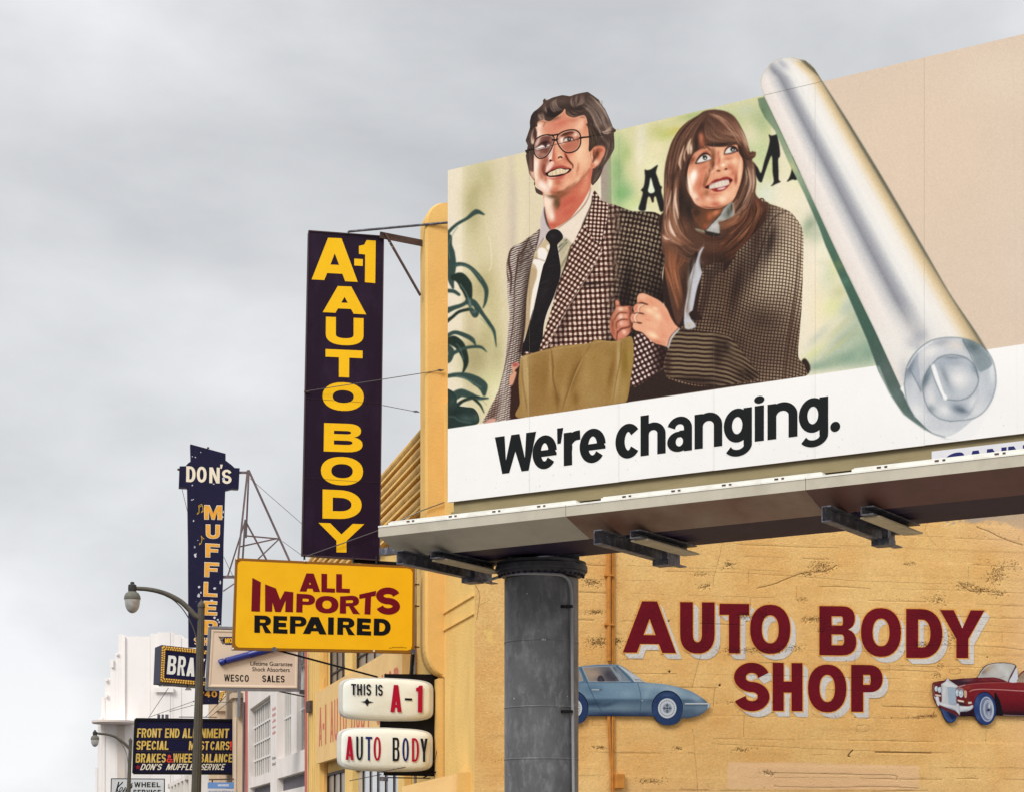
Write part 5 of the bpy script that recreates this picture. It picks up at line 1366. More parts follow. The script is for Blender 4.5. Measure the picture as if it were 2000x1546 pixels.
class Letters:
    """collects letters painted/fixed on one plane, joined into one mesh"""
    def __init__(self, pl, off):
        self.pl, self.off = pl, off
        self.v, self.f = [], []

    def quad(self, text, TL, TR, BR, BL, bold=.03, gap=1.0, shear=0.0, fit=False, grow=0.0, dx=0, dy=0, off=None):
        """corners in photo pixels of the box baseline..cap height; fit: the glyph's own extent fills the box"""
        vs, fs = glyphs(text, bold, gap, shear)
        ya, yb = 0, 1
        if fit:
            ya, yb = min(v[1] for v in vs), max(v[1] for v in vs)
        c = [Vector(self.pl.sz(u + dx, v + dy, self.off)) for u, v in (TL, TR, BR, BL)]
        n = len(self.v)
        o = self.off if off is None else off
        for x, y in vs:
            y = (y - ya) / (yb - ya)
            x = x * (1 + 2 * grow) - grow
            y = y * (1 + 2 * grow) - grow
            q = (c[0] * (1 - x) + c[1] * x) * y + (c[3] * (1 - x) + c[2] * x) * (1 - y)
            self.v.append(self.pl.p(q[0], q[1], o))
        self.f += [tuple(i + n for i in f) for f in fs]
        return self

    def box(self, text, fr, x0, y0, x1, y1, slope=0.0, **k):
        """fr = zoom frame (ox, oy, scale); slope = drop of the right end per unit width"""
        ox, oy, s = fr
        d = (x1 - x0) * slope
        T = lambda x, y: (ox + x / s, oy + y / s)
        return self.quad(text, T(x0, y0), T(x1, y0 + d), T(x1, y1 + d), T(x0, y1), **k)

    def poly(self, fr, pts):
        ox, oy, s = fr
        n = len(self.v)
        for x, y in pts:
            a, z = self.pl.sz(ox + x / s, oy + y / s, self.off)
            self.v.append(self.pl.p(a, z, self.off))
        self.f.append(tuple(range(n, n + len(pts))))
        return self

    def stroke(self, fr, pts, w):
        """flat ribbon along a polyline, mitred"""
        ox, oy, s = fr
        q = np.array([(ox + x / s, oy + y / s) for x, y in pts])
        n = len(self.v)
        N = len(q)
        for i in range(N):
            t = q[min(i + 1, N - 1)] - q[max(i - 1, 0)]
            t = t / (np.hypot(*t) + 1e-9)
            nn = np.array((-t[1], t[0])) * w / 2
            for sg in (1, -1):
                a, z = self.pl.sz(*(q[i] + nn * sg), self.off)
                self.v.append(self.pl.p(a, z, self.off))
        for i in range(N - 1):
            self.f.append((n + 2 * i, n + 2 * i + 1, n + 2 * i + 3, n + 2 * i + 2))
        return self

    def build(self, mt, parent, name='lettering', label=None):
        # face the street
        fs = []
        for f in self.f:
            a, b, c = self.v[f[0]], self.v[f[1]], self.v[f[2]]
            nrm = (b - a).cross(c - a)
            fs.append(f if nrm.dot(self.pl.n) > 0 else tuple(reversed(f)))
        o = newmesh(name, self.v, fs, mt, parent)
        if label:
            o['label'] = label
        return o


def slab(pl, pix, off0, off1, name, mt, parent, bevel=0):
    """flat piece cut to a pixel outline on a plane, with its real thickness"""
    c = [pl.sz(u, v, off1) for u, v in pix]
    m = MB()
    m.prism([pl.p(s, z, off1) for s, z in c], [pl.p(s, z, off0) for s, z in c])
    return m.build(name, mt, parent, bevel=bevel)


def img_from(name, arr, noncolor=False):
    """a picture painted by this script (rows top to bottom) as a datablock"""
    h, w, _ = arr.shape
    im = bpy.data.images.new(name, w, h, alpha=False)
    if noncolor:
        im.colorspace_settings.name = 'Non-Color'
    a = np.ones((h, w, 4), np.float32)
    a[..., :3] = np.clip(arr[::-1], 0, 1)
    im.pixels.foreach_set(a.ravel())
    im.update()
    im.pack()
    return im


def rectify(C, pl, s0, s1, z0, z1, W, H, off=0.0):
    """squares a painted canvas (photo pixels) to the plane it is printed on"""
    S, Z = np.meshgrid(np.linspace(s0, s1, W), np.linspace(z1, z0, H))
    o = pl.o + pl.n * off
    X = o.x + pl.d.x * S - EYE.x
    Y = o.y + pl.d.y * S - EYE.y
    u = 1000 + FPX * X / Y
    v = HOR - FPX * (Z - EYE.z) / Y
    x = np.clip((u - C.x0) * C.k - .5, 0, C.W - 1.001)
    y = np.clip((v - C.y0) * C.k - .5, 0, C.H - 1.001)
    i, j = x.astype(int), y.astype(int)
    a, b = (x - i)[..., None], (y - j)[..., None]
    im = C.img
    return (im[j, i] * (1 - a) + im[j, i + 1] * a) * (1 - b) + (im[j + 1, i] * (1 - a) + im[j + 1, i + 1] * a) * b


def print_mat(name, im, rough=.55, gain=1.0, grain=.04):
    m = bpy.data.materials.new(name)
    m.use_nodes = True
    t = m.node_tree
    b = t.nodes['Principled BSDF']
    b.inputs['Roughness'].default_value = rough
    b.inputs['Specular IOR Level'].default_value = .1
    uv = t.nodes.new('ShaderNodeUVMap')
    uv.uv_map = 'UVMap'
    ti = t.nodes.new('ShaderNodeTexImage')
    ti.image = im
    ti.extension = 'EXTEND'
    t.links.new(uv.outputs['UV'], ti.inputs['Vector'])
    geo = t.nodes.new('ShaderNodeNewGeometry')
    n = t.nodes.new('ShaderNodeTexNoise')
    n.inputs['Scale'].default_value = 2.0
    n.inputs['Detail'].default_value = 8
    t.links.new(geo.outputs['Position'], n.inputs['Vector'])
    r = t.nodes.new('ShaderNodeMapRange')
    r.inputs['From Min'].default_value, r.inputs['From Max'].default_value = .3, .7
    r.inputs['To Min'].default_value, r.inputs['To Max'].default_value = gain * (1 - grain), gain
    t.links.new(n.outputs['Fac'], r.inputs['Value'])
    mx = t.nodes.new('ShaderNodeMixRGB')
    mx.blend_type = 'MULTIPLY'
    mx.inputs['Fac'].default_value = 1
    t.links.new(ti.outputs['Color'], mx.inputs['Color1'])
    t.links.new(r.outputs['Result'], mx.inputs['Color2'])
    t.links.new(mx.outputs['Color'], b.inputs['Base Color'])
    return m


def clip_above(poly, s_z):
    """keep the part of a (s, z) polygon above z = s_z"""
    out = []
    for i in range(len(poly)):
        a, b = poly[i], poly[(i + 1) % len(poly)]
        ia, ib = a[1] >= s_z, b[1] >= s_z
        if ia:
            out.append(a)
        if ia != ib:
            t = (s_z - a[1]) / (b[1] - a[1])
            out.append((a[0] + (b[0] - a[0]) * t, s_z))
    return out
# ---------------------------------------------------------------- sign writer's block alphabet (unit boxes, stem w, bar h)
def _arc(cx, cy, rx, ry, a0, a1, n=12, e=1.0):
    out = []
    for t in np.linspace(math.radians(a0), math.radians(a1), n):
        c, s = math.cos(t), math.sin(t)
        out.append((cx + rx * math.copysign(abs(c) ** e, c), cy + ry * math.copysign(abs(s) ** e, s)))
    return out


def _thick(path, w, h, n=7, cut0=None, cut1=None):
    """a stroke of stem w and bar h along a curved centre line"""
    p = spline(np.array(path, float), False, n)
    t = np.gradient(p, axis=0)
    t /= np.hypot(t[:, 0], t[:, 1])[:, None] + 1e-9
    nx, ny = -t[:, 1], t[:, 0]
    a = p + np.stack([nx * w / 2, ny * h / 2], 1)
    b = p - np.stack([nx * w / 2, ny * h / 2], 1)
    return [tuple(q) for q in a] + [tuple(q) for q in b[::-1]]


def block(ch, w=.28, h=.2):
    """layers of contours; a later contour inside an earlier one is a hole"""
    W, H = w, h
    i = lambda *p: [list(p)]
    e = .86
    if ch == 'A':
        L, a = W * 1.12, W * .60
        k = .5 - a
        c0, c1 = .17, .17 + H * .88
        ap = min(.93, (.5 - L) / k)
        return [[[(0, 0), (.5 - a, 1), (.5 + a, 1), (1, 0), (1 - L, 0), (1 - L - k * c0, c0), (L + k * c0, c0), (L, 0)], [(L + k * c1, c1), (.5, ap), (1 - L - k * c1, c1)]]]
    if ch == 'B':
        m = .53
        out = [(0, 0), (0, 1), (.62, 1)] + _arc(.62, 1 - (1 - m) / 2 - .01, .34, (1 - m) / 2 + .01, 90, -60, 10, e) + _arc(.60, m / 2 + .01, .40, m / 2 + .01, 68, -90, 10, e)
        a = [(W, 1 - H), (W, m + H * .38)] + [(.6, m + H * .38)] + _arc(.60, (1 - H + m + H * .38) / 2, .34 - W * .92, (1 - H - m - H * .38) / 2, -90, 90, 8, e)
        b = [(W, m - H * .5), (W, H)] + _arc(.60, (m - H * .5 + H) / 2, .40 - W, (m - H * .5 - H) / 2, -90, 90, 8, e)
        return [[out, a, b]]
    if ch == 'D':
        out = [(0, 0), (0, 1), (.42, 1)] + _arc(.42, .5, .58, .5, 90, -90, 18, .92)
        return [[out, [(W, H), (W, 1 - H), (.44, 1 - H)] + _arc(.44, .5, .56 - W, .5 - H, 90, -90, 16, .92)]]
    if ch in 'O0':
        return [[_arc(.5, .5, .5, .5, 0, 345, 28, .9), _arc(.5, .5, .5 - W, .5 - H, 0, 345, 24, .9)]]
    if ch == 'C':
        return [[_thick(_arc(.5, .5, .5 - W / 2, .5 - H / 2, 30, 330, 16), W, H, 3)]]
    if ch == 'G':
        return [[_thick([(1 - W * .5, .68), (.84, .88), (.5, 1 - H / 2), (W * .62, .78), (W / 2, .5), (W * .62, .22), (.5, H / 2), (.86, .15), (1 - W * .5, .36)], W, H)], [[(.55, .5), (1, .5), (1, .05), (1 - W, .05), (1 - W, .5 - H), (.55, .5 - H)]]]
    if ch == 'S':
        r, q = .5 - W / 2, (.5 - H / 2) / 2
        return [[_thick(_arc(.5, 1 - H / 2 - q, r, q, 12, 262, 13) + _arc(.5, H / 2 + q, r, q, 82, -168, 13), W, H, 3)]]
    if ch == 'U':
        return [[[(0, 1), (W, 1), (W, .38)] + _arc(.5, .38, .5 - W, .38 - H, 180, 360, 12, e) + [(1 - W, 1), (1, 1), (1, .38)] + _arc(.5, .38, .5, .38, 360, 180, 14, e)]]
    if ch == 'T':
        return [[[(0, 1), (1, 1), (1, 1 - H), (.5 + W / 2, 1 - H), (.5 + W / 2, 0), (.5 - W / 2, 0), (.5 - W / 2, 1 - H), (0, 1 - H)]]]
    if ch == 'H':
        return [[[(0, 0), (0, 1), (W, 1), (W, .5 + H / 2), (1 - W, .5 + H / 2), (1 - W, 1), (1, 1), (1, 0), (1 - W, 0), (1 - W, .5 - H / 2), (W, .5 - H / 2), (W, 0)]]]
    if ch == 'E':
        return [[[(0, 0), (0, 1), (.97, 1), (.97, 1 - H), (W, 1 - H), (W, .5 + H / 2), (.9, .5 + H / 2), (.9, .5 - H / 2), (W, .5 - H / 2), (W, H), (1, H), (1, 0)]]]
    if ch == 'F':
        return [[[(0, 0), (0, 1), (1, 1), (1, 1 - H), (W, 1 - H), (W, .5 + H / 2), (.9, .5 + H / 2), (.9, .5 - H / 2), (W, .5 - H / 2), (W, 0)]]]
    if ch == 'L':
        return [[[(0, 0), (0, 1), (W, 1), (W, H), (1, H), (1, 0)]]]
    if ch == 'I':
        return [[[(0, 0), (0, 1), (1, 1), (1, 0)]]]
    if ch in 'PR':
        m = .42
        out = [(0, 0), (0, 1), (.58, 1)] + _arc(.58, (1 + m) / 2, .42, (1 - m) / 2, 90, -90, 14, .9)
        c = [(W, 1 - H), (W, m + H * .75)] + _arc(.58, (1 - H + m + H * .75) / 2, .42 - W, (1 - H - m - H * .75) / 2, -90, 90, 10, .9)
        if ch == 'P':
            return [[out + [(W, m), (W, 0)], c]]
        out = out[:-2] + [(.70, m + .01), (1, 0), (1 - W * 1.12, 0), (.46, m), (W, m), (W, 0)]
        return [[out, c]]
    if ch == 'Y':
        k = W * 1.15
        return [[[(0, 1), (k, 1), (.5, .62), (1 - k, 1), (1, 1), (.5 + W / 2, .40), (.5 + W / 2, 0), (.5 - W / 2, 0), (.5 - W / 2, .40)]]]
    if ch == 'M':
        return [[[(0, 0), (0, 1), (W * 1.15, 1), (.5, .45), (1 - W * 1.15, 1), (1, 1), (1, 0), (1 - W, 0), (1 - W, .62), (.5 + W * .32, .0), (.5 - W * .32, .0), (W, .62), (W, 0)]]]
    if ch == 'N':
        return [[[(0, 0), (0, 1), (W * 1.1, 1), (1 - W, .42), (1 - W, 1), (1, 1), (1, 0), (1 - W * 1.1, 0), (W, .58), (W, 0)]]]
    if ch == 'W':
        k = W * .95
        return [[[(0, 1), (k, 1), (.27, .34), (.5 - k * .42, 1), (.5 + k * .42, 1), (.73, .34), (1 - k, 1), (1, 1), (.82, 0), (.65, 0), (.5, .55), (.35, 0), (.18, 0)]]]
    if ch == 'K':
        return [[[(0, 0), (0, 1), (W, 1), (W, .62), (1 - W * 1.2, 1), (1, 1), (.55, .55), (1, 0), (1 - W * 1.25, 0), (.36, .40), (W, .28), (W, 0)]]]
    if ch == 'V':
        return [[[(0, 1), (W * 1.1, 1), (.5, .3), (1 - W * 1.1, 1), (1, 1), (.5 + W * .55, 0), (.5 - W * .55, 0)]]]
    if ch == 'X':
        return [[[(0, 1), (W * 1.2, 1), (.5, .64), (1 - W * 1.2, 1), (1, 1), (.64, .5), (1, 0), (1 - W * 1.2, 0), (.5, .36), (W * 1.2, 0), (0, 0), (.36, .5)]]]
    # lower case, each in its own extent box
    if ch == 'e':
        return [[_thick(_arc(.5, .5, .5 - W / 2, .5 - H / 2, -38, -358, 18), W, H, 3)], [[(W * .5, .56), (1 - W * .3, .56), (1 - .01, .56 - H * .5), (1 - .01, .56 - H * .82), (W * .5, .56 - H * .82)]]]
    if ch == 'c':
        return [[_thick(_arc(.5, .5, .5 - W / 2, .5 - H / 2, 38, 322, 16), W, H, 3)]]
    if ch in 'nhr':
        x = .80 if ch == 'h' else 1.0      # x-height inside the box
        top = 1.0 if ch == 'h' else .985
        hh = H * (.8 if ch == 'h' else 1)
        if ch == 'r':
            return [[[(0, 0), (0, top), (W * .95, top), (W, 0)]], [_thick([(W * .5, .45), (W * .6, .68), (.62, 1 - H * .62), (1.0, 1 - H / 2)], W, H * 1.1)]]
        return [[[(0, 0), (0, top), (W, top), (W, 0)]], [_thick(_arc(.5, x - hh / 2 - .27 * x, .5 - W / 2, .27 * x, 165, 8, 10) + [(1 - W / 2, x * .5), (1 - W / 2, x * .2), (1 - W / 2, 0)], W, hh, 3)]]
    if ch == 'i':
        return [[[(0, 0), (0, .80), (1, .80), (1, 0)]], [_arc(.5, .93, .56, .085, 0, 340, 16)]]
    if ch == 'a':
        return [[_thick(_arc(.5, .76 - H / 2, .5 - W / 2, .24, 168, 5, 10) + [(1 - W / 2, .5), (1 - W / 2, .25), (1 - W / 2, 0)], W, H, 3)],
                [_arc(.5 - W * .1, .29, .5 - W * .1, .29, 0, 345, 24), _arc(.5 - W * .02, .29, .5 - W * 1.08, .29 - H * .72, 0, 345, 18)], [[(.5, .60), (1 - W, .60), (1 - W, .60 - H * .8), (.45, .56 - H * .7)]]]
    if ch == 'g':
        b, t = .27, .99
        cy, ry = (b + 1) / 2, (1 - b) / 2
        return [[_arc(.5 - .02, cy, .5 - .02, ry, 0, 345, 26), _arc(.5 - .02, cy, .5 - .02 - W, ry - H, 0, 345, 22)], [[(1 - W, t), (1, t), (1, .28), (1 - W, .28)]],
                [_thick([(1 - W / 2, .34)] + _arc(.49, .04 + .17, .51 - W / 2, .17, 0, -152, 10), W, H * .8, 3)]]
    if ch == '.':
        return [[_arc(.5, .5, .5, .5, 0, 340, 18)]]
    if ch == "'":
        return [[[(.0, 1), (1, 1), (.6, 0), (.05, 0)]]]
    if ch == '!':
        return [[[(.1, .3), (0, 1), (1, 1), (.9, .3)]], [[(.15, 0), (.15, .2), (.85, .2), (.85, 0)]]]
    if ch == '-':
        return [[[(0, 0), (0, 1), (1, 1), (1, 0)]]]
    if ch == '3':
        return [[_thick([(W * .4, .8), (.3, .93), (.55, 1 - H / 2), (1 - W * .6, .86), (1 - W * .6, .68), (.5, .53), (1 - W * .6, .4), (1 - W * .5, .22), (.5, H / 2), (.2, .08), (W * .3, .2)], W, H)]]
    if ch == '4':
        return [[[(.5, 1), (.85, 1), (.85, .4), (1, .4), (1, .22), (.85, .22), (.85, 0), (.85 - W, 0), (.85 - W, .22), (0, .22), (0, .4)]]]
    if ch == '&':
        return [[_thick([(1, .02), (.6, .38), (.3, .72), (.42, .93), (.62, .80), (.5, .58), (.2, .42), (.12, .2), (.4, .07), (.75, .2), (.9, .45)], W * .8, H * .9)]]
    raise KeyError(ch)


BLK = {}


def fillmesh(layers, key):
    if key in BLK:
        return BLK[key]
    res = []
    for cs in layers:
        cu = bpy.data.curves.new('glyph', 'CURVE')
        cu.dimensions = '2D'
        cu.fill_mode = 'BOTH'
        for c in cs:
            # drop repeated points
            q = [c[0]]
            for p in c[1:]:
                if math.hypot(p[0] - q[-1][0], p[1] - q[-1][1]) > 1e-4:
                    q.append(p)
            sp = cu.splines.new('POLY')
            sp.points.add(len(q) - 1)
            for k, p in enumerate(q):
                sp.points[k].co = (p[0] * 10, p[1] * 10, 0, 1)
            sp.use_cyclic_u = True
        ob = bpy.data.objects.new('glyph', cu)
        COL.objects.link(ob)
        dg = bpy.context.evaluated_depsgraph_get()
        me = bpy.data.meshes.new_from_object(ob.evaluated_get(dg))
        res.append(([(v.co.x / 10, v.co.y / 10) for v in me.vertices], [tuple(p.vertices) for p in me.polygons]))
        bpy.data.objects.remove(ob)
        bpy.data.curves.remove(cu)
        bpy.data.meshes.remove(me)
    BLK[key] = res
    return res


class Blocks:
    """block letters fixed to or painted on a plane; every letter is a mesh of its own"""
    def __init__(self, pl, off, mt, parent, split=True, name='letter'):
        self.pl, self.off, self.mt, self.parent, self.split, self.name = pl, off, mt, parent, split, name
        self.acc = []

    def put(self, ch, TL, TR, BR, BL, w=.28, h=.2, off=None, dx=0, dy=0, uvfn=None, shear=0):
        o = self.off if off is None else off
        c = [Vector(self.pl.sz(u + dx, v + dy, o)) for u, v in (TL, TR, BR, BL)]
        V, F = [], []
        for k, (vs, fs) in enumerate(fillmesh(block(ch, w, h), (ch, w, h))):
            n = len(V)
            for x, y in vs:
                x = x + shear * (y - .5)
                q = (c[0] * (1 - x) + c[1] * x) * y + (c[3] * (1 - x) + c[2] * x) * (1 - y)
                V.append(self.pl.p(q[0], q[1], o + k * .0004))
            for f in fs:
                a, b, d = V[f[0] + n], V[f[1] + n], V[f[2] + n]
                F.append(tuple(i + n for i in (f if (b - a).cross(d - a).dot(self.pl.n) > 0 else tuple(reversed(f)))))
        if self.split:
            ob = newmesh(self.name, V, F, self.mt, self.parent)
            if uvfn:
                uvfn(ob)
            return ob
        n = len(self.acc)
        self.acc.append((V, F))

    def box(self, ch, fr, x0, y0, x1, y1, slope=0.0, **k):
        ox, oy, s = fr
        d = (x1 - x0) * slope
        T = lambda x, y: (ox + x / s, oy + y / s)
        return self.put(ch, T(x0, y0), T(x1, y0 + d), T(x1, y1 + d), T(x0, y1), **k)

    def word(self, text, fr, TL, TR, BR, BL, w=.28, h=.18, gap=.16, sp=.5, shear=0, widths=None, **k):
        """letters spaced evenly between four corners"""
        wd = dict(I=.36, M=1.35, W=1.4, L=.85, E=.88, F=.85, S=.95, T=.95)
        wd["'"] = .3
        wd['!'] = .36
        wd['-'] = .5
        tot = 0
        pos = []
        for ch in text:
            if ch == ' ':
                tot += sp
                continue
            a = wd.get(ch, 1.0)
            pos.append((ch, tot, tot + a))
            tot += a + gap
        tot -= gap
        ox, oy, s = fr
        T = lambda p: np.array((ox + p[0] / s, oy + p[1] / s))
        TL, TR, BR, BL = T(TL), T(TR), T(BR), T(BL)
        for ch, a, b in pos:
            a, b = a / tot, b / tot
            tl, tr = TL + (TR - TL) * a, TL + (TR - TL) * b
            bl, br = BL + (BR - BL) * a, BL + (BR - BL) * b
            ww = min(.9, w / wd.get(ch, 1.0))
            if ch == "'":
                bl, br = tl + (bl - tl) * .35, tr + (br - tr) * .35
            if ch == 'I':
                ww = 1
            if shear:
                hgt = (bl - tl)[1]
                tl, tr = tl + (shear * hgt, 0), tr + (shear * hgt, 0)
            self.put(ch, tl, tr, br, bl, w=round(ww, 3), h=h, **k)
        return self

    def done(self, name='lettering'):
        if not self.acc:
            return
        V, F = [], []
        for v, f in self.acc:
            n = len(V)
            V += v
            F += [tuple(i + n for i in q) for q in f]
        return newmesh(name, V, F, self.mt, self.parent)
# ================================================================ planes of the place
WALL = Plane(-.608, 30.0, .974, .226)          # side wall of the body shop
FAC = Plane(-.608, 30.0, -.235, .972)          # its street front, running away
BILL = Plane(-.83, 23.8, .843, -.538)          # billboard face


def fac_s(u):
    r = (u - 1000) / FPX
    return (-.608 - r * 30) / (.235 + r * .972) if abs(.235 + r * .972) > 1e-6 else 999


def hang(s, o=0.0):
    """plane square to the street front through the point s along it"""
    p = FAC.p(s, 0, 0)
    return Plane(p.x, p.y, .974, .226)


def facing(u, v, depth, yaw=0.0):
    p = through(u, v, depth)
    return Plane(p.x, p.y, math.cos(math.radians(yaw)), math.sin(math.radians(yaw)))


F1, F2, F3, F4 = (560, 420, 3.865), (560, 760, 3.865), (320, 840, 4.831), (160, 1120, 3.628)
F5, F6, F7, F8, F9, F10 = (400, 1060, 4.348), (400, 1220, 4.0), (800, 1060, 3.181), (1300, 1000, 2.831), (720, 880, 3.3333), (1300, 820, 2.857)


def zp(fr, *xy):
    return [(fr[0] + x / fr[2], fr[1] + y / fr[2]) for x, y in xy]


# ---------------------------------------------------------------- colours
YEL = (240, 186, 96)
M_front = mat('stucco_front', (246, 206, 128), .85, .06, 1.2, .6, 28, dirt=(196, 150, 80), dirt_amt=.35, dscale=1.4, streak=3)
M_rib = mat('stucco_ribs', (236, 190, 116), .85, .12, 2.5, .5, 30, dirt=(150, 110, 66), dirt_amt=.5, dscale=3, streak=4)
M_fin = mat('stucco_fin', (238, 194, 118), .85, .06, 1.6, .35, 32, dirt=(216, 156, 74), dirt_amt=.35, dscale=1.2, streak=3)
M_fincap = mat('stucco_fin_edge', (240, 196, 112), .85, .05, 1.0, .2, 60)
M_peach = mat('stucco_peach', (240, 200, 138), .85, .05, 1.2, .15, 50, dirt=(214, 164, 96), dirt_amt=.4)
M_steel = mat('galvanised_steel', (96, 97, 106), .5, .2, 6, .08, 30, metal=.2, spec=.4, rgb2=(60, 58, 70), dirt=(164, 164, 170), dirt_amt=.7, dscale=11)
M_steel_d = mat('dark_primer_steel', (50, 38, 66), .6, .2, 5, .08, 30, dirt=(30, 26, 36), dirt_amt=.7, dscale=4, streak=.3)
M_pole = mat('grey_pole_paint', (98, 98, 101), .45, .15, 2.6, .12, 22, spec=.4, rgb2=(78, 78, 80), dirt=(150, 150, 154), dirt_amt=.5, dscale=8, streak=2.2, chips=(176, 176, 176), chip_t=.745, chip_s=16)
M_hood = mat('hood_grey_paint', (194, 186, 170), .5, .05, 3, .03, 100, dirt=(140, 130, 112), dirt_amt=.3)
M_hoodr = mat('hood_maroon', (118, 84, 78), .45, .12, 1.5, .03, 80, dirt=(96, 74, 60), dirt_amt=.5, chips=(150, 130, 116), chip_t=.78, chip_s=14)
M_hoodm = mat('hood_brown', (160, 140, 122), .5, .1, 1.2, rgb2=(128, 92, 78), dirt=(104, 78, 64), dirt_amt=.5, dscale=.8)
M_lip = mat('white_fixture_paint', (236, 234, 226), .4, .04, 4, dirt=(170, 160, 140), dirt_amt=.4, dscale=6)
M_trim = mat('beige_trim_paint', (160, 146, 110), .55, .08, 2, dirt=(120, 106, 78), dirt_amt=.5, dscale=2, streak=.2)
M_edge = mat('board_edge', (206, 200, 188), .6, .1, 3)
M_black = mat('black_paint', (22, 20, 24), .45, .1, 3)
M_wire = mat('wire', (90, 88, 88), .4, .1, 3, metal=.5)
M_rust = mat('rusty_iron', (92, 76, 70), .7, .2, 8, .1, 40, dirt=(120, 70, 50), dirt_amt=.6, dscale=9)
M_ink = mat('billboard_ink', (16, 20, 21), .5, .08, 2)

# ================================================================ ground (below the frame)
m = MB()
m.add([(-400, -60, 0), (400, -60, 0), (400, 900, 0), (-400, 900, 0)], [(0, 1, 2, 3)])
g = m.build('ground', mat('asphalt', (74, 74, 76), .9, .15, .6, .2, 60, dirt=(52, 52, 54), dirt_amt=.5))
g['kind'] = 'structure'
m = MB()
m.add([(-6, 2, .006), (26, 2, .006), (26, 29, .006), (-.9, 29, .006)], [(0, 1, 2, 3)])
g = m.build('bounce_lot', mat('bounce_lot_pale', (168, 160, 148), .9, .1, .5, .15, 40, dirt=(130, 122, 110), dirt_amt=.5))  # pale unseen lot, added to bounce light up under the billboard
g['kind'] = 'structure'
m = MB()
m.pbox(FAC, -34, 300, .004, .14, 0, 3.3)
g = m.build('pavement', mat('concrete_paving', (150, 146, 138), .85, .1, .8, .15, 50))
g['kind'] = 'structure'
m = MB()
m.pbox(FAC, -34, 300, .004, .155, 3.302, 3.46)
g = m.build('kerb', mat('kerb_stone', (132, 130, 126), .85, .12, 1.2, .15, 50))
g['kind'] = 'structure'

# ================================================================ billboard
bb = thing('billboard', 'huge pole-mounted billboard with a painted smiling couple, a rolled sheet and the words We\'re changing', 'billboard', BILL.p(1.42, 0, -.3))
art = paint_billboard(1.5)
T0, T1, Z0, Z1 = -.05, 7.6, 5.9, 11.2
arr = rectify(art, BILL, T0, T1, Z0, Z1, 1910, 1324)
arr[:, -3:] = blur(np.repeat(arr[:, -40:].mean(1, keepdims=True), 3, 1), 2.0)      # plain colour carries on past the art
im_bill = img_from('billboard_print', arr)
M_bill = print_mat('billboard_print', im_bill, .5, .93, .03)
ZB, ZT = 5.963, 10.24


def bill_uv(s, z):
    return ((s - T0) / (T1 - T0), (z - Z0) / (Z1 - Z0))


def printed(pl, poly, off0, off1, name, parent, uvf, mt, medge):
    """printed flat piece: front face carries the print, the rest is edge"""
    n = len(poly)
    v = [pl.p(s, z, off1) for s, z in poly] + [pl.p(s, z, off0) for s, z in poly]
    front = tuple(range(n))
    a, b, c = v[0], v[1], v[2]
    area = sum(poly[i][0] * poly[(i + 1) % n][1] - poly[(i + 1) % n][0] * poly[i][1] for i in range(n))
    nrm = pl.d.cross(Vector((0, 0, 1)))
    if (nrm.dot(pl.n) > 0) != (area > 0):
        front = front[::-1]
    back = tuple(i + n for i in reversed(front))
    fs = [front, back] + [(front[i], front[i] + n, front[(i + 1) % n] + n, front[(i + 1) % n]) for i in range(n)]
    uv = [uvf(s, z) for s, z in poly] * 2
    ob = newmesh(name, v, fs, mt, parent, uvs=uv)
    ob.data.materials.append(medge)
    for i, p in enumerate(ob.data.polygons):
        p.material_index = 0 if i == 0 else 1
    return ob


edges = [0.0]
for u, vb in ((1034, 956), (1209, 935), (1394.5, 913), (1592, 888), (1805, 863)):
    edges.append(BILL.sz(u, vb)[0])
step = edges[-1] - edges[-2]
while edges[-1] < 14.3:
    edges.append(edges[-1] + step)
prng = random.Random(4)
for i in range(len(edges) - 1):
    a, b = edges[i] + .001, edges[i + 1] - .001
    dz = prng.uniform(-.004, .004)
    printed(BILL, [(a, ZB + dz), (b, ZB + dz), (b, ZT), (a, ZT)], -.03, 0, 'face_panel', bb, bill_uv, M_bill, M_edge)

hp = P('h 150,1300 155,1240 195,1225 200,1140 165,1050 180,1000 215,900 250,790 245,690 270,570 320,490 400,430 500,330 505,260 540,225 575,262 700,205 880,160 1030,180 1120,150 1250,118 1380,98 1460,150 1580,240 1612,310 1700,420 1800,640 1850,770 1915,830 1918,920 1890,960 1890,1400 300,1400')
head = clip_above([BILL.sz(*q) for q in hp], ZT + .006)
printed(BILL, head, -.025, .001, 'head_cutout', bb, bill_uv, M_bill, mat('cutout_edge', (60, 56, 60), .6, .1, 3))
rp = spline(P('e 60,520 45,455 20,360 40,290 90,225 160,192 250,185 330,205 390,260 455,365 520,470'), True, 4)
rollp = clip_above([BILL.sz(*q) for q in rp], ZT + .004)
printed(BILL, rollp, -.025, .001, 'roll_cutout', bb, bill_uv, M_bill, M_edge)
for u, v in ((1063.5, 195), (1170, 198), (1201, 253)):
    s, z = BILL.sz(u, v)
    m = MB()
    m.pbox(BILL, s - .02, s + .02, z - .07, z + .012, -.05, -.026)
    m.build('clamp', M_edge, bb)

BQ = lambda u0, v0, u1, v1, h0, h1: ((u0, v0 - h0), (u1, v1 - h1), (u1, v1), (u0, v0))


def bq(u0, u1):
    """baseline / cap-height corners between two pixel columns on the face"""
    s0, zb = BILL.sz(985, 924)
    _, zc = BILL.sz(971, 852.5)
    out = []
    for u, z in ((u0, zc), (u1, zc), (u1, zb), (u0, zb)):
        r = (u - 1000) / FPX
        dd = BILL.d
        s = (r * BILL.o.y - BILL.o.x) / (dd.x - r * dd.y)
        y = BILL.o.y + s * dd.y
        out.append((u, HOR - (z - EYE.z) / y * FPX))
    return out


WT = Blocks(BILL, .003, M_ink, bb)


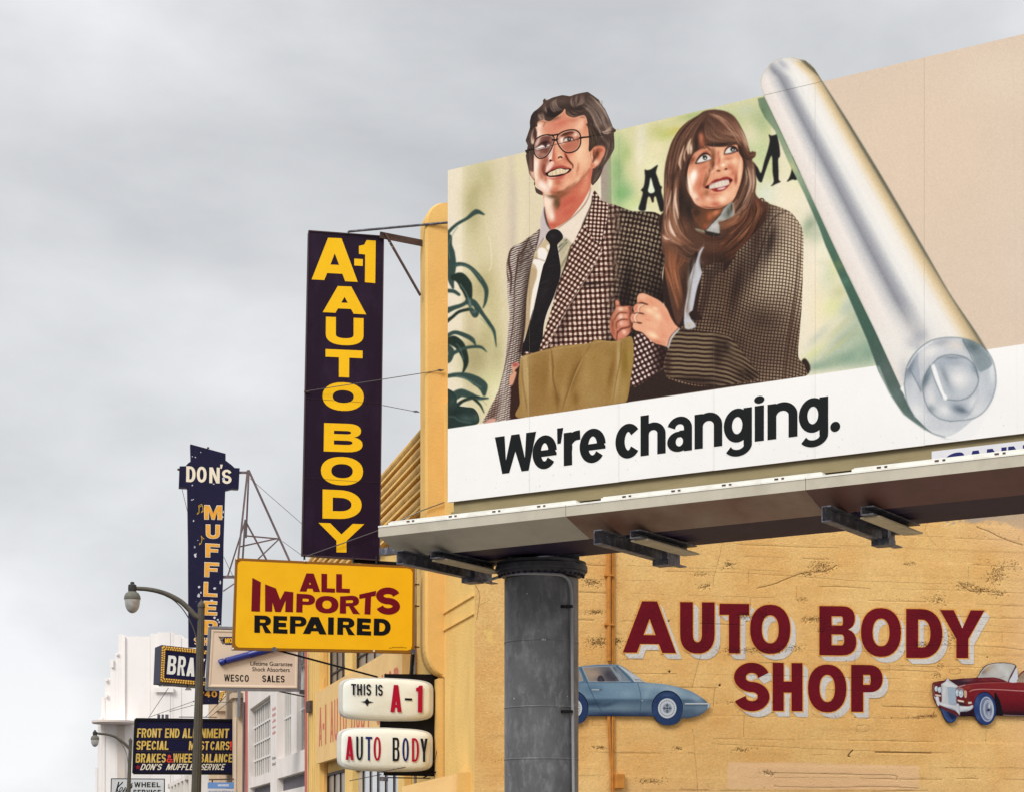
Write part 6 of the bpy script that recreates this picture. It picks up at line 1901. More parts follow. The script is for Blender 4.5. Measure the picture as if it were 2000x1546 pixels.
def bput(ch, u0, u1, y0, y1, w, h):
    q = bq(u0, u1)            # TL TR BR BL, cap height to baseline
    f = lambda top, bot, y: (top[0], bot[1] + (top[1] - bot[1]) * y)
    WT.put(ch, f(q[0], q[3], y1), f(q[1], q[2], y1), f(q[1], q[2], y0), f(q[0], q[3], y0), w=w, h=h)


XH = .87
for ch, u0, u1, y0, y1, w, h in (('W', 966.5, 1047, 0, 1, .235, .2), ('e', 1040, 1087.5, -.015, XH, .33, .215), ("'", 1088, 1100, .60, 1.0, .5, .5), ('r', 1101, 1133, 0, XH, .50, .24), ('e', 1132, 1183, -.015, XH, .315, .21),
                   ('c', 1202, 1252, -.015, XH, .345, .22), ('h', 1251, 1300, 0, 1.02, .315, .22), ('a', 1303, 1351.5, -.01, XH, .31, .20), ('n', 1356.5, 1410.5, 0, XH, .285, .22), ('g', 1413.5, 1468.5, -.27, XH, .28, .165),
                   ('i', 1474, 1492, 0, 1.08, 1, 1), ('n', 1499, 1557.5, 0, XH, .28, .22), ('g', 1560, 1617.5, -.27, XH, .28, .165), ('.', 1621.5, 1641, -.01, .235, 1, 1)):
    if w < .9:
        w, h = round(w + .015, 3), round(h + .015, 3)
    bput(ch, u0, u1, y0, y1, w, h)

# backing frame behind the face and along its foot
m = MB()
m.pbox(BILL, .06, 14.3, 5.62, 10.1, -.16, -.05)
m.build('backing', M_trim, bb)
m = MB()
m.pbox(BILL, .05, 14.32, 5.78, 5.83, -.045, .0)
m.pbox(BILL, .05, 14.32, 5.70, 5.715, -.045, -.02)
m.build('foot_trim', M_trim, bb)
for s in np.arange(.4, 14.2, 1.22):
    m = MB()
    m.pbox(BILL, s - .04, s + .04, 5.2, 10.1, -.30, -.165)
    m.build('stringer', M_steel_d, bb)

# light hood: lip, fascia, soffit in sections
prof = [(1.48, 5.44), (1.48, 5.31), (.93, 5.13)]
secs = [-.012, 2.66, 5.62, 8.6, 11.6, 14.4]
for i in range(5):
    a, b = secs[i] + .003, secs[i + 1] - .003
    m = MB()
    m.pbox(BILL, a, b, 5.31, 5.425, 1.455, 1.48)
    m.build('hood_fascia', M_hood, bb)
    m = MB()
    f = [(1.478, 5.308), (.93, 5.128), (.93, 5.15), (1.455, 5.325)]
    m.prism([BILL.p(a, z, o) for o, z in f], [BILL.p(b, z, o) for o, z in f])
    m.build('hood_soffit', (M_hood, M_hoodm, M_hoodr)[min(i, 2)], bb)  # sections turn from grey to brown to maroon towards the right
    m = MB()
    m.pbox(BILL, a, b, 5.425, 5.445, 1.39, 1.487)
    m.build('hood_lip', M_lip, bb)
m = MB()
m.prism([BILL.p(-.012, z, o) for o, z in ((1.455, 5.42), (1.455, 5.325), (.94, 5.155), (.5, 5.155), (.5, 5.2))], [BILL.p(-.03, z, o) for o, z in ((1.455, 5.42), (1.455, 5.325), (.94, 5.155), (.5, 5.155), (.5, 5.2))])
m.build('hood_end', M_hood, bb)
m = MB()
m.pbox(BILL, 0, 14.4, 5.131, 5.15, .55, .927)
m.build('walkway', M_steel_d, bb)
# strip lamps on the lip
for u0, u1 in ((763, 1130), (1178, 1610), (1667, 2200)):
    r0, r1 = (u0 - 1000) / FPX, (u1 - 1000) / FPX
    o = BILL.o + BILL.n * 1.42
    sx = lambda r: (r * o.y - o.x) / (BILL.d.x - r * BILL.d.y)
    a, b = sx(r0), sx(r1)
    b = min(b, 14.2)
    lf = thing('strip_lamp', 'x', 'lamp', BILL.p(a, 5.446, 1.42))
    m = MB()
    m.pbox(BILL, a, b, 5.447, 5.475, 1.385, 1.47)
    m.build('housing', M_lip, lf)
    m = MB()
    m.pbox(BILL, a + .02, b - .02, 5.4755, 5.488, 1.40, 1.455)
    m.build('lens', mat('lamp_lens', (226, 226, 220), .3, .05, 4), lf)
    k = a + .3
    while k < b:
        m = MB()
        m.pbox(BILL, k - .022, k + .022, 5.452, 5.470, 1.4705, 1.476)
        m.build('clip', M_rust, lf)
        m = MB()
        m.pbox(BILL, k + .06, k + .09, 5.452, 5.470, 1.4705, 1.476)
        m.build('clip', M_rust, lf)
        k += .62
    lf['label'] = {763: 'white strip lamp at the left end of the grey billboard hood', 1178: 'white strip lamp on the hood below the word changing', 1667: 'white strip lamp on the hood in front of the blue lettered name plate'}[u0]
    lf['group'] = 'strip lamps along the billboard hood'

# outriggers (channels), long girder, hangers
def channel(mb, s, z0, z1, o0, o1, w=.08, t=.012):
    mb.pbox(BILL, s - t / 2, s + t / 2, z0, z1, o0, o1)
    mb.pbox(BILL, s + t / 2, s + w, z1 - t, z1, o0, o1)
    mb.pbox(BILL, s + t / 2, s + w, z0, z0 + t, o0, o1)


for s in (.225, 3.0, 5.78, 8.56, 11.34, 14.0):
    m = MB()
    channel(m, s, 4.965, 5.132, -.69, 1.42, .10)
    m.build('outrigger', M_steel, bb)
    m = MB()
    channel(m, s + .35, 5.035, 5.127, -.2, 1.20, .14)
    m.build('outrigger', M_steel, bb)
    m = MB()
    m.pbox(BILL, s + .30, s + .52, 5.018, 5.034, -.2, 1.1)
    m.build('timber', mat('weathered_timber', (206, 190, 160), .8, .15, 5, .1, 40), bb)
    m = MB()
    m.pbox(BILL, s + .10, s + .17, 4.93, 5.19, -.14, -.04)
    m.pbox(BILL, s - .01, s + .20, 4.905, 4.972, -.20, .0)
    m.build('hanger', M_steel, bb)
    for o, z in ((-.42, 5.085), (-.42, 5.02), (-.60, 5.085), (-.60, 5.02), (1.2, 5.05)):
        m = MB()
        c = BILL.p(s - .006, z, o)
        m.tube([c, c - BILL.d * .022], .014, 6)
        m.build('bolt', M_steel_d, bb)
    for o in (.3, .75, 1.0):
        m = MB()
        c = BILL.p(s + .20, 5.118, o)
        m.tube([c, c - Vector((0, 0, .03))], .016, 6)
        m.build('bolt', M_steel_d, bb)
m = MB()
m.pbox(BILL, .05, 14.3, 5.19, 5.205, -.50, -.06)
m.pbox(BILL, .05, 14.3, 5.60, 5.615, -.50, -.06)
m.pbox(BILL, .05, 14.3, 5.205, 5.60, -.29, -.27)
m.build('girder', M_steel_d, bb)
m = MB()
m.pbox(BILL, .05, 14.3, 5.153, 5.172, .0, .92)
m.pbox(BILL, .05, 14.3, 5.173, 5.3, .40, .42)
m.build('inner_beam', M_steel_d, bb)

# pole
pc = through(1057.5, HOR, 23.39)
px, py = pc.x, pc.y
m = MB()
m.lathe((px, py), [(.47, .0), (.47, 4.9)], 40)
m.build('pole', M_pole, bb, smooth=True)
m = MB()
m.lathe((px, py), [(.49, 4.93), (.555, 4.96), (.555, 4.988)], 40)
m.lathe((px, py), [(.575, 4.99), (.585, 5.0), (.585, 5.06), (.575, 5.07)], 40)
m.lathe((px, py), [(.56, 5.075), (.57, 5.11)], 40)
m.build('flange', mat('flange_steel', (84, 84, 90), .5, .25, 5, .06, 20, dirt=(50, 44, 50), dirt_amt=.6, dscale=5), bb, smooth=True)
m = MB()
m.hexa([(px - .42, py - .3, 5.112), (px + .47, py - .3, 5.112), (px + .47, py + .3, 5.112), (px - .42, py + .3, 5.112)],
       [(px - .42, py - .3, 5.188), (px + .47, py - .3, 5.188), (px + .47, py + .3, 5.188), (px - .42, py + .3, 5.188)])
m.build('saddle', M_steel, bb)
for k in range(20):
    a = -math.pi + k * math.pi / 19
    c = (px + .53 * math.cos(a), py + .53 * math.sin(a), 4.93)
    m = MB()
    m.tube([(c[0], c[1], 4.955), (c[0], c[1], 4.925)], .018, 6)
    m.build('flange_bolt', M_steel_d, bb)


def onpole(u, v, r=.5):
    k = max(-1, min(1, (u - 1057.5) / 72.5))
    x = px + r * k
    y = py - r * math.sqrt(max(0, 1 - k * k))
    return Vector((x, y, EYE.z + (HOR - v) / FPX * y))


e0 = BILL.p(.215, 5.05, -.25)
path = [BILL.p(.19, 5.02, .25), BILL.p(.2, 5.0, -.05), BILL.p(.22, 4.98, -.45)] + [onpole(u, v) for u, v in ((985, 1124), (1010, 1120), (1040, 1119), (1070, 1120), (1092, 1122), (1103, 1129), (1109, 1142), (1111.5, 1165), (1112, 1240), (1113, 1340), (1114, 1440), (1115, 1546), (1116, 1620))]
path = [Vector(q) for q in spline([tuple(p) for p in path], False, 4)]
m = MB()
m.tube(path, .019, 8)
m.build('conduit', mat('conduit_grey', (156, 156, 160), .5, .1, 4), bb, smooth=True)
for v in (1183.5, 1388.5):
    a, b = onpole(1087, v, .485), onpole(1112, v, .5)
    m = MB()
    m.bar(a.lerp(b, .25), b, .045, .035)
    m.build('conduit_clamp', M_black, bb)
m = MB()
m.bar(onpole(1090, 1378, .476), onpole(1122, 1377, .476), .02, .035)
m.build('weld_patch', mat('bare_scrape', (150, 148, 142), .5, .3, 20), bb)

for z in (2.62, 3.27, 4.1):
    m = MB()
    m.lathe((px, py), [(.4701, z - .012), (.476, z), (.4701, z + .012)], 40)
    m.build('weld_seam', M_pole, bb, smooth=True)
m = MB()
m.pbox(BILL, BILL.sz(746, 1074, -.3)[0], .04, 5.42, 5.51, -.36, -.24)
m.build('beam_end', M_steel, bb)
# name plate on the backing
gp = Plane(BILL.o.x, BILL.o.y, BILL.d.x, BILL.d.y)
pl_s0 = gp.sz(1819.7, 880, .03)[0]
zt = gp.sz(1819.7, 881, .03)[1]
npz = thing('name_plate', 'white plate with blue capitals on the billboard foot, half hidden by the hood', 'sign', BILL.p(pl_s0, zt - .3, 0))
m = MB()
m.pbox(BILL, pl_s0, pl_s0 + 2.5, zt - .42, zt, .012, .03)
m.build('plate', mat('plate_white', (226, 226, 230), .5, .05, 3), npz)
M_pblue = mat('plate_blue', (38, 40, 104), .5, .05, 3)
sA, zA = BILL.sz(1846, 883, .033)
for i, ch in enumerate('GANNETT'):
    a, b, zz = sA + i * .233, sA + i * .233 + .215, zt - .045
    q = [Wb for Wb in ((a, zz), (b, zz), (b, zz - .26), (a, zz - .26))]
    cs = [Vector(p) for p in q]
    V, F = [], []
    for k, (vs, fs) in enumerate(fillmesh(block(ch, .26, .2), (ch, .26, .2))):
        n = len(V)
        for x, y in vs:
            V.append(BILL.p(a + (b - a) * x, zz - .26 + .26 * y, .033 + k * .0004))
        F += [tuple(t + n for t in reversed(f)) for f in fs]
    newmesh('letter', V, F, M_pblue, npz)

# ================================================================ body shop building
shop = thing('body_shop_building', 'yellow concrete auto body shop with painted side wall and ribbed street front', 'building', (-.608, 30, 0))

# ---- side wall: board-marked concrete with real relief
wr = np.random.default_rng(11)
S0, S1, W0, W1 = 0.0, 11.4, 2.0, 7.9
courses = []
z = 2.02
while z < W1:
    courses.append(z)
    z += wr.uniform(.19, .25)
CW = Canvas(915, 960, 2012, 1556, 1.7, (0, 0, 0))
Wp = lambda s, zz: (lambda q: (1000 + FPX * q.x / q.y, HOR - FPX * (q.z - EYE.z) / q.y))(WALL.p(s, zz, 0))
# channel use: red = dark joints and pits, green = pale paint patch, blue = bare grey cement
def dark(pts, w, a=.9, f=.1, sm=False, frac=.0):
    keep = CW.img.copy() if False else None
    CW.line(pts, w, (255, 0, 0), a, f, sm, n=4)


for z in courses:
    s = wr.uniform(0, 1)
    broken = wr.uniform(.25, .8)
    while s < 11.4:
        L = wr.uniform(.1, 1.6)
        if wr.random() < broken:
            n = max(2, int(L / .08))
            ss = np.linspace(s, s + L, n)
            zz = z + np.cumsum(wr.normal(0, .0025, n)) * .8
            dark([Wp(a, b) for a, b in zip(ss, zz)], wr.uniform(.35, 1.1), wr.uniform(.15, .75))
            if wr.random() < .2:
                for _ in range(int(L * 14)):
                    u, v = Wp(s + wr.uniform(0, L), z + abs(wr.normal(0, .035)))
                    CW.blob(u, v, wr.uniform(.4, 1.2), wr.uniform(.3, .9), (255, 0, 0), wr.uniform(.4, 1), 0, 2)
        s += L + wr.uniform(0, .5)
    if wr.random() < .6:
        s = wr.uniform(1, 10.5)
        dark([Wp(s, z), Wp(s + .004, z + .2)], .6, .5)
pits = [(F8, 860, 300, 50, 30, 50), (F8, 780, 340, 30, 10, 14), (F8, 1830, 345, 40, 45, 60), (F8, 1660, 405, 45, 18, 26), (F8, 1740, 430, 50, 14, 40), (F8, 1840, 450, 34, 18, 22), (F8, 1500, 480, 40, 26, 26), (F8, 440, 575, 36, 18, 40), (F8, 540, 575, 20, 30, 14),
        (F8, 500, 765, 160, 14, 70), (F8, 820, 592, 45, 14, 34), (F8, 870, 640, 40, 24, 16), (F8, 700, 745, 60, 16, 20), (F8, 1430, 575, 60, 20, 14), (F8, 1560, 705, 40, 40, 22), (F8, 1430, 730, 50, 18, 22), (F8, 70, 1305, 20, 8, 8), (F8, 420, 1312, 60, 10, 16), (F8, 350, 292, 24, 18, 22),
        (F8, 570, 1440, 30, 12, 16), (F8, 1350, 285, 26, 10, 12), (F8, 750, 480, 20, 12, 10), (F7, 1130, 245, 40, 22, 40), (F7, 1150, 430, 40, 12, 26), (F7, 1170, 615, 50, 28, 60), (F7, 1290, 610, 28, 26, 30), (F7, 1180, 1270, 40, 8, 16), (F7, 1490, 1480, 70, 20, 30),
        (F8, 1500, 900, 20, 12, 8), (F8, 480, 1050, 120, 8, 20), (F8, 1520, 850, 14, 20, 8), (F8, 1900, 300, 50, 30, 16), (F8, 190, 340, 40, 14, 14), (F8, 220, 410, 40, 16, 14), (F8, 50, 1000, 20, 10, 6)]
for fr, cx, cy, rx, ry, n in pits:
    for _ in range(n * 4):
        u, v = fr[0] + (cx + wr.normal(0, rx * .7)) / fr[2], fr[1] + (cy + wr.normal(0, ry * .6)) / fr[2]
        CW.blob(u, v, wr.uniform(.3, 1.3), wr.uniform(.3, 1.0), (255, 0, 0), wr.uniform(.5, 1), 0, 2)
for _ in range(900):
    u, v = wr.uniform(930, 2000), wr.uniform(1000, 1546)
    CW.blob(u, v, wr.uniform(.25, .8), wr.uniform(.25, .7), (255, 0, 0), wr.uniform(.2, .8), 0, 2)
for fr, x, y, r in ((F7, 1615, 798, 2.2), (F8, 300, 955, 2.4), (F8, 22, 880, 2), (F8, 1000, 820, 1), (F8, 1780, 800, 1.4), (F8, 1390, 795, 1.4), (F7, 1610, 484, 1.8)):
    CW.blob(fr[0] + x / fr[2], fr[1] + y / fr[2], r, r, (255, 0, 0), 1, 0, 3)
for fr, pts, w, a in ((F8, [(320, 140), (300, 240), (275, 330), (262, 410)], .7, .5), (F8, [(505, 418), (600, 395), (700, 355), (780, 330), (880, 325), (950, 292)], 1.1, .8), (F8, [(150, 1200), (165, 1340), (178, 1546)], .7, .5),
                      (F8, [(250, 500), (215, 700), (170, 880), (148, 965)], .7, .55), (F8, [(275, 965), (268, 1010), (266, 1070)], .8, .6), (F8, [(1620, 385), (1680, 430), (1750, 440)], 1.2, .7), (F8, [(1720, 80), (1800, 110), (1860, 140), (1975, 180)], 1.3, .7),
                      (F8, [(1240, 840), (1242, 920), (1238, 960)], .6, .4), (F8, [(435, 1120), (433, 1240)], .8, .5), (F8, [(1060, 1180), (1118, 1176), (1120, 1208), (1062, 1212), (1060, 1180)], .6, .5), (F8, [(1570, 868), (1625, 866), (1627, 890), (1580, 892), (1570, 868)], .6, .6),
                      (F8, [(250, 1280), (500, 1290), (900, 1310), (1300, 1325), (1560, 1330)], .8, .35), (F8, [(1160, 1325), (1470, 1330)], 1.6, .8), (F8, [(380, 120), (385, 172), (560, 182), (800, 192), (960, 193)], .7, .5), (F8, [(560, 1440), (800, 1442), (1120, 1450), (1270, 1455), (1275, 1480)], .9, .7),
                      (F8, [(1640, 1160), (1640, 1300), (1660, 1500)], .5, .3), (F7, [(410, 265), (435, 320), (428, 400), (415, 480)], .8, .7), (F7, [(428, 395), (470, 370), (500, 350)], .6, .4), (F8, [(1500, 190), (1440, 110), (1450, 60), (1500, 50)], .7, .4), (F8, [(1020, 1330), (1035, 1315), (1010, 1345), (1020, 1350)], 2, .9),
                      (F8, [(600, 1515), (900, 1520), (1180, 1515), (1400, 1525)], .9, .6), (F8, [(0, 325), (300, 330), (700, 350), (1100, 380), (1560, 395)], .7, .4), (F8, [(1250, 640), (1600, 650), (1982, 668)], .7, .4), (F8, [(1200, 1070), (1500, 1080)], 1.2, .6), (F8, [(1300, 590), (1500, 600), (1982, 640)], .6, .3),
                      (F8, [(1150, 740), (1600, 735), (1850, 745), (1982, 760)], .8, .5), (F8, [(1170, 870), (1300, 872), (1500, 880)], .8, .6)):
    p = np.array(zp(fr, *pts))
    q = spline(p, False, 6)
    q = q + wr.normal(0, .25, q.shape)
    dark(q, w, a)
rough = CW.img[..., 0].copy()
CW.img[...] = 0
CW.fill(zp(F8, (345, 1380), (700, 1382), (1402, 1400), (1400, 1532), (342, 1528)), (0, 255, 0), .8, .8, False)
CW.fill([(1826, 990), (1850, 980), (2015, 960), (2015, 1028), (1985, 1030), (1965, 1020), (1930, 1015), (1900, 1021), (1880, 1010), (1850, 1011)], (0, 0, 255), 1, 1)
for i in range(90):
    CW.blob(wr.uniform(1835, 2010), wr.uniform(1004, 1024), wr.uniform(1, 4), wr.uniform(1, 2.5), (0, 0, 255), .7, 0, 2)
CW.blob(1970, 1040, 80, 40, (0, 255, 0), .5)
CW.blob(2010, 1250, 50, 300, (0, 255, 0), .5)
CW.blob(1500, 1560, 500, 40, (0, 255, 0), .3)
CW.img[..., 0] = rough
SW0, SW1, SZ0, SZ1 = -.05, 10.1, 2.3, 7.8
im_wall = img_from('wall_wear', rectify(CW, WALL, SW0, SW1, SZ0, SZ1, 2000, 1085), True)


def wear_setup(name, base, base2, bumpy=True, darkc=(70, 40, 16), worn=None, worn_t=.66):
    m = bpy.data.materials.new(name)
    m.use_nodes = True
    t = m.node_tree
    b = t.nodes['Principled BSDF']
    b.inputs['Roughness'].default_value = .88
    b.inputs['Specular IOR Level'].default_value = .2
    N = t.nodes.new
    geo = N('ShaderNodeNewGeometry')
    uv = N('ShaderNodeUVMap')
    uv.uv_map = 'UVMap'
    ti = N('ShaderNodeTexImage')
    ti.image = im_wall
    ti.extension = 'CLIP'
    t.links.new(uv.outputs['UV'], ti.inputs['Vector'])
    sp = N('ShaderNodeSeparateColor')
    t.links.new(ti.outputs['Color'], sp.inputs['Color'])
    n = N('ShaderNodeTexNoise')
    n.inputs['Scale'].default_value = .9
    n.inputs['Detail'].default_value = 9
    n.inputs['Roughness'].default_value = .65
    t.links.new(geo.outputs['Position'], n.inputs['Vector'])
    r = N('ShaderNodeMapRange')
    r.inputs['From Min'].default_value, r.inputs['From Max'].default_value = .35, .65
    t.links.new(n.outputs['Fac'], r.inputs['Value'])

    def mixc(fac, a, bb_):
        q = N('ShaderNodeMixRGB')
        if isinstance(a, tuple):
            q.inputs['Color1'].default_value = (*a, 1)
        else:
            t.links.new(a, q.inputs['Color1'])
        q.inputs['Color2'].default_value = (*bb_, 1)
        t.links.new(fac, q.inputs['Fac'])
        return q.outputs['Color']
    c = mixc(r.outputs['Result'], lin(base), lin(base2))
    # fine roller mottling
    n2 = N('ShaderNodeTexNoise')
    n2.inputs['Scale'].default_value = 26
    n2.inputs['Detail'].default_value = 5
    t.links.new(geo.outputs['Position'], n2.inputs['Vector'])
    r2 = N('ShaderNodeMapRange')
    r2.inputs['From Min'].default_value, r2.inputs['From Max'].default_value = .25, .75
    r2.inputs['To Min'].default_value, r2.inputs['To Max'].default_value = .86, 1.1
    t.links.new(n2.outputs['Fac'], r2.inputs['Value'])
    mm = N('ShaderNodeMixRGB')
    mm.blend_type = 'MULTIPLY'
    mm.inputs['Fac'].default_value = 1
    t.links.new(c, mm.inputs['Color1'])
    t.links.new(r2.outputs['Result'], mm.inputs['Color2'])
    c = mm.outputs['Color']
    if worn is None:
        c = mixc(sp.outputs['Green'], c, lin((238, 196, 150)))
        c = mixc(sp.outputs['Blue'], c, lin((170, 158, 146)))
    else:
        n5 = N('ShaderNodeTexNoise')
        n5.inputs['Scale'].default_value = 9
        n5.inputs['Detail'].default_value = 8
        n5.inputs['Roughness'].default_value = .75
        t.links.new(geo.outputs['Position'], n5.inputs['Vector'])
        r5 = N('ShaderNodeMapRange')
        r5.inputs['From Min'].default_value, r5.inputs['From Max'].default_value = worn_t, worn_t + .06
        r5.inputs['To Max'].default_value = .7
        t.links.new(n5.outputs['Fac'], r5.inputs['Value'])
        c = mixc(r5.outputs['Result'], c, lin(worn))
    c = mixc(sp.outputs['Red'], c, lin(darkc))
    t.links.new(c, b.inputs['Base Color'])
    bp = N('ShaderNodeBump')
    bp.inputs['Strength'].default_value = .8
    bp.inputs['Distance'].default_value = .02
    ad = N('ShaderNodeMath')
    ad.operation = 'MULTIPLY_ADD'
    t.links.new(sp.outputs['Red'], ad.inputs[0])
    ad.inputs[1].default_value = -.9
    n6 = N('ShaderNodeTexNoise')
    n6.inputs['Scale'].default_value = 38
    n6.inputs['Detail'].default_value = 8
    n6.inputs['Roughness'].default_value = .7
    t.links.new(geo.outputs['Position'], n6.inputs['Vector'])
    t.links.new(n6.outputs['Fac'], ad.inputs[2])
    t.links.new(ad.outputs[0], bp.inputs['Height'])
    t.links.new(bp.outputs['Normal'], b.inputs['Normal'])
    return m


M_wall = wear_setup('board_marked_concrete', (240, 198, 130), (228, 176, 106))
wall_uv = lambda s, z: ((s - SW0) / (SW1 - SW0), (z - SZ0) / (SZ1 - SZ0))
NX, NZ = 560, 300
gs, gz = np.linspace(S0, S1, NX), np.linspace(W0, W1, NZ)
GS, GZ = np.meshgrid(gs, gz)
hh = np.zeros_like(GS)
ci = np.searchsorted(courses, gz)
for c in range(len(courses) + 1):
    rows = np.where(ci == c)[0]
    if not len(rows):
        continue
    s = 0
    prof_ = np.zeros(NX)
    while s < 11.4:
        L = wr.uniform(1.2, 3.6)
        prof_[(gs >= s) & (gs < s + L)] = wr.uniform(-.0045, .0015)
        s += L
    hh[rows] += prof_
nz = blur(wr.normal(0, 1, GS.shape).astype(np.float32), 1.5)
hh += nz / nz.std() * .0009
big = blur(wr.normal(0, 1, GS.shape).astype(np.float32), 14)
hh += big / big.std() * .0015
# pits and open joints pressed into the surface
uu = 1000 + FPX * (WALL.o.x + WALL.d.x * GS) / (WALL.o.y + WALL.d.y * GS)
vv = HOR - FPX * (GZ - EYE.z) / (WALL.o.y + WALL.d.y * GS)
xi = np.clip(((uu - CW.x0) * CW.k).astype(int), 0, CW.W - 1)
yi = np.clip(((vv - CW.y0) * CW.k).astype(int), 0, CW.H - 1)
hh -= rough[yi, xi] * .014
hh = np.minimum(hh, .0035) * np.clip((GS - .03) / .3, 0, 1)
V = np.stack([WALL.o.x + WALL.d.x * GS + WALL.n.x * hh, WALL.o.y + WALL.d.y * GS + WALL.n.y * hh, GZ], -1).reshape(-1, 3)
idx = np.arange(NX * NZ).reshape(NZ, NX)
Q = np.stack([idx[:-1, :-1], idx[:-1, 1:], idx[1:, 1:], idx[1:, :-1]], -1).reshape(-1, 4)
me = bpy.data.meshes.new('side_wall')
me.vertices.add(len(V))
me.vertices.foreach_set('co', V.astype(np.float32).ravel())
me.loops.add(len(Q) * 4)
me.loops.foreach_set('vertex_index', Q.astype(np.int32).ravel())
me.polygons.add(len(Q))
me.polygons.foreach_set('loop_start', np.arange(0, len(Q) * 4, 4, dtype=np.int32))
me.polygons.foreach_set('loop_total', np.full(len(Q), 4, dtype=np.int32))
me.update(calc_edges=True)
ul = me.uv_layers.new(name='UVMap')
uvv = np.stack([(GS - SW0) / (SW1 - SW0), (GZ - SZ0) / (SZ1 - SZ0)], -1).reshape(-1, 2)
ul.data.foreach_set('uv', uvv[Q.ravel()].astype(np.float32).ravel())
me.materials.append(M_wall)
me.validate()
ob = bpy.data.objects.new('side_wall', me)
COL.objects.link(ob)
ob.parent = shop
ob.matrix_parent_inverse = shop.matrix_world.inverted()


def walluvmesh(name, verts, faces, mt, parent):
    o = newmesh(name, verts, faces, mt, parent)
    ul = o.data.uv_layers.new(name='UVMap')
    for lp in o.data.loops:
        co = o.data.vertices[lp.vertex_index].co
        s = (Vector(co) - WALL.o).dot(WALL.d)
        ul.data[lp.index].uv = wall_uv(s, co.z)
    return o


# body of the building behind the faces
m = MB()
m.pbox(WALL, .02, 14, 0, 9.0, -.4, -.06)
m.pbox(WALL, S1, 30, 0, 9.2, -.4, 0)
m.pbox(WALL, .02, 30, 9.0, 9.2, -22, -.025)
m.build('roof', M_peach, shop)
m = MB()
m.pbox(WALL, 0, S1, 7.9, 9.24, -.3, 0)
m.pbox(WALL, 0, S1, 0, 2.0, -.3, 0)
m.build('wall_base', M_fin, shop)

# painted letters on the side wall
M_red = wear_setup('wall_red_paint', (116, 10, 30), (98, 8, 24), worn=(176, 90, 66), worn_t=.66, darkc=(60, 16, 18))
M_wht = wear_setup('wall_white_paint', (226, 222, 218), (206, 200, 196), worn=(214, 170, 110), worn_t=.66, darkc=(110, 90, 70))
M_gap = wear_setup('wall_outline_paint', (234, 172, 88), (224, 162, 84))


def wall_uvs(o):
    ul = o.data.uv_layers.new(name='UVMap')
    for lp in o.data.loops:
        co = o.data.vertices[lp.vertex_index].co
        ul.data[lp.index].uv = wall_uv((Vector(co) - WALL.o).dot(WALL.d), co.z)


def plate(quads, off, mt, name, grow=0.0, dx=0, dy=0):
    bl = Blocks(WALL, off, mt, shop, True, name)
    for ch, q, w, h in quads:
        q = np.array(q, float)
        c = q.mean(0)
        if grow:
            q = q + np.sign(q - c) * grow
        bw, bh = q[1][0] - q[0][0], q[3][1] - q[0][1]
        g2 = 2 * grow
        bl.put(ch, *[tuple(p) for p in q], w=round((w * (bw - g2) + g2) / bw, 3), h=round((h * (bh - g2) + g2) / bh, 3), dx=dx, dy=dy, uvfn=wall_uvs)


def bx8(x0, y0, x1, y1, fr=F8, sl=.012):
    return [(fr[0] + x / fr[2], fr[1] + y / fr[2]) for x, y in ((x0, y0), (x1, y0 + (x1 - x0) * sl), (x1, y1 + (x1 - x0) * sl), (x0, y1))]


wl = [('A', bx8(1325, 358, 1656, 678, F7), .235, .2), ('U', bx8(80, 494, 271, 778), .37, .22), ('T', bx8(298, 503, 462, 777), .37, .225), ('O', bx8(467, 507, 690, 780), .29, .215), ('B', bx8(850, 516, 1055, 788), .33, .205), ('O', bx8(1080, 526, 1302, 796), .29, .215),
      ('D', bx8(1330, 532, 1530, 803), .33, .215), ('Y', bx8(1517, 538, 1763, 803), .27, .2), ('S', bx8(378, 828, 575, 1097), .34, .21), ('H', bx8(592, 830, 757, 1096), .37, .23), ('O', bx8(787, 838, 1000, 1103), .30, .215), ('P', bx8(1026, 841, 1200, 1101), .38, .21)]
for k in range(7):
    t = k / 6
    plate(wl, .0045 + .0006 * k * 0 + .0004 * (6 - k), M_wht, 'letter_shadow', 0, 4 + 7 * t, 4 + 7.5 * t)
plate(wl, .0078, M_gap, 'letter_outline', 2.3)
plate(wl, .0088, M_red, 'letter')
# signature of the sign writer
sg = Letters(WALL, .0088)
for q in ([(1368, 1132), (1392, 1130), (1402, 1118), (1400, 1132), (1412, 1116), (1413, 1130)], [(1413, 1130), (1422, 1118), (1426, 1130)], [(1417, 1126), (1425, 1126)], [(1428, 1130), (1430, 1118), (1438, 1130), (1440, 1116)], [(1450, 1117), (1443, 1120), (1450, 1125), (1443, 1130)],
          [(1454, 1130), (1456, 1117), (1463, 1117)], [(1455, 1123), (1461, 1123)], [(1466, 1118), (1464, 1130)], [(1476, 1117), (1470, 1118), (1468, 1130), (1476, 1129)], [(1469, 1123), (1475, 1123)], [(1486, 1098), (1480, 1115), (1479, 1130), (1484, 1129)], [(1488, 1118), (1487, 1130), (1496, 1128), (1499, 1120), (1490, 1117), (1488, 1118)]):
    sg.stroke(F8, q, .9)
sg.build(mat('signature_brown', (70, 26, 22), .7, .1, 4), shop, 'signature')

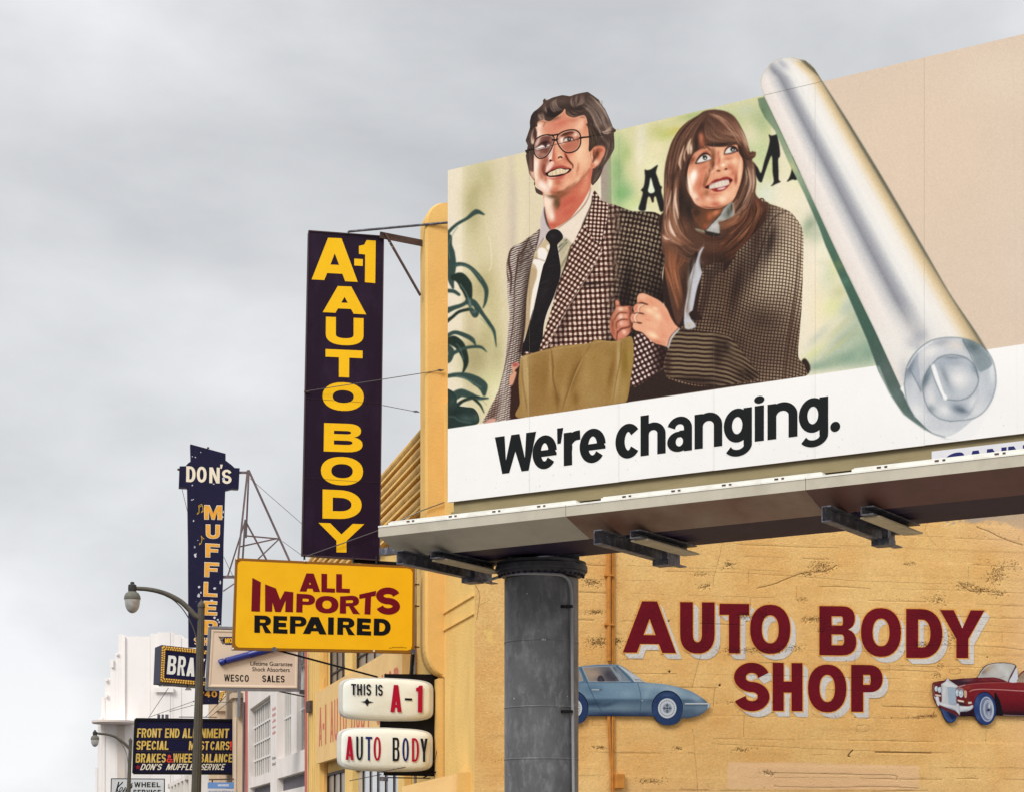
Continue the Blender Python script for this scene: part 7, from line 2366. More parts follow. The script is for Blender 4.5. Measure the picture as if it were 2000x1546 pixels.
# wall pipes and box
M_pipe = mat('painted_conduit', (206, 138, 62), .6, .1, 3, dirt=(150, 84, 40), dirt_amt=.5, dscale=6)
for (u, w, v0, v1) in ((1188.5, .036, 1060, 1290), (1196.5, .014, 1060, 1640), (1199.5, .009, 1060, 1640)):
    s, z0 = WALL.sz(u, v1, .03)
    _, z1 = WALL.sz(u, v0, .03)
    m = MB()
    m.tube([WALL.p(s, z1, .03 + w / 2), WALL.p(s, z0, .03 + w / 2)], w, 8)
    m.build('wall_pipe', M_pipe, shop, smooth=True)
for q, w in (([(1188.5, 1290), (1188.5, 1400), (1193, 1470), (1194, 1640)], .012), ([(1190.5, 1395), (1192, 1440), (1196, 1500), (1197, 1640)], .010), ([(1186.5, 1390), (1189, 1450), (1192, 1500)], .008)):
    m = MB()
    m.tube([WALL.at(u, v, .04) for u, v in q], w, 6)
    m.build('wall_cable', M_pipe, shop, smooth=True)
for v in (1123, 1219):
    s, z = WALL.sz(1189, v, .03)
    m = MB()
    m.pbox(WALL, s - .075, s + .075, z - .015, z + .015, .0, .085)
    m.build('pipe_strap', M_pipe, shop)
s, z = WALL.sz(1208, 1524, .0)
m = MB()
m.pbox(WALL, s - .075, s + .085, z - .125, z + .115, .0, .09)
m.build('junction_box', M_pipe, shop, bevel=.008)

# ---- street front
m = MB()
m.pbox(FAC, .003, 2.47, 0, 9.24, -.3, 0)
m.build('front_wall', M_front, shop)
for z in (5.59, 5.29):
    m = MB()
    m.pbox(FAC, .02, 2.46, z - .012, z + .012, .0, .028)
    m.build('band', M_front, shop)
m = MB()
m.pbox(FAC, 2.94, 20.2, 0, 9.0, -.3, -.05)
m.build('front_wall', M_front, shop)
# ribs: half-round mouldings with fillets
zt_ = 9.24
for k in range(5):
    z1 = zt_ - .31 * k
    m = MB()
    pr = [(-.05, z1)]
    for a in np.linspace(90, -90, 8):
        pr.append((.02 + .10 * math.cos(math.radians(a)), z1 - .105 + .10 * math.sin(math.radians(a))))
    pr.append((-.05, z1 - .21))
    m.prism([FAC.p(2.945, z, o) for o, z in pr], [FAC.p(20.2, z, o) for o, z in pr])
    m.build('rib', M_rib, shop)
    m = MB()
    m.pbox(FAC, 2.945, 20.2, z1 - .262, z1 - .215, -.05, .11)
    m.build('fillet', M_front, shop)
    m = MB()
    m.pbox(FAC, 2.945, 20.2, z1 - .309, z1 - .263, -.05, -.02)
    m.build('joint', M_rib, shop)

# fin with rounded head and curled foot
pr = [(0, 4.46)]
for a in np.linspace(-80, 0, 8):
    r = math.radians(a)
    pr.append((.34 * math.cos(r), 5.02 + .52 * math.sin(r)))
for a in np.linspace(0, 90, 10):
    r = math.radians(a)
    pr.append((-.02 + .36 * math.cos(r), 12.42 + .38 * math.sin(r)))
pr += [(-.3, 12.8), (-.3, 4.46)]
pr2 = [(o - (.045 if o > .02 else 0), z) for o, z in pr]
m = MB()
c = [FAC.p(2.50, z, o) for o, z in pr]
d = [FAC.p(2.94, z, o) for o, z in pr]
e = [FAC.p(2.47, z, o) for o, z in pr2]
n = len(pr)
m.add(c + d + e, [tuple(range(2 * n, 3 * n)), tuple(range(2 * n - 1, n - 1, -1))] + [(i, (i + 1) % n, (i + 1) % n + n, i + n) for i in range(n)] + [(i + 2 * n, (i + 1) % n + 2 * n, (i + 1) % n, i) for i in range(n)])
m.build('fin', M_fin, shop)
# pylon wall that backs the fin above the roof
m = MB()
m.pbox(FAC, 1.2, 2.44, 9.25, 12.5, -.5, -.2)
m.build('pylon', M_fin, shop)
m = MB()
m.pbox(FAC, 2.5, 2.94, 2.2, 4.45, .0, .10)
m.build('fin_foot', M_fin, shop)

# fluted pilaster, window bays, long fascia board
def fz(u, v, off=0.0):
    return FAC.sz(u, v, off)


def fbay(u0, u1, z0, z1, cols, rows, name_g, gl, frm):
    a, b = fac_s(u0), fac_s(u1)
    if a > b:
        a, b = b, a
    w = newwin = MB()
    t = .07
    w.pbox(FAC, a, b, z0, z0 + t, -.04, .02)
    w.pbox(FAC, a, b, z1 - t, z1, -.04, .02)
    w.pbox(FAC, a, a + t, z0 + t, z1 - t, -.04, .02)
    w.pbox(FAC, b - t, b, z0 + t, z1 - t, -.04, .02)
    fr = w.build('window', frm, shop)
    for i in range(cols):
        for j in range(rows):
            x0 = a + t + (b - a - 2 * t) * i / cols
            x1 = a + t + (b - a - 2 * t) * (i + 1) / cols
            y0 = z0 + t + (z1 - z0 - 2 * t) * j / rows
            y1 = z0 + t + (z1 - z0 - 2 * t) * (j + 1) / rows
            g = MB()
            g.pbox(FAC, x0 + .003, x1 - .003, y0 + .003, y1 - .003, -.045, -.03)
            g.build('pane', gl, fr)
            if i:
                g = MB()
                g.pbox(FAC, x0 - .02, x0 + .02, y0, y1, -.03, .0)
                g.build('mullion', frm, fr)
            if j:
                g = MB()
                g.pbox(FAC, x0, x1, y0 - .02, y0 + .02, -.029, -.002)
                g.build('mullion', frm, fr)
    return fr


M_sash = mat('brown_sash', (70, 56, 52), .6, .15, 4)
G_dusty = glass_mat('dusty_glass', (150, 134, 110), .3)
G_sky = glass_mat('painted_sky_glass', (196, 200, 204), .08)  # pale base colour stands for the sky reflected in the panes
sA = fac_s(637)
for k in range(7):
    u0 = 612 + k * 3.6
    a, b = fac_s(u0), fac_s(u0 + 2.5)
    m = MB()
    m.pbox(FAC, min(a, b), max(a, b), 0, 7.65, -.04, .16)
    m.build('flute', M_front, shop)
m = MB()
m.pbox(FAC, fac_s(637), fac_s(612), 0, 7.68, -.04, .05)
m.build('pilaster', M_rib, shop)
for u0, u1 in ((682, 697), (787, 800)):
    a, b = sorted((fac_s(u0), fac_s(u1)))
    m = MB()
    m.pbox(FAC, a, b, 0, 7.6, -.04, .10)
    m.build('pilaster', M_front, shop)
for u0, u1, cols in ((681, 646, 3), (786, 698, 5)):
    fbay(u0, u1, 5.0, 7.2, cols, 3, '', G_dusty, M_sash)
fbay(786, 694, 1.0, 3.25, 6, 2, '', G_sky, M_sash)
fbay(677, 640, 1.0, 3.3, 3, 2, '', G_dusty, M_sash)
sgn = thing('fascia_sign', 'long faded peach fascia board with pale red letters along the body shop front', 'sign', FAC.p(10, 3.58, .12))
m = MB()
a, b = fac_s(812), fac_s(637)
m.pbox(FAC, a, b, 3.55, 5.36, .11, .26)
m.build('board', M_peach, sgn)
M_fad = mat('faded_red', (226, 120, 96), .8, .2, 6, dirt=(240, 190, 140), dirt_amt=.6, dscale=6)
s_a, s_b = fac_s(643), fac_s(808)
txt = 'A-1 AUTO BODY SHOP'
pos, tot = [], 0
for ch in txt:
    a = {'-': .5, '1': .4, ' ': .7}.get(ch, 1)
    if ch != ' ':
        pos.append((ch, tot, tot + a))
    tot += a + .25
for ch, a, b in pos:
    za, zb = (4.35, 4.5) if ch == '-' else (3.96, 4.94)
    lay = fillmesh(block('I' if ch == '1' else ch, .26, .14), ('I' if ch == '1' else ch, .26, .14))
    V, F = [], []
    for k, (vs, fs) in enumerate(lay):
        n = len(V)
        for x, y in vs:
            t = (a + (b - a) * x) / tot
            V.append(FAC.p(s_a + (s_b - s_a) * t, za + (zb - za) * y, .264 + .0004 * k))
        F += [tuple(q_ + n for q_ in f) for f in fs]
    newmesh('digit' if ch == '1' else ('hyphen' if ch == '-' else 'letter'), V, F, M_fad, sgn)

# low stucco hood beside the entrance
q = facing(840, 1530, 30.6, -13)
hd = slab(q, [(785, 1535), (895, 1509), (895, 1700), (785, 1700)], -.4, 0, 'entrance_hood', M_peach, shop)
hd2 = slab(hang(.35), [(895, 1508.5), (927, 1506), (927, 1700), (895, 1700)], -.1, .05, 'wall_plinth', M_fin, shop)

# ================================================================ signs hung from the street front
PS = hang(2.72)            # plane of the body shop's blade signs
M_plum = mat('sign_plum', (34, 14, 38), .45, .12, 1.5, dirt=(70, 48, 76), dirt_amt=.25, dscale=2.5, streak=3)
M_yel = mat('sign_yellow_letters', (250, 196, 22), .5, .03, 3)
M_plumedge = mat('sign_plum_edge', (76, 58, 62), .5, .1, 4)
a1 = thing('vertical_sign', 'tall dark purple blade sign with yellow stacked letters A-1 AUTO BODY', 'sign', PS.at(665, 1090, 0))
slab(PS, [(603, 451), (749, 462), (741, 1093), (590, 1083)], -.18, 0, 'sign_box', M_plum, a1)
for p_, q_ in (((603, 451), (749, 462)), ((749, 462), (741, 1093)), ((741, 1093), (590, 1083)), ((590, 1083), (603, 451))):
    m = MB()
    m.bar(PS.at(*p_, .004), PS.at(*q_, .004), .02, .022, PS.n)
    m.build('edge_strip', M_plumedge, a1)
tq = lambda fr, *c: [(fr[0] + x / fr[2], fr[1] + y / fr[2]) for x, y in c]
B1 = Blocks(PS, .004, M_yel, a1)
for ch, c, w, h in (('A', tq(F1, (190, 168), (535, 181), (536, 506), (188, 487)), .245, .23), ('A', tq(F1, (272, 533), (600, 545), (600, 751), (272, 734)), .26, .25), ('U', tq(F1, (296, 768), (580, 780), (580, 989), (294, 978)), .265, .25),
                    ('T', tq(F1, (293, 1012), (573, 1024), (571, 1230), (293, 1218)), .28, .28), ('O', tq(F1, (270, 1258), (582, 1266), (582, 1480), (270, 1470)), .245, .275),
                    ('B', tq(F2, (282, 252), (573, 262), (573, 476), (279, 466)), .26, .255), ('O', tq(F2, (258, 503), (577, 513), (576, 727), (258, 717)), .245, .25), ('D', tq(F2, (271, 753), (566, 765), (565, 979), (270, 972)), .26, .265), ('Y', tq(F2, (241, 1005), (585, 1015), (585, 1231), (240, 1225)), .22, .25)):
    B1.put(ch, *c, w=w, h=h)
lt = Letters(PS, .004)
lt.poly(F1, [(510, 330), (575, 334), (574, 386), (510, 382)])
lt.build(M_yel, a1, 'hyphen')
lt = Letters(PS, .004)
lt.poly(F1, [(545, 234), (585, 225), (603, 190), (672, 194), (668, 515), (590, 508), (592, 299), (545, 294)])
lt.build(M_yel, a1, 'digit')
for v in (783.5, 938):
    m = MB()
    m.bar(PS.at(597.5 - (v - 783) * .022, v - 5.5, .0015), PS.at(744.5 - (v - 783) * .02, v + 4.5, .0015), .003, .012, PS.n)
    m.build('panel_seam', M_plumedge, a1)
# stays and brackets
m = MB()
m.bar(PS.at(742, 459, .06), FAC.p(2.75, PS.sz(822, 474)[1], .34), .03, .11)
m.build('bracket_arm', M_rust, a1)
m = MB()
m.bar(PS.at(752, 456, .1), PS.at(821, 577, .1), .03, .06, PS.n)
m.build('brace', M_rust, a1)
for u, v in ((762, 474), (766.5, 482), (811, 558)):
    m = MB()
    c = PS.at(u, v, .118)
    m.tube([c, c + PS.n * .006], .016, 8)
    m.build('brace_hole', M_lip, a1)
m = MB()
m.tube([PS.at(681, 452, .02), PS.at(678, 457, .02)], .02, 6)
m.tube([PS.at(681, 452.5, .02), hang(2.47).at(873, 435, .07), hang(2.47).at(930, 430, .07)], .022, 8)
m.build('stay_rod', M_steel, a1)
hg = hang(2.45)
for k, (A_, B_, w) in enumerate((((597, 764), (867, 722), .007), ((600, 1083), (745, 1034), .009))):
    m = MB()
    if k == 0:
        m.tube([PS.at(*A_, .05), hg.at(*B_, .02)], w, 5)
    else:
        m.tube([PS.at(600, 1085, .05), PS.at(745, 1033, .05), hg.at(822, 997, .02), hg.at(868, 980, .02)], w, 5)
    m.build('guy_wire', M_wire, a1)
m = MB()
m.tube([PS.at(747, 791, -.1), hg.at(820, 805, -.1)], .006, 5)
m.build('guy_wire', M_wire, a1)
for u, v in ((860, 723), (812, 803)):
    m = MB()
    c = hg.at(u, v, .03)
    m.tube([c - PS.d * .05, c, c + PS.d * .05], [.008, .02, .008], 6)
    m.build('turnbuckle', M_steel, a1)
m = MB()
m.bar(PS.at(594, 764, .02), PS.at(603, 766, .02), .03, .03)
m.build('eye_bolt', M_rust, a1)

# ---- ALL IMPORTS REPAIRED
PI_ = hang(2.60)
M_gold = mat('sign_gold', (246, 186, 24), .4, .03, 2, dirt=(236, 166, 20), dirt_amt=.3)
M_brn = mat('sign_brown_border', (146, 96, 28), .5, .08, 3)
M_mar = mat('sign_maroon_letters', (112, 4, 26), .5, .04, 3)
M_blk = mat('sign_black_letters', (12, 10, 13), .5, .04, 3)
ai = thing('imports_sign', 'wide golden rectangular sign reading ALL IMPORTS REPAIRED below the purple sign', 'sign', PI_.at(630, 1272, 0))
oc = tq(F5, (262, 124), (1786, 196), (1782, 934), (232, 903))
slab(PI_, oc, -.14, 0, 'border', M_brn, ai)
inn = tq(F5, (278, 190), (285, 165), (310, 150), (1720, 213), (1750, 222), (1765, 250), (1760, 870), (1750, 900), (1720, 910), (290, 885), (265, 870), (258, 845))
slab(PI_, inn, .0, .005, 'face', M_gold, ai)
B2 = Blocks(PI_, .009, M_mar, ai)
for ch, c, w, h in (('A', ((805, 252), (982, 258), (980, 413), (805, 408)), .29, .25), ('L', ((990, 257), (1105, 262), (1105, 419), (990, 413)), .42, .22), ('L', ((1116, 260), (1232, 265), (1232, 421), (1115, 416)), .42, .22),
              ('P', ((780, 426), (936, 436), (936, 590), (776, 585)), .33, .24), ('O', ((940, 443), (1136, 449), (1134, 596), (938, 592)), .30, .26), ('R', ((1149, 450), (1306, 440), (1318, 601), (1146, 595)), .31, .24),
              ('S', ((1455, 372), (1658, 376), (1658, 608), (1453, 602)), .31, .24)):
    B2.put(ch, *tq(F5, *c), w=w, h=h)
for q in ([(404, 293), (475, 329), (467, 580), (395, 577)], [(512, 347), (604, 382), (640, 478), (678, 406), (752, 414), (748, 584), (683, 583), (686, 482), (645, 583), (598, 582), (574, 500), (572, 580), (512, 579)], [(1312, 434), (1455, 402), (1450, 445), (1412, 452), (1406, 604), (1356, 602), (1362, 462), (1312, 472)]):
    lt = Letters(PI_, .009)
    lt.poly(F5, q)
    lt.build(M_mar, ai, 'letter')
B3 = Blocks(PI_, .009, M_blk, ai)
for ch, c, w, h in (('R', ((422, 611), (560, 615), (566, 763), (420, 758)), .33, .23), ('E', ((584, 615), (702, 620), (702, 768), (580, 763)), .38, .25), ('P', ((724, 618), (864, 622), (862, 770), (722, 766)), .33, .23), ('A', ((835, 622), (1034, 628), (1034, 774), (833, 768)), .27, .22),
              ('I', ((1048, 627), (1096, 629), (1094, 776), (1046, 774)), 1, 1), ('R', ((1128, 630), (1268, 634), (1276, 780), (1124, 775)), .33, .23), ('E', ((1294, 634), (1414, 640), (1412, 783), (1290, 778)), .38, .25), ('D', ((1437, 638), (1579, 642), (1577, 786), (1434, 781)), .33, .24)):
    B3.put(ch, *tq(F5, *c), w=w, h=h)
lt = Letters(PI_, .009)
lt.stroke(F5, [(1565, 889), (1590, 888), (1598, 878), (1600, 888), (1608, 878), (1612, 888), (1620, 880), (1626, 888), (1632, 880), (1640, 888), (1648, 880), (1650, 888), (1658, 880), (1662, 888), (1672, 878), (1680, 888), (1690, 880), (1692, 886)], .8)
lt.stroke(F5, [(1696, 886), (1714, 887)], .8)
lt.build(M_blk, ai, 'signature')
for u, v in zp(F5, (590, 902), (1768, 922), (238, 895), (1435, 915), (268, 132), (845, 150)):
    m = MB()
    c = PI_.at(u, v, .0)
    r = .045 if (u, v) in (zp(F5, (590, 902))[0], zp(F5, (1768, 922))[0]) else .016
    m.tube([c, c + PI_.n * .03], r, 10)
    m.build('bolt', M_lip if r < .03 else M_steel, ai)
for u in (594.5, 690, 735):
    m = MB()
    m.tube([PS.at(u, 1080, -.05), PI_.at(u, 1101, -.05)], .018, 6)
    m.build('hanger_rod', M_black, ai)
m = MB()
m.bar(PS.at(690, 1095, -.12), PS.at(822, 1103, -.12), .05, .06)
m.build('top_arm', M_black, ai)

# ---- stacked light boxes
PB = hang(2.75)
M_lb = mat('lightbox_plastic', (244, 245, 234), .35, .05, 1.4, dirt=(214, 204, 160), dirt_amt=.35, dscale=1.6)
M_lbr = mat('lightbox_rim', (214, 212, 204), .4, .08, 3)
M_lred, M_lblk, M_lblu = mat('plastic_red', (176, 16, 50), .4, .03, 3), mat('plastic_black', (24, 26, 36), .4, .03, 3), mat('plastic_blue', (30, 34, 104), .4, .03, 3)


def pillow(pl, corners, parent, mt, rim_mt, depth=.13):
    """bulged rounded-rectangle face on a shallow rim"""
    c = [Vector(pl.sz(u, v, 0)) for u, v in corners]        # TL TR BR BL
    N = 56
    rings = []
    for sc, off in ((1.0, -.10), (1.0, -.02), (.985, .015), (.955, .028), (.93, .03), (.915, .045), (.86, .07), (.7, .085), (.4, .098), (.05, .10)):
        ring = []
        for k in range(N):
            a = 2 * math.pi * k / N
            ca, sa = math.cos(a), math.sin(a)
            e = .29
            x = math.copysign(abs(ca) ** e, ca)
            y = math.copysign(abs(sa) ** e, sa)
            y *= 1 - .09 * (1 - abs(x)) * 0 + .0
            bulge = 1 + .10 * (1 - x * x)
            x, y = x * sc, y * sc * bulge * .93
            fx, fy = (x + 1) / 2, (1 - y) / 2
            q = (c[0] * (1 - fx) + c[1] * fx) * (1 - fy) + (c[3] * (1 - fx) + c[2] * fx) * fy
            ring.append(pl.p(q[0], q[1], off))
        rings.append(ring)

    def loft(rs, name, mm):
        m = MB()
        vs = [v for r in rs for v in r]
        fs = []
        for i in range(len(rs) - 1):
            for k in range(N):
                a, b = i * N + k, i * N + (k + 1) % N
                fs.append((a, b, b + N, a + N))
        m.add(vs, fs + [tuple(range(N)), tuple(range((len(rs) - 1) * N, len(rs) * N))])
        return m.build(name, mm, parent, smooth=True)
    loft(rings[:5], 'rim', rim_mt)
    loft(rings[4:], 'face', mt)


lb = thing('lightbox_sign', 'black-framed pair of white plastic light boxes, THIS IS A-1 over AUTO BODY', 'sign', PB.at(760, 1515, 0))
pillow(PB, zp(F6, (1050, 402), (1790, 425), (1788, 752), (1050, 738)), lb, M_lb, M_lbr)
pillow(PB, zp(F6, (1037, 792), (1785, 812), (1783, 1148), (1037, 1132)), lb, M_lb, M_lbr)
for q in ([(1405, 380), (1822, 384), (1820, 440), (1800, 1180), (1400, 1172), (1400, 1150), (1370, 1150), (1370, 740), (1405, 740)],):
    slab(PB, zp(F6, *q), -.16, -.105, 'spine', M_black, lb)
LBF = .108
BA, BR_, BU = Blocks(PB, LBF, M_lblk, lb), Blocks(PB, LBF, M_lred, lb), Blocks(PB, LBF, M_lblu, lb)
for ch, x0, y0, x1, y1 in (('T', 1143, 457, 1183, 545), ('H', 1190, 458, 1228, 546), ('I', 1241, 459, 1252, 547), ('S', 1262, 459, 1300, 548), ('I', 1335, 462, 1346, 549), ('S', 1353, 463, 1391, 551)):
    BA.box(ch, F6, x0, y0, x1, y1, .022, w=.34, h=.16)
for B_, l in ((BA, (('U', 1183, 868, 1235, 1053), ('B', 1467, 877, 1521, 1060), ('Y', 1684, 884, 1742, 1067))), (BR_, (('A', 1100, 867, 1163, 1052), ('O', 1318, 870, 1376, 1057), ('D', 1618, 881, 1673, 1065))), (BU, (('T', 1256, 870, 1308, 1055), ('O', 1543, 879, 1594, 1062)))):
    for ch, x0, y0, x1, y1 in l:
        B_.box(ch, F6, x0, y0, x1, y1, .022, w=.31, h=.095)
BR_.box('A', F6, 1450, 465, 1538, 678, .015, w=.33, h=.12)
for mt_, q in ((M_lblk, [(1563, 569), (1620, 571), (1620, 588), (1563, 586)]), (M_lblk, [(1215, 598), (1252, 592), (1268, 568), (1284, 593), (1320, 601), (1284, 607), (1268, 632), (1252, 605)]), (M_lred, [(1650, 490), (1668, 484), (1676, 470), (1703, 471), (1700, 682), (1664, 680), (1666, 515), (1650, 515)])):
    lt = Letters(PB, LBF)
    lt.poly(F6, q)
    lt.build(mt_, lb, 'star' if len(q) == 8 and mt_ is M_lblk else ('hyphen' if len(q) == 4 else 'digit'))
slab(PB, zp(F6, (1822, 400), (1886, 402), (1880, 1062), (1816, 1058)), -.2, -.17, 'mounting_plate', mat('plate_yellow', (226, 160, 44), .6, .1, 3, dirt=(180, 110, 30), dirt_amt=.4), lb)
m = MB()
m.bar(PB.at(860, 1325, -.14), PB.at(857, 1480, -.14), .06, .05, PB.n)
m.build('rail', M_steel, lb)
for (a, b, w) in (((1628, 215), (1612, 385), .05), ((545, 190), (1350, 405), .03), ((1430, 1190), (1760, 1195), .02), ((1700, 1195), (1790, 1150), .02), ((1790, 1150), (1870, 1140), .03)):
    m = MB()
    p0, p1 = zp(F6, a)[0], zp(F6, b)[0]
    m.bar(PB.at(*p0, .03), PB.at(*p1, -.05), w, w)
    m.build('stay', M_black, lb)
slab(PB, zp(F6, (1368, 1182), (1432, 1186), (1432, 1218), (1368, 1214)), -.1, 0, 'photocell_box', M_steel, lb)
for (a, b) in (((1350, 1150), (1895, 1045)), ((1130, 1215), (1380, 1165)), ((1800, 1050), (1850, 760))):
    m = MB()
    m.tube([PB.at(*zp(F6, a)[0], .15), PB.at(*zp(F6, b)[0], -.05)], .007, 5)
    m.build('guy_wire', M_wire, lb)
slab(PB, zp(F6, (1870, 1040), (1920, 1028), (1922, 1048), (1872, 1060)), -.1, -.05, 'anchor', M_steel, lb)
for q in ([(1850, 1140), (1852, 1105), (1860, 1100)], [(1872, 1135), (1874, 1100), (1880, 1098)]):
    m = MB()
    m.tube([PB.at(*p, -.08) for p in zp(F6, *q)], .012, 6)
    m.build('hook', M_steel, lb)
for v in (1320, 1505):
    m = MB()
    m.bar(PB.at(850, v, -.13), PB.at(868, v + 2, -.13), .05, .05)
    m.build('bracket', M_steel, lb)

# service pipe beside the fin
sp_ = thing('drain_pipe', 'thin white pipe with clamps running down behind the golden sign', 'pipe', hang(3.3).at(812, 1270, 0))
m = MB()
m.tube([hang(3.3).at(811, 1100, 0), hang(3.3).at(811, 1640, 0)], .028, 8)
m.build('pipe', mat('pipe_white', (214, 208, 198), .6, .1, 3), sp_, smooth=True)
for v in (1140, 1182, 1262):
    m = MB()
    m.bar(hang(3.3).at(806, v, .03), hang(3.3).at(819, v + 1, .03), .03, .02)
    m.build('clamp', M_rust, sp_)

# ================================================================ painted cars on the side wall (cut-out boards)
def car_board(C, outline, name, label, k, pts_mode=True):
    root = thing(name, label, 'cutout car', WALL.at(*P(outline)[len(P(outline)) // 2], .05))
    pts = P(outline)
    pts = spline(pts, True, 3)
    sz = [WALL.sz(u, v, .055) for u, v in pts]
    a0, a1_ = min(q[0] for q in sz), max(q[0] for q in sz)
    b0, b1 = min(q[1] for q in sz), max(q[1] for q in sz)
    W = int((a1_ - a0) / .005)
    H = int((b1 - b0) / .005)
    im = img_from(name + '_print', rectify(C, WALL, a0, a1_, b0, b1, W, H, .055))
    mt = print_mat(name + '_print', im, .45, .95, .05)
    o = printed(WALL, sz, .03, .055, 'board', root, lambda s, z: ((s - a0) / (a1_ - a0), (z - b0) / (b1 - b0)), mt, M_black)
    for q in (.3, .7):
        m = MB()
        s = a0 + (a1_ - a0) * q
        m.pbox(WALL, s - .03, s + .03, b0 + .35 * (b1 - b0), b0 + .5 * (b1 - b0), .0, .029)
        m.build('batten', M_black, root)
    return root


car_board(paint_blue_car(3.0), BLUE_OUT, 'blue_car_cutout', 'flat cut-out board painted as a blue-grey sports coupe, beside the grey pole', 3)
car_board(paint_red_car(3.0), RED_OUT, 'red_car_cutout', 'flat cut-out board painted as a dark red convertible with chrome grille, at the right edge', 3)
# ================================================================ neighbours further down the street
G1, G2, G3 = (170, 1220, 4.744), (400, 1330, 7.158), (340, 1060, 4.55)
M_wht_b = mat('whitewashed_render', (236, 228, 222), .85, .05, .8, .15, 40, dirt=(206, 192, 180), dirt_amt=.45, dscale=1.2, streak=4)
M_wht_s = mat('white_reveal', (222, 212, 206), .85, .06, 1, dirt=(190, 176, 164), dirt_amt=.4)
M_redstr = mat('faded_red_stripe', (206, 120, 108), .8, .1, 4)
M_grn = mat('grey_panel', (110, 104, 110), .7, .1, 3)
M_barwh = mat('white_window_bar', (232, 228, 222), .6, .05, 3)
G_old = glass_mat('wired_glass', (132, 124, 116), .3)

# ---- white workshop with tall paned windows
wb = thing('white_workshop', 'whitewashed workshop with tall paned windows and thin red pilaster stripes', 'building', FAC.p(20.3, 0, 0))
m = MB()
m.pbox(FAC, 20.25, 40.4, 0, 8.3, -8, -.26)
m.build('wall', M_wht_s, wb)


def sp(u0, u1):
    return tuple(sorted((fac_s(u0), fac_s(u1))))


for u0, u1 in ((609.5, 595), (541, 528), (487, 475.5)):
    a, b = sp(u0, u1)
    m = MB()
    m.pbox(FAC, a, b, 0, 8.3, -.255, 0)
    m.build('pier', M_wht_b, wb)
a, b = sp(573, 562)
m = MB()
m.pbox(FAC, a, b, 4.1, 8.3, -.255, -.1)
m.build('pier', M_wht_b, wb)
for (u0, u1, z0, z1, o) in ((595, 541, 3.55, 4.15, -.02), (528, 487, 3.5, 3.84, -.02), (528, 487, 6.36, 8.3, -.02), (595, 541, 6.7, 8.3, -.02)):
    a, b = sp(u0, u1)
    m = MB()
    m.pbox(FAC, a + .003, b - .003, z0, z1, -.255, o)
    m.build('spandrel', M_wht_b, wb)
for u0, u1 in ((601.5, 597), (484, 480)):
    a, b = sp(u0, u1)
    m = MB()
    m.pbox(FAC, a, b, 0, 8.0, .002, .03)
    m.build('stripe', M_redstr, wb)


def paned(u0, u1, z0, z1, cols, rows, par, o=-.245, gl=G_old, bar=M_barwh, thin=.03):
    a, b = sp(u0, u1)
    fr = MB()
    fr.pbox(FAC, a, b, z1 - .06, z1, o, o + .08)
    f = fr.build('window', bar, par)
    for i in range(cols):
        for j in range(rows):
            x0, x1 = a + (b - a) * i / cols, a + (b - a) * (i + 1) / cols
            y0, y1 = z0 + (z1 - .06 - z0) * j / rows, z0 + (z1 - .06 - z0) * (j + 1) / rows
            g = MB()
            g.pbox(FAC, x0 + .004, x1 - .004, y0 + .004, y1 - .004, o, o + .03)
            g.build('pane', gl, f)
    for i in range(1, cols):
        g = MB()
        x0 = a + (b - a) * i / cols
        w = thin * (2.2 if cols > 5 and i == cols // 2 else .9)
        g.pbox(FAC, x0 - w, x0 + w, z0, z1 - .06, o + .031, o + .07)
        g.build('glazing_bar', bar, f)
    for j in range(1, rows):
        g = MB()
        y0 = z0 + (z1 - .06 - z0) * j / rows
        g.pbox(FAC, a, b, y0 - .03, y0 + .03, o + .031, o + .075)
        g.build('glazing_bar', bar, f)
    return f


paned(487, 528, 3.86, 6.34, 10, 4, wb)
paned(574, 594.5, 4.17, 6.68, 6, 2, wb)
paned(543, 561, 4.17, 6.68, 5, 2, wb)
for u0, u1, z in ((593, 541, 3.5), (526, 487, 3.45)):
    a, b = sp(u0, u1)
    m = MB()
    m.pbox(FAC, a, b, z - .35, z, -.25, -.2)
    m.build('transom', M_grn, wb)
    m = MB()
    m.pbox(FAC, a, b, 0, z - .353, -.25, -.15)
    m.build('shutter', M_wht_b, wb)
# black shop text low on the shutter, faded writing on the pier
a, b = sp(593, 545)
rr = random.Random(2)
V, F = [], []
k = a + .1
while k < b - .1:
    w = rr.uniform(.05, .22)
    n = len(V)
    V += [FAC.p(k, 2.35, -.145), FAC.p(k + w * .5, 2.35, -.145), FAC.p(k + w * .5, 2.85, -.145), FAC.p(k, 2.85, -.145)]
    F.append((n, n + 1, n + 2, n + 3))
    k += w + .12
o = newmesh('lettering', V, F, M_blk, wb)
o['kind'] = 'stuff'
a, b = sp(540, 530)
for nme, z0, z1, mt_ in (('red_writing', 5.0, 5.9, M_redstr), ('grey_writing', 4.0, 4.35, M_grn)):
    V, F = [], []
    z = z0
    while z < z1:
        for q in range(4):
            x = a + .25 + q * (b - a - .5) / 4
            n = len(V)
            h = rr.uniform(.05, .1)
            V += [FAC.p(x, z, .004), FAC.p(x + (b - a) * .1, z, .004), FAC.p(x + (b - a) * .1, z + h, .004), FAC.p(x, z + h, .004)]
            F.append((n, n + 1, n + 2, n + 3))
        z += .19
    o = newmesh(nme, V, F, mt_, wb)
    o['kind'] = 'stuff'
dp = thing('downspout', 'dark drainpipe at the far corner of the white workshop', 'pipe', FAC.at(476, 1640, .1))
m = MB()
m.tube([FAC.at(476.5, 1370, .1), FAC.at(474.5, 1700, .1)], .05, 6)
m.build('pipe', M_grn, dp)
dp = thing('downspout', 'brown drainpipe between the white workshop and the yellow fluted pilaster', 'pipe', FAC.at(606, 1640, .1))
m = MB()
m.tube([FAC.at(606, 1275, .12), FAC.at(605, 1700, .12)], .05, 6)
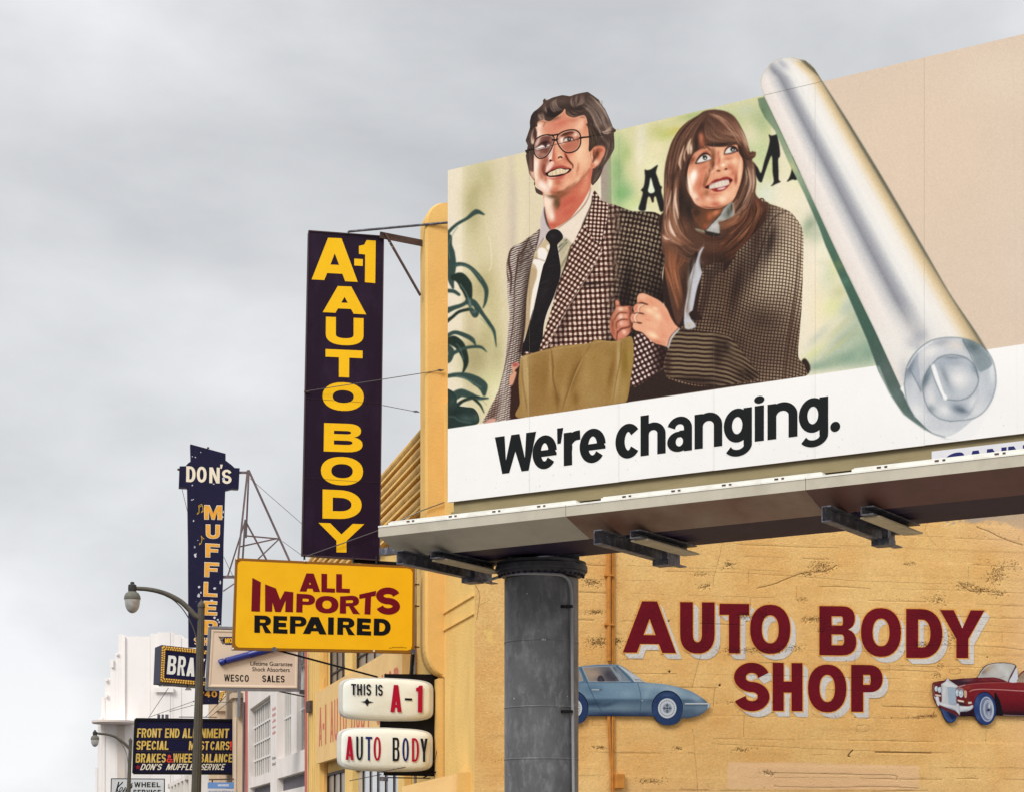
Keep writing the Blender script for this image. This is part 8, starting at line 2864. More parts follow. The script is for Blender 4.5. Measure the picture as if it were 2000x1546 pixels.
m.build('pipe', mat('brown_pipe', (134, 116, 96), .6, .1, 3), dp)
m = MB()
m.bar(FAC.at(600, 1380, .2), FAC.at(608, 1378, .2), .08, .3)
m.build('bracket', M_rust, dp)

# ---- tan stucco building
tb = thing('tan_building', 'tan stucco building with stepped parapet behind the dark alignment sign', 'building', FAC.p(41, 0, 0))
M_tan = mat('tan_stucco', (218, 196, 170), .85, .05, 1, .15, 40, dirt=(180, 156, 130), dirt_amt=.4, dscale=1.5, streak=3)
m = MB()
m.pbox(FAC, 40.6, 54.5, 0, 7.7, -9, -.1)
m.build('wall', M_tan, tb)
for s, w, z in ((41.2, .9, 7.0), (44.5, .8, 7.95), (48.5, .8, 7.0), (53.6, .8, 7.9)):
    m = MB()
    m.pbox(FAC, s, s + w, 0, z, -.098, .25)
    m.build('pier', M_tan, tb)
    m = MB()
    m.pbox(FAC, s - .12, s + w + .12, z + .002, z + .2, -.5, .36)
    m.build('cap', M_tan, tb)
for z in (5.2, 3.6, 2.4):
    m = MB()
    m.pbox(FAC, 42.2, 53.5, z, z + .12, -.098, .04)
    m.build('ledge', M_tan, tb)
for s in (42.4, 45.6, 49.6):
    m = MB()
    m.pbox(FAC, s, s + 1.7, 3.75, 4.9, -.098, -.07)
    m.build('window', G_old, tb)
m = MB()
m.tube([FAC.at(461, 1400, .5), FAC.at(459.5, 1640, .5)], .06, 6)
m.build('conduit', M_tan, tb)

# ---- small pale shops far down
for nm, s0, s1, h, c, lab in (('far_shop', 55, 72, 5.3, (206, 206, 196), 'low pale shopfront seen under the dark alignment sign'), ('far_shop', 72.2, 90, 4.9, (176, 184, 166), 'low greenish shopfront behind the wheel service sign')):
    fb = thing(nm, lab, 'building', FAC.p(s0, 0, 0))
    mm_ = mat('far_wall_%d' % s0, c, .85, .08, .8, dirt=(150, 140, 126), dirt_amt=.4)
    m = MB()
    m.pbox(FAC, s0, s1, 0, h, -8, 0)
    m.build('wall', mm_, fb)
    m = MB()
    m.pbox(FAC, s0 - .1, s1 - .1, h + .003, h + .25, -8, .2)
    m.build('cornice', M_wht_b, fb)
    for i in range(5):
        a = s0 + 1 + i * (s1 - s0 - 1) / 5
        m = MB()
        m.pbox(FAC, a, a + 1.6, 1.4, 3.8, .002, .05)
        m.build('window', G_old, fb)
        m = MB()
        m.pbox(FAC, a - .6, a - .35, 0, h, .002, .25)
        m.build('pier', M_wht_b, fb)

# ---- white tower building
tw = thing('white_tower_building', 'large plain white building with stepped shoulders rising behind the signs', 'building', through(300, 1640, 150))
M_tow = mat('white_tower_render', (248, 242, 238), .85, .04, .25, .1, 20, dirt=(218, 206, 196), dirt_amt=.4, dscale=.35, streak=5)
PT = facing(300, 1640, 150, 4)


def tblock(x0, x1, y, off, name='block', th=12, y1=None):
    a, z1 = PT.sz(G1[0] + x0 / G1[2], G1[1] + y / G1[2], off)
    b, _ = PT.sz(G1[0] + x1 / G1[2], G1[1] + y / G1[2], off)
    z0 = 0 if y1 is None else PT.sz(300, G1[1] + y1 / G1[2], off)[1]
    m = MB()
    m.pbox(PT, a, b, z0, z1, off - th, off)
    return m.build(name, M_tow, tw)


for x0, x1, y, off in ((345, 585, 102, 0), (585.5, 668, 78, .06), (668.5, 795, 66, .1), (795.5, 872, 86, .06), (872.5, 1250, 120, 0), (290, 344.5, 84, .12), (262, 289.5, 262, .1), (215, 261.5, 316, .1), (165, 214.5, 488, .05), (132, 164.5, 668, .12), (98, 131.5, 872, .05), (76, 97.5, 1320, .1)):
    tblock(x0, x1, y, off)
tblock(650, 770, 66, .16, 'pilaster', .1)
tblock(340, 352, 102, .2, 'rib', .15)
tblock(578, 584, 102, .06, 'rib', .05)
for x0, y, y1 in ((222, 315, 392), (166, 486, 520), (166, 635, 668), (268, 255, 280), (120, 845, 875)):
    tblock(x0, x0 + 22, y, .3, 'finial', .15, y1)
for x0, y0, x1, y1 in ((660, 520, 765, 562), (647, 824, 750, 872)):
    a, z1 = PT.sz(G1[0] + x0 / G1[2], G1[1] + y0 / G1[2], .45)
    b, z0 = PT.sz(G1[0] + x1 / G1[2], G1[1] + y1 / G1[2], .45)
    m = MB()
    m.pbox(PT, a, b, z0, z1, .17, .2)
    f = m.build('window', mat('dark_far_glass', (92, 92, 100), .2, .2, 2), tw)
    for i in range(1, 3):
        m = MB()
        x = a + (b - a) * i / 3
        m.pbox(PT, x - .05, x + .05, z0, z1, .201, .24)
        m.build('mullion', M_tow, f)
    m = MB()
    m.pbox(PT, a - .3, b + .3, z0 - .5, z0 - .1, .17, .4)
    m.build('sill', M_tow, tw)
c = through(G1[0] + 250 / G1[2], 1411, 148.5)
m = MB()
m.lathe((c.x, c.y), [(1.68, c.z - .06), (1.76, c.z), (1.76, c.z + .16)], 40)
m.build('round_canopy', mat('canopy_rim', (222, 208, 200), .8, .05, 2), tw)
a = PT.sz(G1[0] + 250 / G1[2], 1411, .4)[0]
b = PT.sz(G1[0] + 440 / G1[2], 1411, .4)[0]
m = MB()
m.pbox(PT, a, b, c.z, c.z + .2, .4, 1.3)
m.build('canopy_arm', M_tow, tw)
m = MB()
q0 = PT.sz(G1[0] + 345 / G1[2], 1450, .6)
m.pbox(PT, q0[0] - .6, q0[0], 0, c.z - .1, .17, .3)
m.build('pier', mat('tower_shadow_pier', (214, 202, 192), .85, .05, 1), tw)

# ================================================================ muffler shop signs
PD = hang(43)
M_navy = mat('sign_navy', (26, 24, 56), .5, .15, 2, dirt=(38, 30, 52), dirt_amt=.5, dscale=3, chips=(206, 204, 214), chip_t=.715, chip_s=3.2)
M_navy2 = mat('sign_navy_clean', (22, 20, 56), .45, .12, 1.5, dirt=(34, 30, 62), dirt_amt=.3)
M_navyd = mat('sign_navy_edge', (46, 40, 54), .5, .15, 3)
M_cream = mat('letter_cream', (236, 224, 200), .5, .05, 3)
M_org = mat('letter_amber', (232, 166, 62), .5, .08, 6, dirt=(206, 130, 50), dirt_amt=.4, dscale=6)
M_chip = mat('bare_metal_chip', (206, 206, 214), .5, .15, 8)
ds = thing('muffler_sign', 'tall chipped navy blade sign topped by DON\'S with amber letters MUFFLER down it', 'sign', PD.at(400, 1372, 0))
outl = zp(F3, (250, 128), (583, 218), (583, 282), (640, 325), (668, 352), (716, 354), (706, 551), (640, 548), (580, 563))
body = outl + zp(G3, (440, 20), (437, 300), (425, 600), (415, 900), (405, 1300), (395, 1424), (255, 1428), (252, 920), (130, 920), (127, 300), (126, 0)) + zp(F3, (222, 540), (143, 536), (150, 336), (205, 335), (228, 308), (255, 290))
slab(PD, body, -.35, 0, 'sign_box', M_navy, ds)
lt_seq = ((0, M_cream, .9),)
BW = Blocks(PD, .006, M_cream, ds)
for ch, c, w in (('D', ((212, 335), (300, 340), (298, 488), (210, 484)), .34), ('O', ((312, 339), (404, 342), (402, 490), (310, 487)), .30), ('N', ((430, 346), (528, 350), (526, 498), (428, 494)), .30), ('S', ((550, 366), (640, 370), (638, 503), (548, 500)), .31)):
    BW.put(ch, *zp(F3, *c), w=w, h=.17)
BW.put("'", *zp(F3, (532, 320), (556, 321), (556, 360), (532, 358)), w=.5, h=.5)
mu = [('M', zp(F3, (385, 706), (548, 710), (546, 838), (385, 834)), .24), ('U', zp(F3, (400, 888), (526, 892), (524, 1018), (400, 1014)), .30), ('F', zp(F3, (396, 1066), (523, 1074), (521, 1196), (396, 1190)), .32), ('F', zp(F3, (388, 1244), (518, 1250), (514, 1382), (386, 1376)), .32),
      ('L', zp(G3, (268, 345), (384, 352), (380, 474), (264, 468)), .30), ('E', zp(G3, (268, 514), (384, 520), (378, 638), (264, 634)), .30), ('R', zp(G3, (266, 684), (384, 690), (380, 812), (262, 806)), .32),
      ('S', zp(G3, (180, 836), (256, 840), (254, 902), (180, 898)), .32), ('H', zp(G3, (262, 842), (300, 844), (300, 904), (262, 902)), .32)]
for ch, c, w in mu:
    c = np.array(c)
    bw, bh = abs(c[1][0] - c[0][0]), abs(c[3][1] - c[0][1])
    cc = c.mean(0)
    g = 1.0
    big = c + np.sign(c - cc) * g
    B_ = Blocks(PD, .006, M_cream, ds, True, 'letter_outline')
    B_.put(ch, *[tuple(p) for p in big], w=round(w + g * 1.1 / bw * (1 - w), 3), h=round(.2 + g * 1.1 / bh, 3))
    B_ = Blocks(PD, .012, M_org, ds)
    B_.put(ch, *[tuple(p) for p in c], w=round(w, 3) - .02, h=.18)
B_ = Blocks(PD, .006, M_org, ds, True, 'digit')
for ch, c in (('3', ((228, 1312), (268, 1314), (268, 1368), (228, 1366))), ('4', ((272, 1312), (322, 1314), (322, 1368), (272, 1366))), ('0', ((332, 1312), (382, 1314), (382, 1368), (332, 1366)))):
    B_.put(ch, *zp(G3, *c), w=.3, h=.17)
for q in ([(330, 780), (312, 790), (318, 775), (332, 776), (332, 730), (328, 710), (358, 692), (370, 730), (370, 765), (352, 772), (358, 758), (370, 762)], [(333, 722), (362, 705)], [(350, 1070), (334, 1078), (338, 1062), (352, 1062), (360, 1030), (352, 990), (366, 1010), (381, 1023)]):
    lt = Letters(PD, .012)
    lt.stroke(F3, q, .9)
    lt.build(mat('note_yellow', (236, 190, 60), .5, .05, 4), ds, 'music_note')
rr = random.Random(9)
for fr, x, y, rx, ry in ((F3, 348, 205, 6, 6), (F3, 268, 245, 5, 6), (F3, 562, 455, 14, 22), (F3, 268, 518, 8, 8), (F3, 280, 852, 7, 10), (F3, 290, 1098, 9, 14), (F3, 562, 768, 7, 14), (F3, 555, 815, 8, 10), (F3, 470, 505, 10, 6), (F3, 280, 648, 5, 5),
                         (G3, 222, 388, 12, 12), (G3, 360, 402, 17, 10), (G3, 220, 465, 15, 22), (G3, 238, 440, 7, 12), (G3, 183, 32, 8, 12), (G3, 335, 507, 18, 6), (G3, 360, 660, 14, 12), (G3, 388, 680, 12, 10), (G3, 410, 735, 10, 12), (G3, 410, 350, 7, 20), (G3, 400, 700, 8, 10)):
    lt = Letters(PD, .005)
    n = 9
    lt.poly(fr, [(x + rx * rr.uniform(.6, 1.15) * math.cos(6.283 * k / n), y + ry * rr.uniform(.6, 1.15) * math.sin(6.283 * k / n)) for k in range(n)])
    lt.build(M_chip, ds, 'paint_chip')
for q in (((418, 170), (418, 158)), ((135, 375), (140, 360))):
    m = MB()
    m.tube([PD.at(*zp(F3, q[0])[0], -.1), PD.at(*zp(F3, q[1])[0], -.1)], .05, 6)
    m.build('lug', M_rust, ds)

# truss that props the blade from the roof
ts = thing('roof_truss', 'thin rusty steel truss propping the navy muffler sign from the roof', 'truss', hang(44).at(500, 1130, 0))
M_tr = mat('rusty_angle_iron', (116, 106, 108), .7, .15, 6, dirt=(140, 84, 66), dirt_amt=.5, dscale=4)
for s_, w, q in ((43, .13, ((706, 397), (790, 397))), (43, .11, ((790, 380), (698, 1240))), (44, .10, ((802, 385), (775, 1012))), (44, .12, ((800, 375), (1200, 1260))), (45.5, .11, ((768, 840), (742, 1240))), (45.5, .09, ((765, 860), (603, 1372))), (45.5, .10, ((768, 850), (985, 1250))),
                 (44, .08, ((780, 993), (1092, 1022))), (44, .08, ((712, 1097), (1070, 1018))), (44, .08, ((860, 1240), (1082, 1028))), (43, .16, ((555, 1382), (700, 1380))), (43, .07, ((560, 1515), (700, 1420))), (44, .1, ((795, 372), (795, 410)))):
    m = MB()
    hp_ = hang(s_)
    m.bar(hp_.at(*zp(F3, q[0])[0], -.1), hp_.at(*zp(F3, q[1])[0], -.1), w * .68, w * .5, hp_.n)
    m.build('bar', M_tr, ts)
for q in (((810, 450), (1320, 895)), ((1120, 1045), (1320, 1190)), ((565, 1190), (665, 1400)), ((170, 545), (222, 760))):
    m = MB()
    m.tube([PD.at(*zp(F3, q[0])[0], .05), PD.at(*zp(F3, q[1])[0], .05)], .013, 4)
    m.build('guy_wire', M_wire, ts)

# ---- BRAKES board with bulb border
bq0 = through(306, 1258, 70.5)
PBk = Plane(bq0.x, bq0.y, math.cos(math.radians(24)), math.sin(math.radians(24)))
bs = thing('brakes_sign', 'navy BRAKES sign with a double border of amber bulbs crossing the muffler sign', 'sign', PBk.at(400, 1330, 0))
face_q = zp(G1, (690, 182), (1170, 236), (1150, 572), (675, 532))
slab(PBk, face_q, -1.1, 0, 'sign_box', M_navy2, bs)
M_brass = mat('bulb_tray_brass', (150, 110, 44), .5, .2, 8)
M_bulb = mat('amber_bulb', (250, 196, 84), .25, .15, 10, spec=.8)


def lerp(a, b, t):
    return (a[0] + (b[0] - a[0]) * t, a[1] + (b[1] - a[1]) * t)


TLb, TRb, BRb, BLb = zp(G1, (692, 188), (1168, 240), (1148, 566), (678, 527))
iTL, iTR, iBR, iBL = zp(G1, (728, 232), (1140, 275), (1125, 525), (716, 488))
for n_, q in enumerate(((TLb, TRb, iTR, iTL), (TLb, iTL, iBL, BLb), (BLb, iBL, iBR, BRb))):
    slab(PBk, list(q), .002, .02, 'bulb_tray', M_brass, bs)
mb = MB()
for (a, b, c, d, n) in ((TLb, TRb, iTR, iTL, 19), (TLb, BLb, iBL, iTL, 14), (BLb, BRb, iBR, iBL, 19)):
    for i in range(n):
        t = (i + .5) / n
        p0, p1 = lerp(a, b, t), lerp(d, c, t)
        for r_ in (.27, .73):
            mb.ball(PBk.at(*lerp(p0, p1, r_), .05), .036, 6)
o = mb.build('bulbs', M_bulb, bs, smooth=True)
o['kind'] = 'stuff'
BK = Blocks(PBk, .01, mat('brakes_white', (232, 230, 222), .5, .05, 3), bs)
for i, (ch, x0, x1, y0, y1) in enumerate((('B', 742, 826, 278, 452), ('R', 838, 912, 284, 462), ('A', 922, 1000, 296, 470), ('K', 1008, 1088, 304, 480), ('E', 1094, 1150, 312, 486))):
    BK.put(ch, *zp(G1, (x0 + 12, y0), (x1 + 8, y0 + 8), (x1 - 6, y1 + 6), (x0 - 4, y1)), w=.34, h=.17)
m = MB()
ab = slab(PD, zp(G3, (405, 1320), (470, 1310), (440, 1350), (415, 1405), (404, 1410)), .02, .08, 'arrow_tail', M_brass, bs)
mb = MB()
for x, y in ((415, 1325), (430, 1322), (445, 1318), (418, 1340), (432, 1337), (446, 1332), (415, 1356), (428, 1352), (414, 1372), (424, 1368), (412, 1388)):
    mb.ball(PD.at(*zp(G3, (x, y))[0], .1), .036, 6)
o = mb.build('bulbs', M_bulb, bs, smooth=True)
o['kind'] = 'stuff'
for x, y in ((930, 580), (985, 720)):
    m = MB()
    m.tube([PBk.at(*zp(G1, (x, y - 20))[0], -.3), PBk.at(*zp(G1, (x + 2, y))[0], -.3)], .02, 5)
    m.build('lamp_stem', M_black, bs)
    m = MB()
    p_ = PBk.at(*zp(G1, (x + 8, y + 16))[0], -.3)
    m.lathe((p_.x, p_.y), [(.05, p_.z + .1), (.14, p_.z - .02)], 10)
    m.build('flood_lamp', M_lip, bs)

# ---- FRONT END ALIGNMENT board
PF = hang(43.6)
fs_ = thing('alignment_sign', 'navy changeable-letter board FRONT END ALIGNMENT SPECIAL behind the near lamp post', 'sign', PF.at(360, 1510, 0))
slab(PF, zp(G1, (449, 870), (1368, 880), (1356, 1375), (428, 1370)), -.3, 0, 'board', M_navy2, fs_)
for p_, q_ in (((449, 870), (1368, 880)), ((1368, 880), (1356, 1375)), ((1356, 1375), (428, 1370)), ((428, 1370), (449, 870))):
    m = MB()
    m.bar(PF.at(*zp(G1, p_)[0], .02), PF.at(*zp(G1, q_)[0], .02), .09, .09, PF.n)
    m.build('frame', M_black, fs_)
for y in (1052, 1166, 1172, 1280):
    m = MB()
    a, z = PF.sz(*zp(G1, (452, y))[0], .0)
    b, _ = PF.sz(*zp(G1, (1355, y))[0], .0)
    m.pbox(PF, a, b, z - .012, z + .012, .002, .02)
    m.build('letter_rail', M_navyd, fs_)
M_yl = mat('board_yellow_letters', (226, 188, 90), .5, .12, 5, dirt=(232, 214, 160), dirt_amt=.6, dscale=4)
M_rl = mat('board_red_letters', (236, 70, 50), .5, .05, 3)
BY = Blocks(PF, .022, M_yl, fs_)
BRd = Blocks(PF, .022, M_rl, fs_)
w8 = dict(w=.33, h=.16, gap=.14)
for t_, x0, x1, y0, y1 in (('FRONT', 463, 692, 955, 1040), ('END', 722, 856, 955, 1042), ('ALIGNMENT', 884, 1314, 956, 1044), ('SPECIAL', 455, 756, 1070, 1154), ('MOST', 944, 1128, 1072, 1156), ('CARS', 1142, 1320, 1074, 1156),
                           ('BRAKES', 450, 730, 1188, 1272), ('WHEEL', 796, 1010, 1188, 1272), ('BALANCE', 1042, 1346, 1190, 1270)):
    BY.word(t_, G1, (x0 + 4, y0), (x1 + 4, y0 + 2), (x1 - 2, y1), (x0 - 2, y1), **w8)
BRd.box('&', G1, 738, 1200, 792, 1272, 0, w=.3, h=.18)
BRd.box('!', G1, 1323, 1076, 1342, 1158, 0, w=.5, h=.2)
BWh = Blocks(PF, .022, M_cream, fs_)
for t_, x0, x1 in (("DON'S", 498, 688), ('MUFFLER', 738, 1030), ('SERVICE', 1054, 1270)):
    BWh.word(t_, G1, (x0 + 16, 1284), (x1 + 14, 1284), (x1 - 6, 1341), (x0 - 8, 1341), w=.26, h=.16, gap=.16)
lt = Letters(PF, .022)
lt.poly(G1, [(470 + (12 if k % 2 else 26) * math.sin(k * math.pi / 5), 1315 - (12 if k % 2 else 26) * math.cos(k * math.pi / 5)) for k in range(10)])
lt.build(mat('star_red', (150, 26, 40), .6, .1, 3), fs_, 'star')
for q in (((850, 850), (1205, 852)), ((570, 862), (575, 850)), ((575, 848), (755, 580)), ((580, 850), (1000, 700)), ((760, 800), (1010, 735)), ((1100, 850), (1290, 650)), ((1140, 850), (1400, 640)), ((1215, 712), (1380, 715))):
    m = MB()
    m.tube([PF.at(*zp(G1, q[0])[0], -.1), PF.at(*zp(G1, q[1])[0], -.1)], .022 if q[0] == (850, 850) else .013, 4)
    m.build('guy_wire', M_wire, fs_)
m = MB()
m.bar(PF.at(*zp(G1, (1375, 885))[0], -.1), PF.at(*zp(G1, (1385, 1400))[0], -.1), .08, .08, PF.n)
m.build('post', mat('rust_brown_post', (150, 110, 88), .7, .2, 5), fs_)

# ---- bank card member sign
PM = hang(41.2)
ms = thing('member_sign', 'small blue and white hanging card sign headed MEMBER', 'sign', PM.at(437, 1546, 0))
slab(PM, zp(G1, (1120, 1455), (1405, 1455), (1403, 1512), (1119, 1512)), -.08, 0, 'top_panel', mat('soft_blue', (110, 150, 206), .5, .08, 3), ms)
slab(PM, zp(G1, (1119, 1516), (1403, 1516), (1401, 1640), (1117, 1640)), -.08, 0, 'lower_panel', mat('pale_grey_panel', (216, 214, 216), .5, .05, 3), ms)
Bm = Blocks(PM, .006, mat('member_white', (232, 232, 236), .5, .03, 3), ms)
Bm.word('MEMBER', G1, (1212, 1472), (1314, 1472), (1314, 1492), (1212, 1492), w=.3, h=.2)
Bm = Blocks(PM, .006, mat('member_grey', (150, 150, 162), .5, .03, 3), ms)
Bm.word('BANKAMERICARD', G1, (1128, 1532), (1398, 1532), (1398, 1570), (1128, 1570), w=.3, h=.2)
m = MB()
m.bar(PM.at(*zp(G1, (1130, 1430))[0], -.04), PM.at(*zp(G1, (1440, 1424))[0], -.04), .05, .05)
m.build('hanger_bar', M_rust, ms)
for x in (1160, 1365):
    m = MB()
    m.tube([PM.at(*zp(G1, (x, 1430))[0], -.04), PM.at(*zp(G1, (x, 1456))[0], -.04)], .025, 5)
    m.build('hanger', M_black, ms)

# ---- Ken's wheel service
PK = hang(88)
ks = thing('wheel_service_sign', 'white boxed sign with black script Ken\'s and WHEEL SERVICE at the bottom edge', 'sign', PK.at(270, 1600, 0))
slab(PK, zp(G1, (222, 1417), (722, 1420), (722, 1700), (214, 1700)), -.5, 0, 'sign_box', mat('dark_sign_case', (60, 62, 70), .5, .1, 3), ks)
slab(PK, zp(G1, (230, 1426), (712, 1429), (712, 1690), (222, 1690)), .002, .03, 'face', mat('pale_sign_face', (206, 206, 206), .45, .05, .6), ks)
Bk = Blocks(PK, .04, M_blk, ks)
Bk.word('WHEEL', G1, (438, 1452), (680, 1455), (680, 1500), (438, 1500), w=.26, h=.2, gap=.22)
Bk.word('SERVICE', G1, (428, 1522), (684, 1524), (684, 1570), (428, 1570), w=.28, h=.2, gap=.22)
for q, w in (([(295, 1450), (270, 1540), (258, 1600)], 2.2), ([(332, 1452), (280, 1510), (300, 1560), (322, 1600)], 2.0), ([(300, 1545), (330, 1515), (318, 1500), (300, 1530), (312, 1556), (345, 1520)], 1.4), ([(345, 1515), (340, 1545), (352, 1505), (362, 1510), (358, 1545), (385, 1490)], 1.4), ([(420, 1460), (395, 1500), (412, 1505), (418, 1480), (400, 1520)], 1.6), ([(392, 1448), (386, 1466)], 1.6)):
    lt = Letters(PK, .04)
    lt.stroke(G1, [tuple(p) for p in spline(np.array(q, float), False, 4)], w)
    lt.build(M_blk, ks, 'script_letter')

# ---- WESCO SALES box sign
PW = hang(22.2)
ws_ = thing('shock_absorber_sign', 'beige boxed WESCO SALES sign with a raised blue shock absorber', 'sign', PW.at(500, 1346, 0))
M_alu = mat('aluminium_frame', (150, 152, 158), .35, .12, 4, metal=.6, dirt=(110, 108, 106), dirt_amt=.4)
M_bei = mat('beige_plastic', (226, 206, 184), .4, .04, 1.2, dirt=(206, 184, 158), dirt_amt=.35, dscale=1)
oq = [(409, 1224.5), (587, 1229), (585, 1347.5), (403, 1345)]
slab(PW, oq, -.42, -.02, 'case', M_alu, ws_)
for i in range(4):
    m = MB()
    m.bar(PW.at(*oq[i], .0), PW.at(*oq[(i + 1) % 4], .0), .07, .09, PW.n)
    m.build('frame', M_alu, ws_)


def inset(q, d):
    c = np.array(q).mean(0)
    return [tuple(np.array(p) + np.sign(c - np.array(p)) * d) for p in q]


r0, r1, r2 = inset(oq, 2.2), inset(oq, 4.6), inset(oq, 7.0)
m = MB()
V = [PW.at(u, v, o) for ring, o in ((r0, -.015), (r1, .05), (r2, .05), (inset(oq, 9.5), .03)) for u, v in ring]
Fq = []
for k in range(3):
    for i in range(4):
        Fq.append((k * 4 + i, k * 4 + (i + 1) % 4, k * 4 + 4 + (i + 1) % 4, k * 4 + 4 + i))
Fq.append((12, 13, 14, 15))
m.add(V, Fq)
m.build('face', M_bei, ws_)
M_blue = mat('shock_blue', (24, 40, 132), .35, .1, 4, spec=.6)
pz = lambda x, y, o=.09: PW.at(*zp(F6, (x, y))[0], o)
m = MB()
m.tube([pz(112, 296), pz(120, 292), pz(150, 284), pz(158, 281)], [.075, .095, .095, .06], 14)
m.build('shock_end', M_blue, ws_, smooth=True)
m = MB()
m.tube([pz(160, 281), pz(166, 279), pz(340, 232), pz(346, 230), pz(352, 229), pz(700, 132)], [.06, .09, .09, .09, .105, .105], 14)
m.build('shock_body', M_blue, ws_, smooth=True)
slab(PW, zp(F6, (448, 190), (470, 185), (515, 200), (515, 218), (450, 222)), .035, .05, 'tag_panel', M_lip, ws_)
lt = Letters(PW, .038)
lt.poly(F6, [(150, 90), (330, 92), (325, 154), (160, 152), (138, 120)])
lt.build(mat('badge_navy', (34, 34, 84), .4, .05, 3), ws_, 'badge')
for k in range(5):
    lt = Letters(PW, .041)
    lt.poly(F6, [(104 + k * 7, 88 + k * 13), (150, 91 + k * 12), (150, 96 + k * 12), (112 + k * 7, 95 + k * 13)])
    lt.build(M_blk, ws_, 'wing_stripe')
Bw = Blocks(PW, .041, M_yel, ws_)
Bw.box('M', F6, 158, 100, 186, 140, 0, w=.27, h=.2)
Bw.box('O', F6, 190, 100, 214, 140, 0, w=.3, h=.2)
Bw.box('N', F6, 220, 100, 244, 140, 0, w=.3, h=.2)
Bw = Blocks(PW, .036, M_blk, ws_)
Bw.word('WESCO', F6, (152, 383), (344, 388), (343, 442), (151, 437), w=.27, h=.16, gap=.2)
Bw.word('SALES', F6, (449, 390), (624, 394), (623, 446), (448, 442), w=.29, h=.16, gap=.2)
lt = Letters(PW, .036)
lt.box('Lifetime Guarantee', F6, 357, 281, 684, 313, .022, bold=.004)
lt.build(M_blk, ws_)
lt = Letters(PW, .036)
lt.box('Shock Absorbers', F6, 371, 326, 663, 358, .022, bold=.004)
lt.build(M_blk, ws_)
m = MB()
m.bar(PW.at(585, 1350, -.2), PW.at(603, 1352, -.2), .12, .12)
m.build('mounting_arm', M_alu, ws_)
m = MB()
m.tube([PW.at(545, 1349, -.1), PW.at(598, 1360, -.1)], .02, 5)
m.build('stay', M_rust, ws_)
m = MB()
m.bar(hang(41).at(467, 1346, 0), hang(41).at(466, 1400, 0), .3, .1)
m.build('lower_post', M_alu, ws_)

# ================================================================ street lamps
M_lamp = mat('lamp_post_bronze', (88, 83, 74), .6, .12, 4, .05, 20, dirt=(112, 106, 94), dirt_amt=.4, dscale=3, streak=3)
M_lampd = mat('lamp_housing_dark', (66, 64, 62), .5, .15, 6)
M_lampr = mat('lamp_reflector_grey', (116, 114, 104), .5, .15, 6)
M_lglass = mat('refractor_glass', (190, 186, 182), .12, .2, 14, .3, 60, spec=1.0)


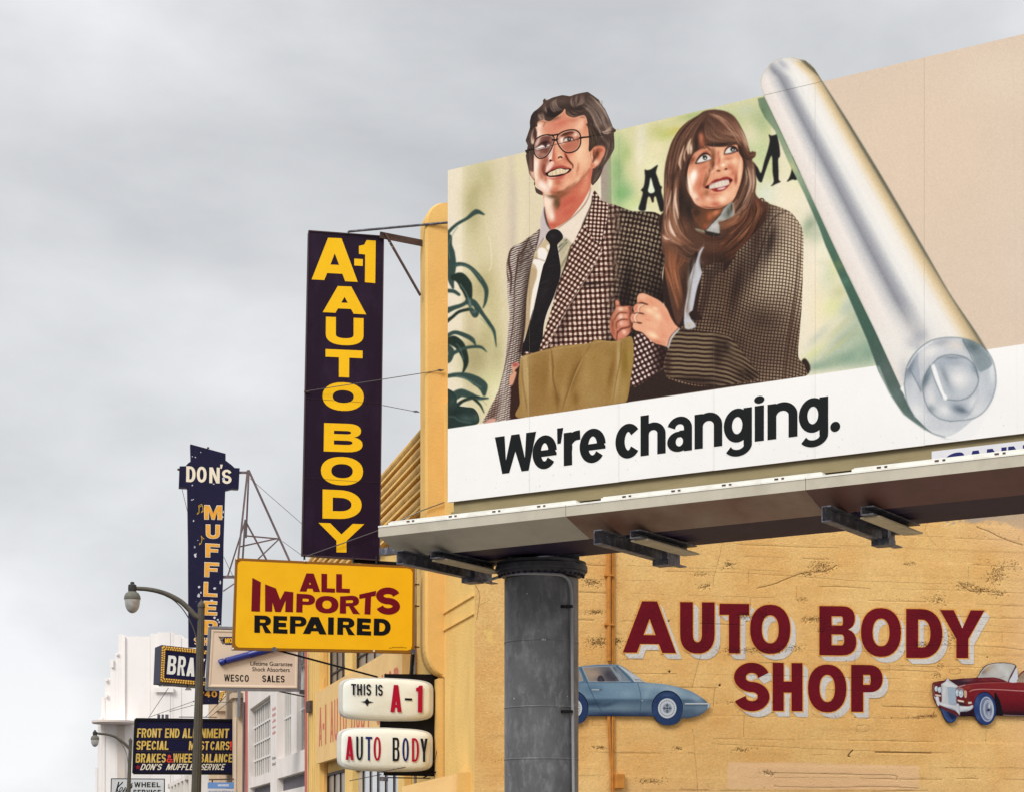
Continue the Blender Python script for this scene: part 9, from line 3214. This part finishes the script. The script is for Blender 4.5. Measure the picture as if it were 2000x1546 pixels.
def street_lamp(label, depth, pole, arm, tie, head, w_top, w_bot):
    L = lambda uv: through(uv[0], uv[1], depth)
    sc = depth / FPX
    top, low = L(pole[0]), L(pole[1])
    dirv = (low - top)
    foot = top + dirv * ((top.z - .14) / (top.z - low.z))
    t = thing('street_lamp', label, 'street lamp', foot, 'street lamps along the kerb')
    # fluted shaft
    m = MB()
    n0 = 0
    seg = 24
    wr_ = w_bot * sc / 2 * 1.35
    for k, f in enumerate((0, .5, 1)):
        p = top.lerp(foot, f)
        r = w_top * sc / 2 * (1 - f) + wr_ * f
        for i in range(seg):
            a = 2 * math.pi * i / seg
            rr_ = r * (1.0 if i % 2 else .90)
            m.v.append(p + Vector((rr_ * math.cos(a), rr_ * math.sin(a), 0)))
    for k in range(2):
        for i in range(seg):
            a, b = k * seg + i, k * seg + (i + 1) % seg
            m.f.append((a, b, b + seg, a + seg))
    m.build('shaft', M_lamp, t)
    r = w_top * sc / 2
    m = MB()
    m.lathe((top.x, top.y), [(r * 1.12, top.z - .02), (r * 1.15, top.z + r * .35), (r * .95, top.z + r * 1.0), (r * .5, top.z + r * 1.5), (r * .15, top.z + r * 1.9), (.005, top.z + r * 2.3)], 16)
    m.build('cap', M_lamp, t, smooth=True)
    m = MB()
    ap = [L(q) for q in arm]
    ap = [Vector(q) for q in spline([tuple(p) for p in ap], False, 5)]
    m.tube(ap, [.055 + .02 * (1 - i / (len(ap) - 1)) for i in range(len(ap))], 10)
    m.build('arm', M_lamp, t, smooth=True)
    m = MB()
    m.tube([Vector(q) for q in spline([tuple(L(q)) for q in tie], False, 5)], .016, 6)
    m.build('tie_rod', M_lamp, t, smooth=True)
    cx, y0, y1, y2, y3, w1, w2 = head      # centre u, housing top, reflector top, glass top, glass bottom, housing width, bowl width
    c = L((cx, y0))
    Z = lambda v: EYE.z + (HOR - v) * sc
    m = MB()
    a, b = w1 * sc / 2, w2 * sc / 2
    m.lathe((c.x, c.y), [(a * .9, Z(y1)), (a, Z(y1 - .2 * (y1 - y0))), (a * .95, Z(y0 + .35 * (y1 - y0))), (a * .45, Z(y0 + .22 * (y1 - y0))), (a * .5, Z(y0 + .08 * (y1 - y0))), (a * .2, Z(y0))], 16)
    h = m.build('housing', M_lampd, t, smooth=True)
    m = MB()
    m.lathe((c.x, c.y), [(b * .98, Z(y2) - .012), (b, Z(y2)), (b * .97, Z(y2 - .35 * (y2 - y1))), (b * .8, Z(y2 - .75 * (y2 - y1))), (a * .95, Z(y1))], 20)
    m.build('reflector', M_lampr, t, smooth=True)
    m = MB()
    pr_ = [(.01, Z(y3))]
    for q in range(1, 9):
        f = q / 8
        pr_.append((b * .94 * math.sin(f * math.pi / 2) ** .8, Z(y3 - (y3 - y2) * (1 - math.cos(f * math.pi / 2)) ** 1.0) if False else Z(y3 - (y3 - y2) * f ** 1.7)))
    pr_[-1] = (pr_[-1][0], pr_[-1][1] - .015)
    m.lathe((c.x, c.y), pr_, 20)
    m.build('glass_bowl', M_lglass, t, smooth=True)
    m = MB()
    m.tube([ap[-1], c + Vector((0, 0, Z(y0 + .55 * (y1 - y0)) - c.z))], .05, 8)
    m.build('elbow', M_lampd, t)
    return t


street_lamp('tall bronze street lamp with curved arm, nearer post in front of the navy signs', 48, ((393.3, 1184), (383.2, 1546)), zp(F4, (830, 312), (795, 288), (760, 250), (700, 195), (620, 150), (540, 122), (460, 107), (392, 103)),
            zp(F4, (590, 152), (650, 185), (715, 250), (765, 330), (795, 400), (812, 470), (812, 560)), (258.5, 1135, 1154.5, 1169, 1196.5, 17, 32.5), 13.2, 16.8)
street_lamp('small distant street lamp with curved arm at the far left', 88, ((254.9, 1446), (251.2, 1546)), zp(F4, (338, 1236), (325, 1224), (290, 1190), (240, 1155), (185, 1137), (115, 1130)),
            zp(F4, (215, 1148), (270, 1188), (305, 1245), (322, 1300), (328, 1370)), (185.5, 1424.5, 1435, 1443, 1457.5, 9, 16.6), 6.4, 7.4)
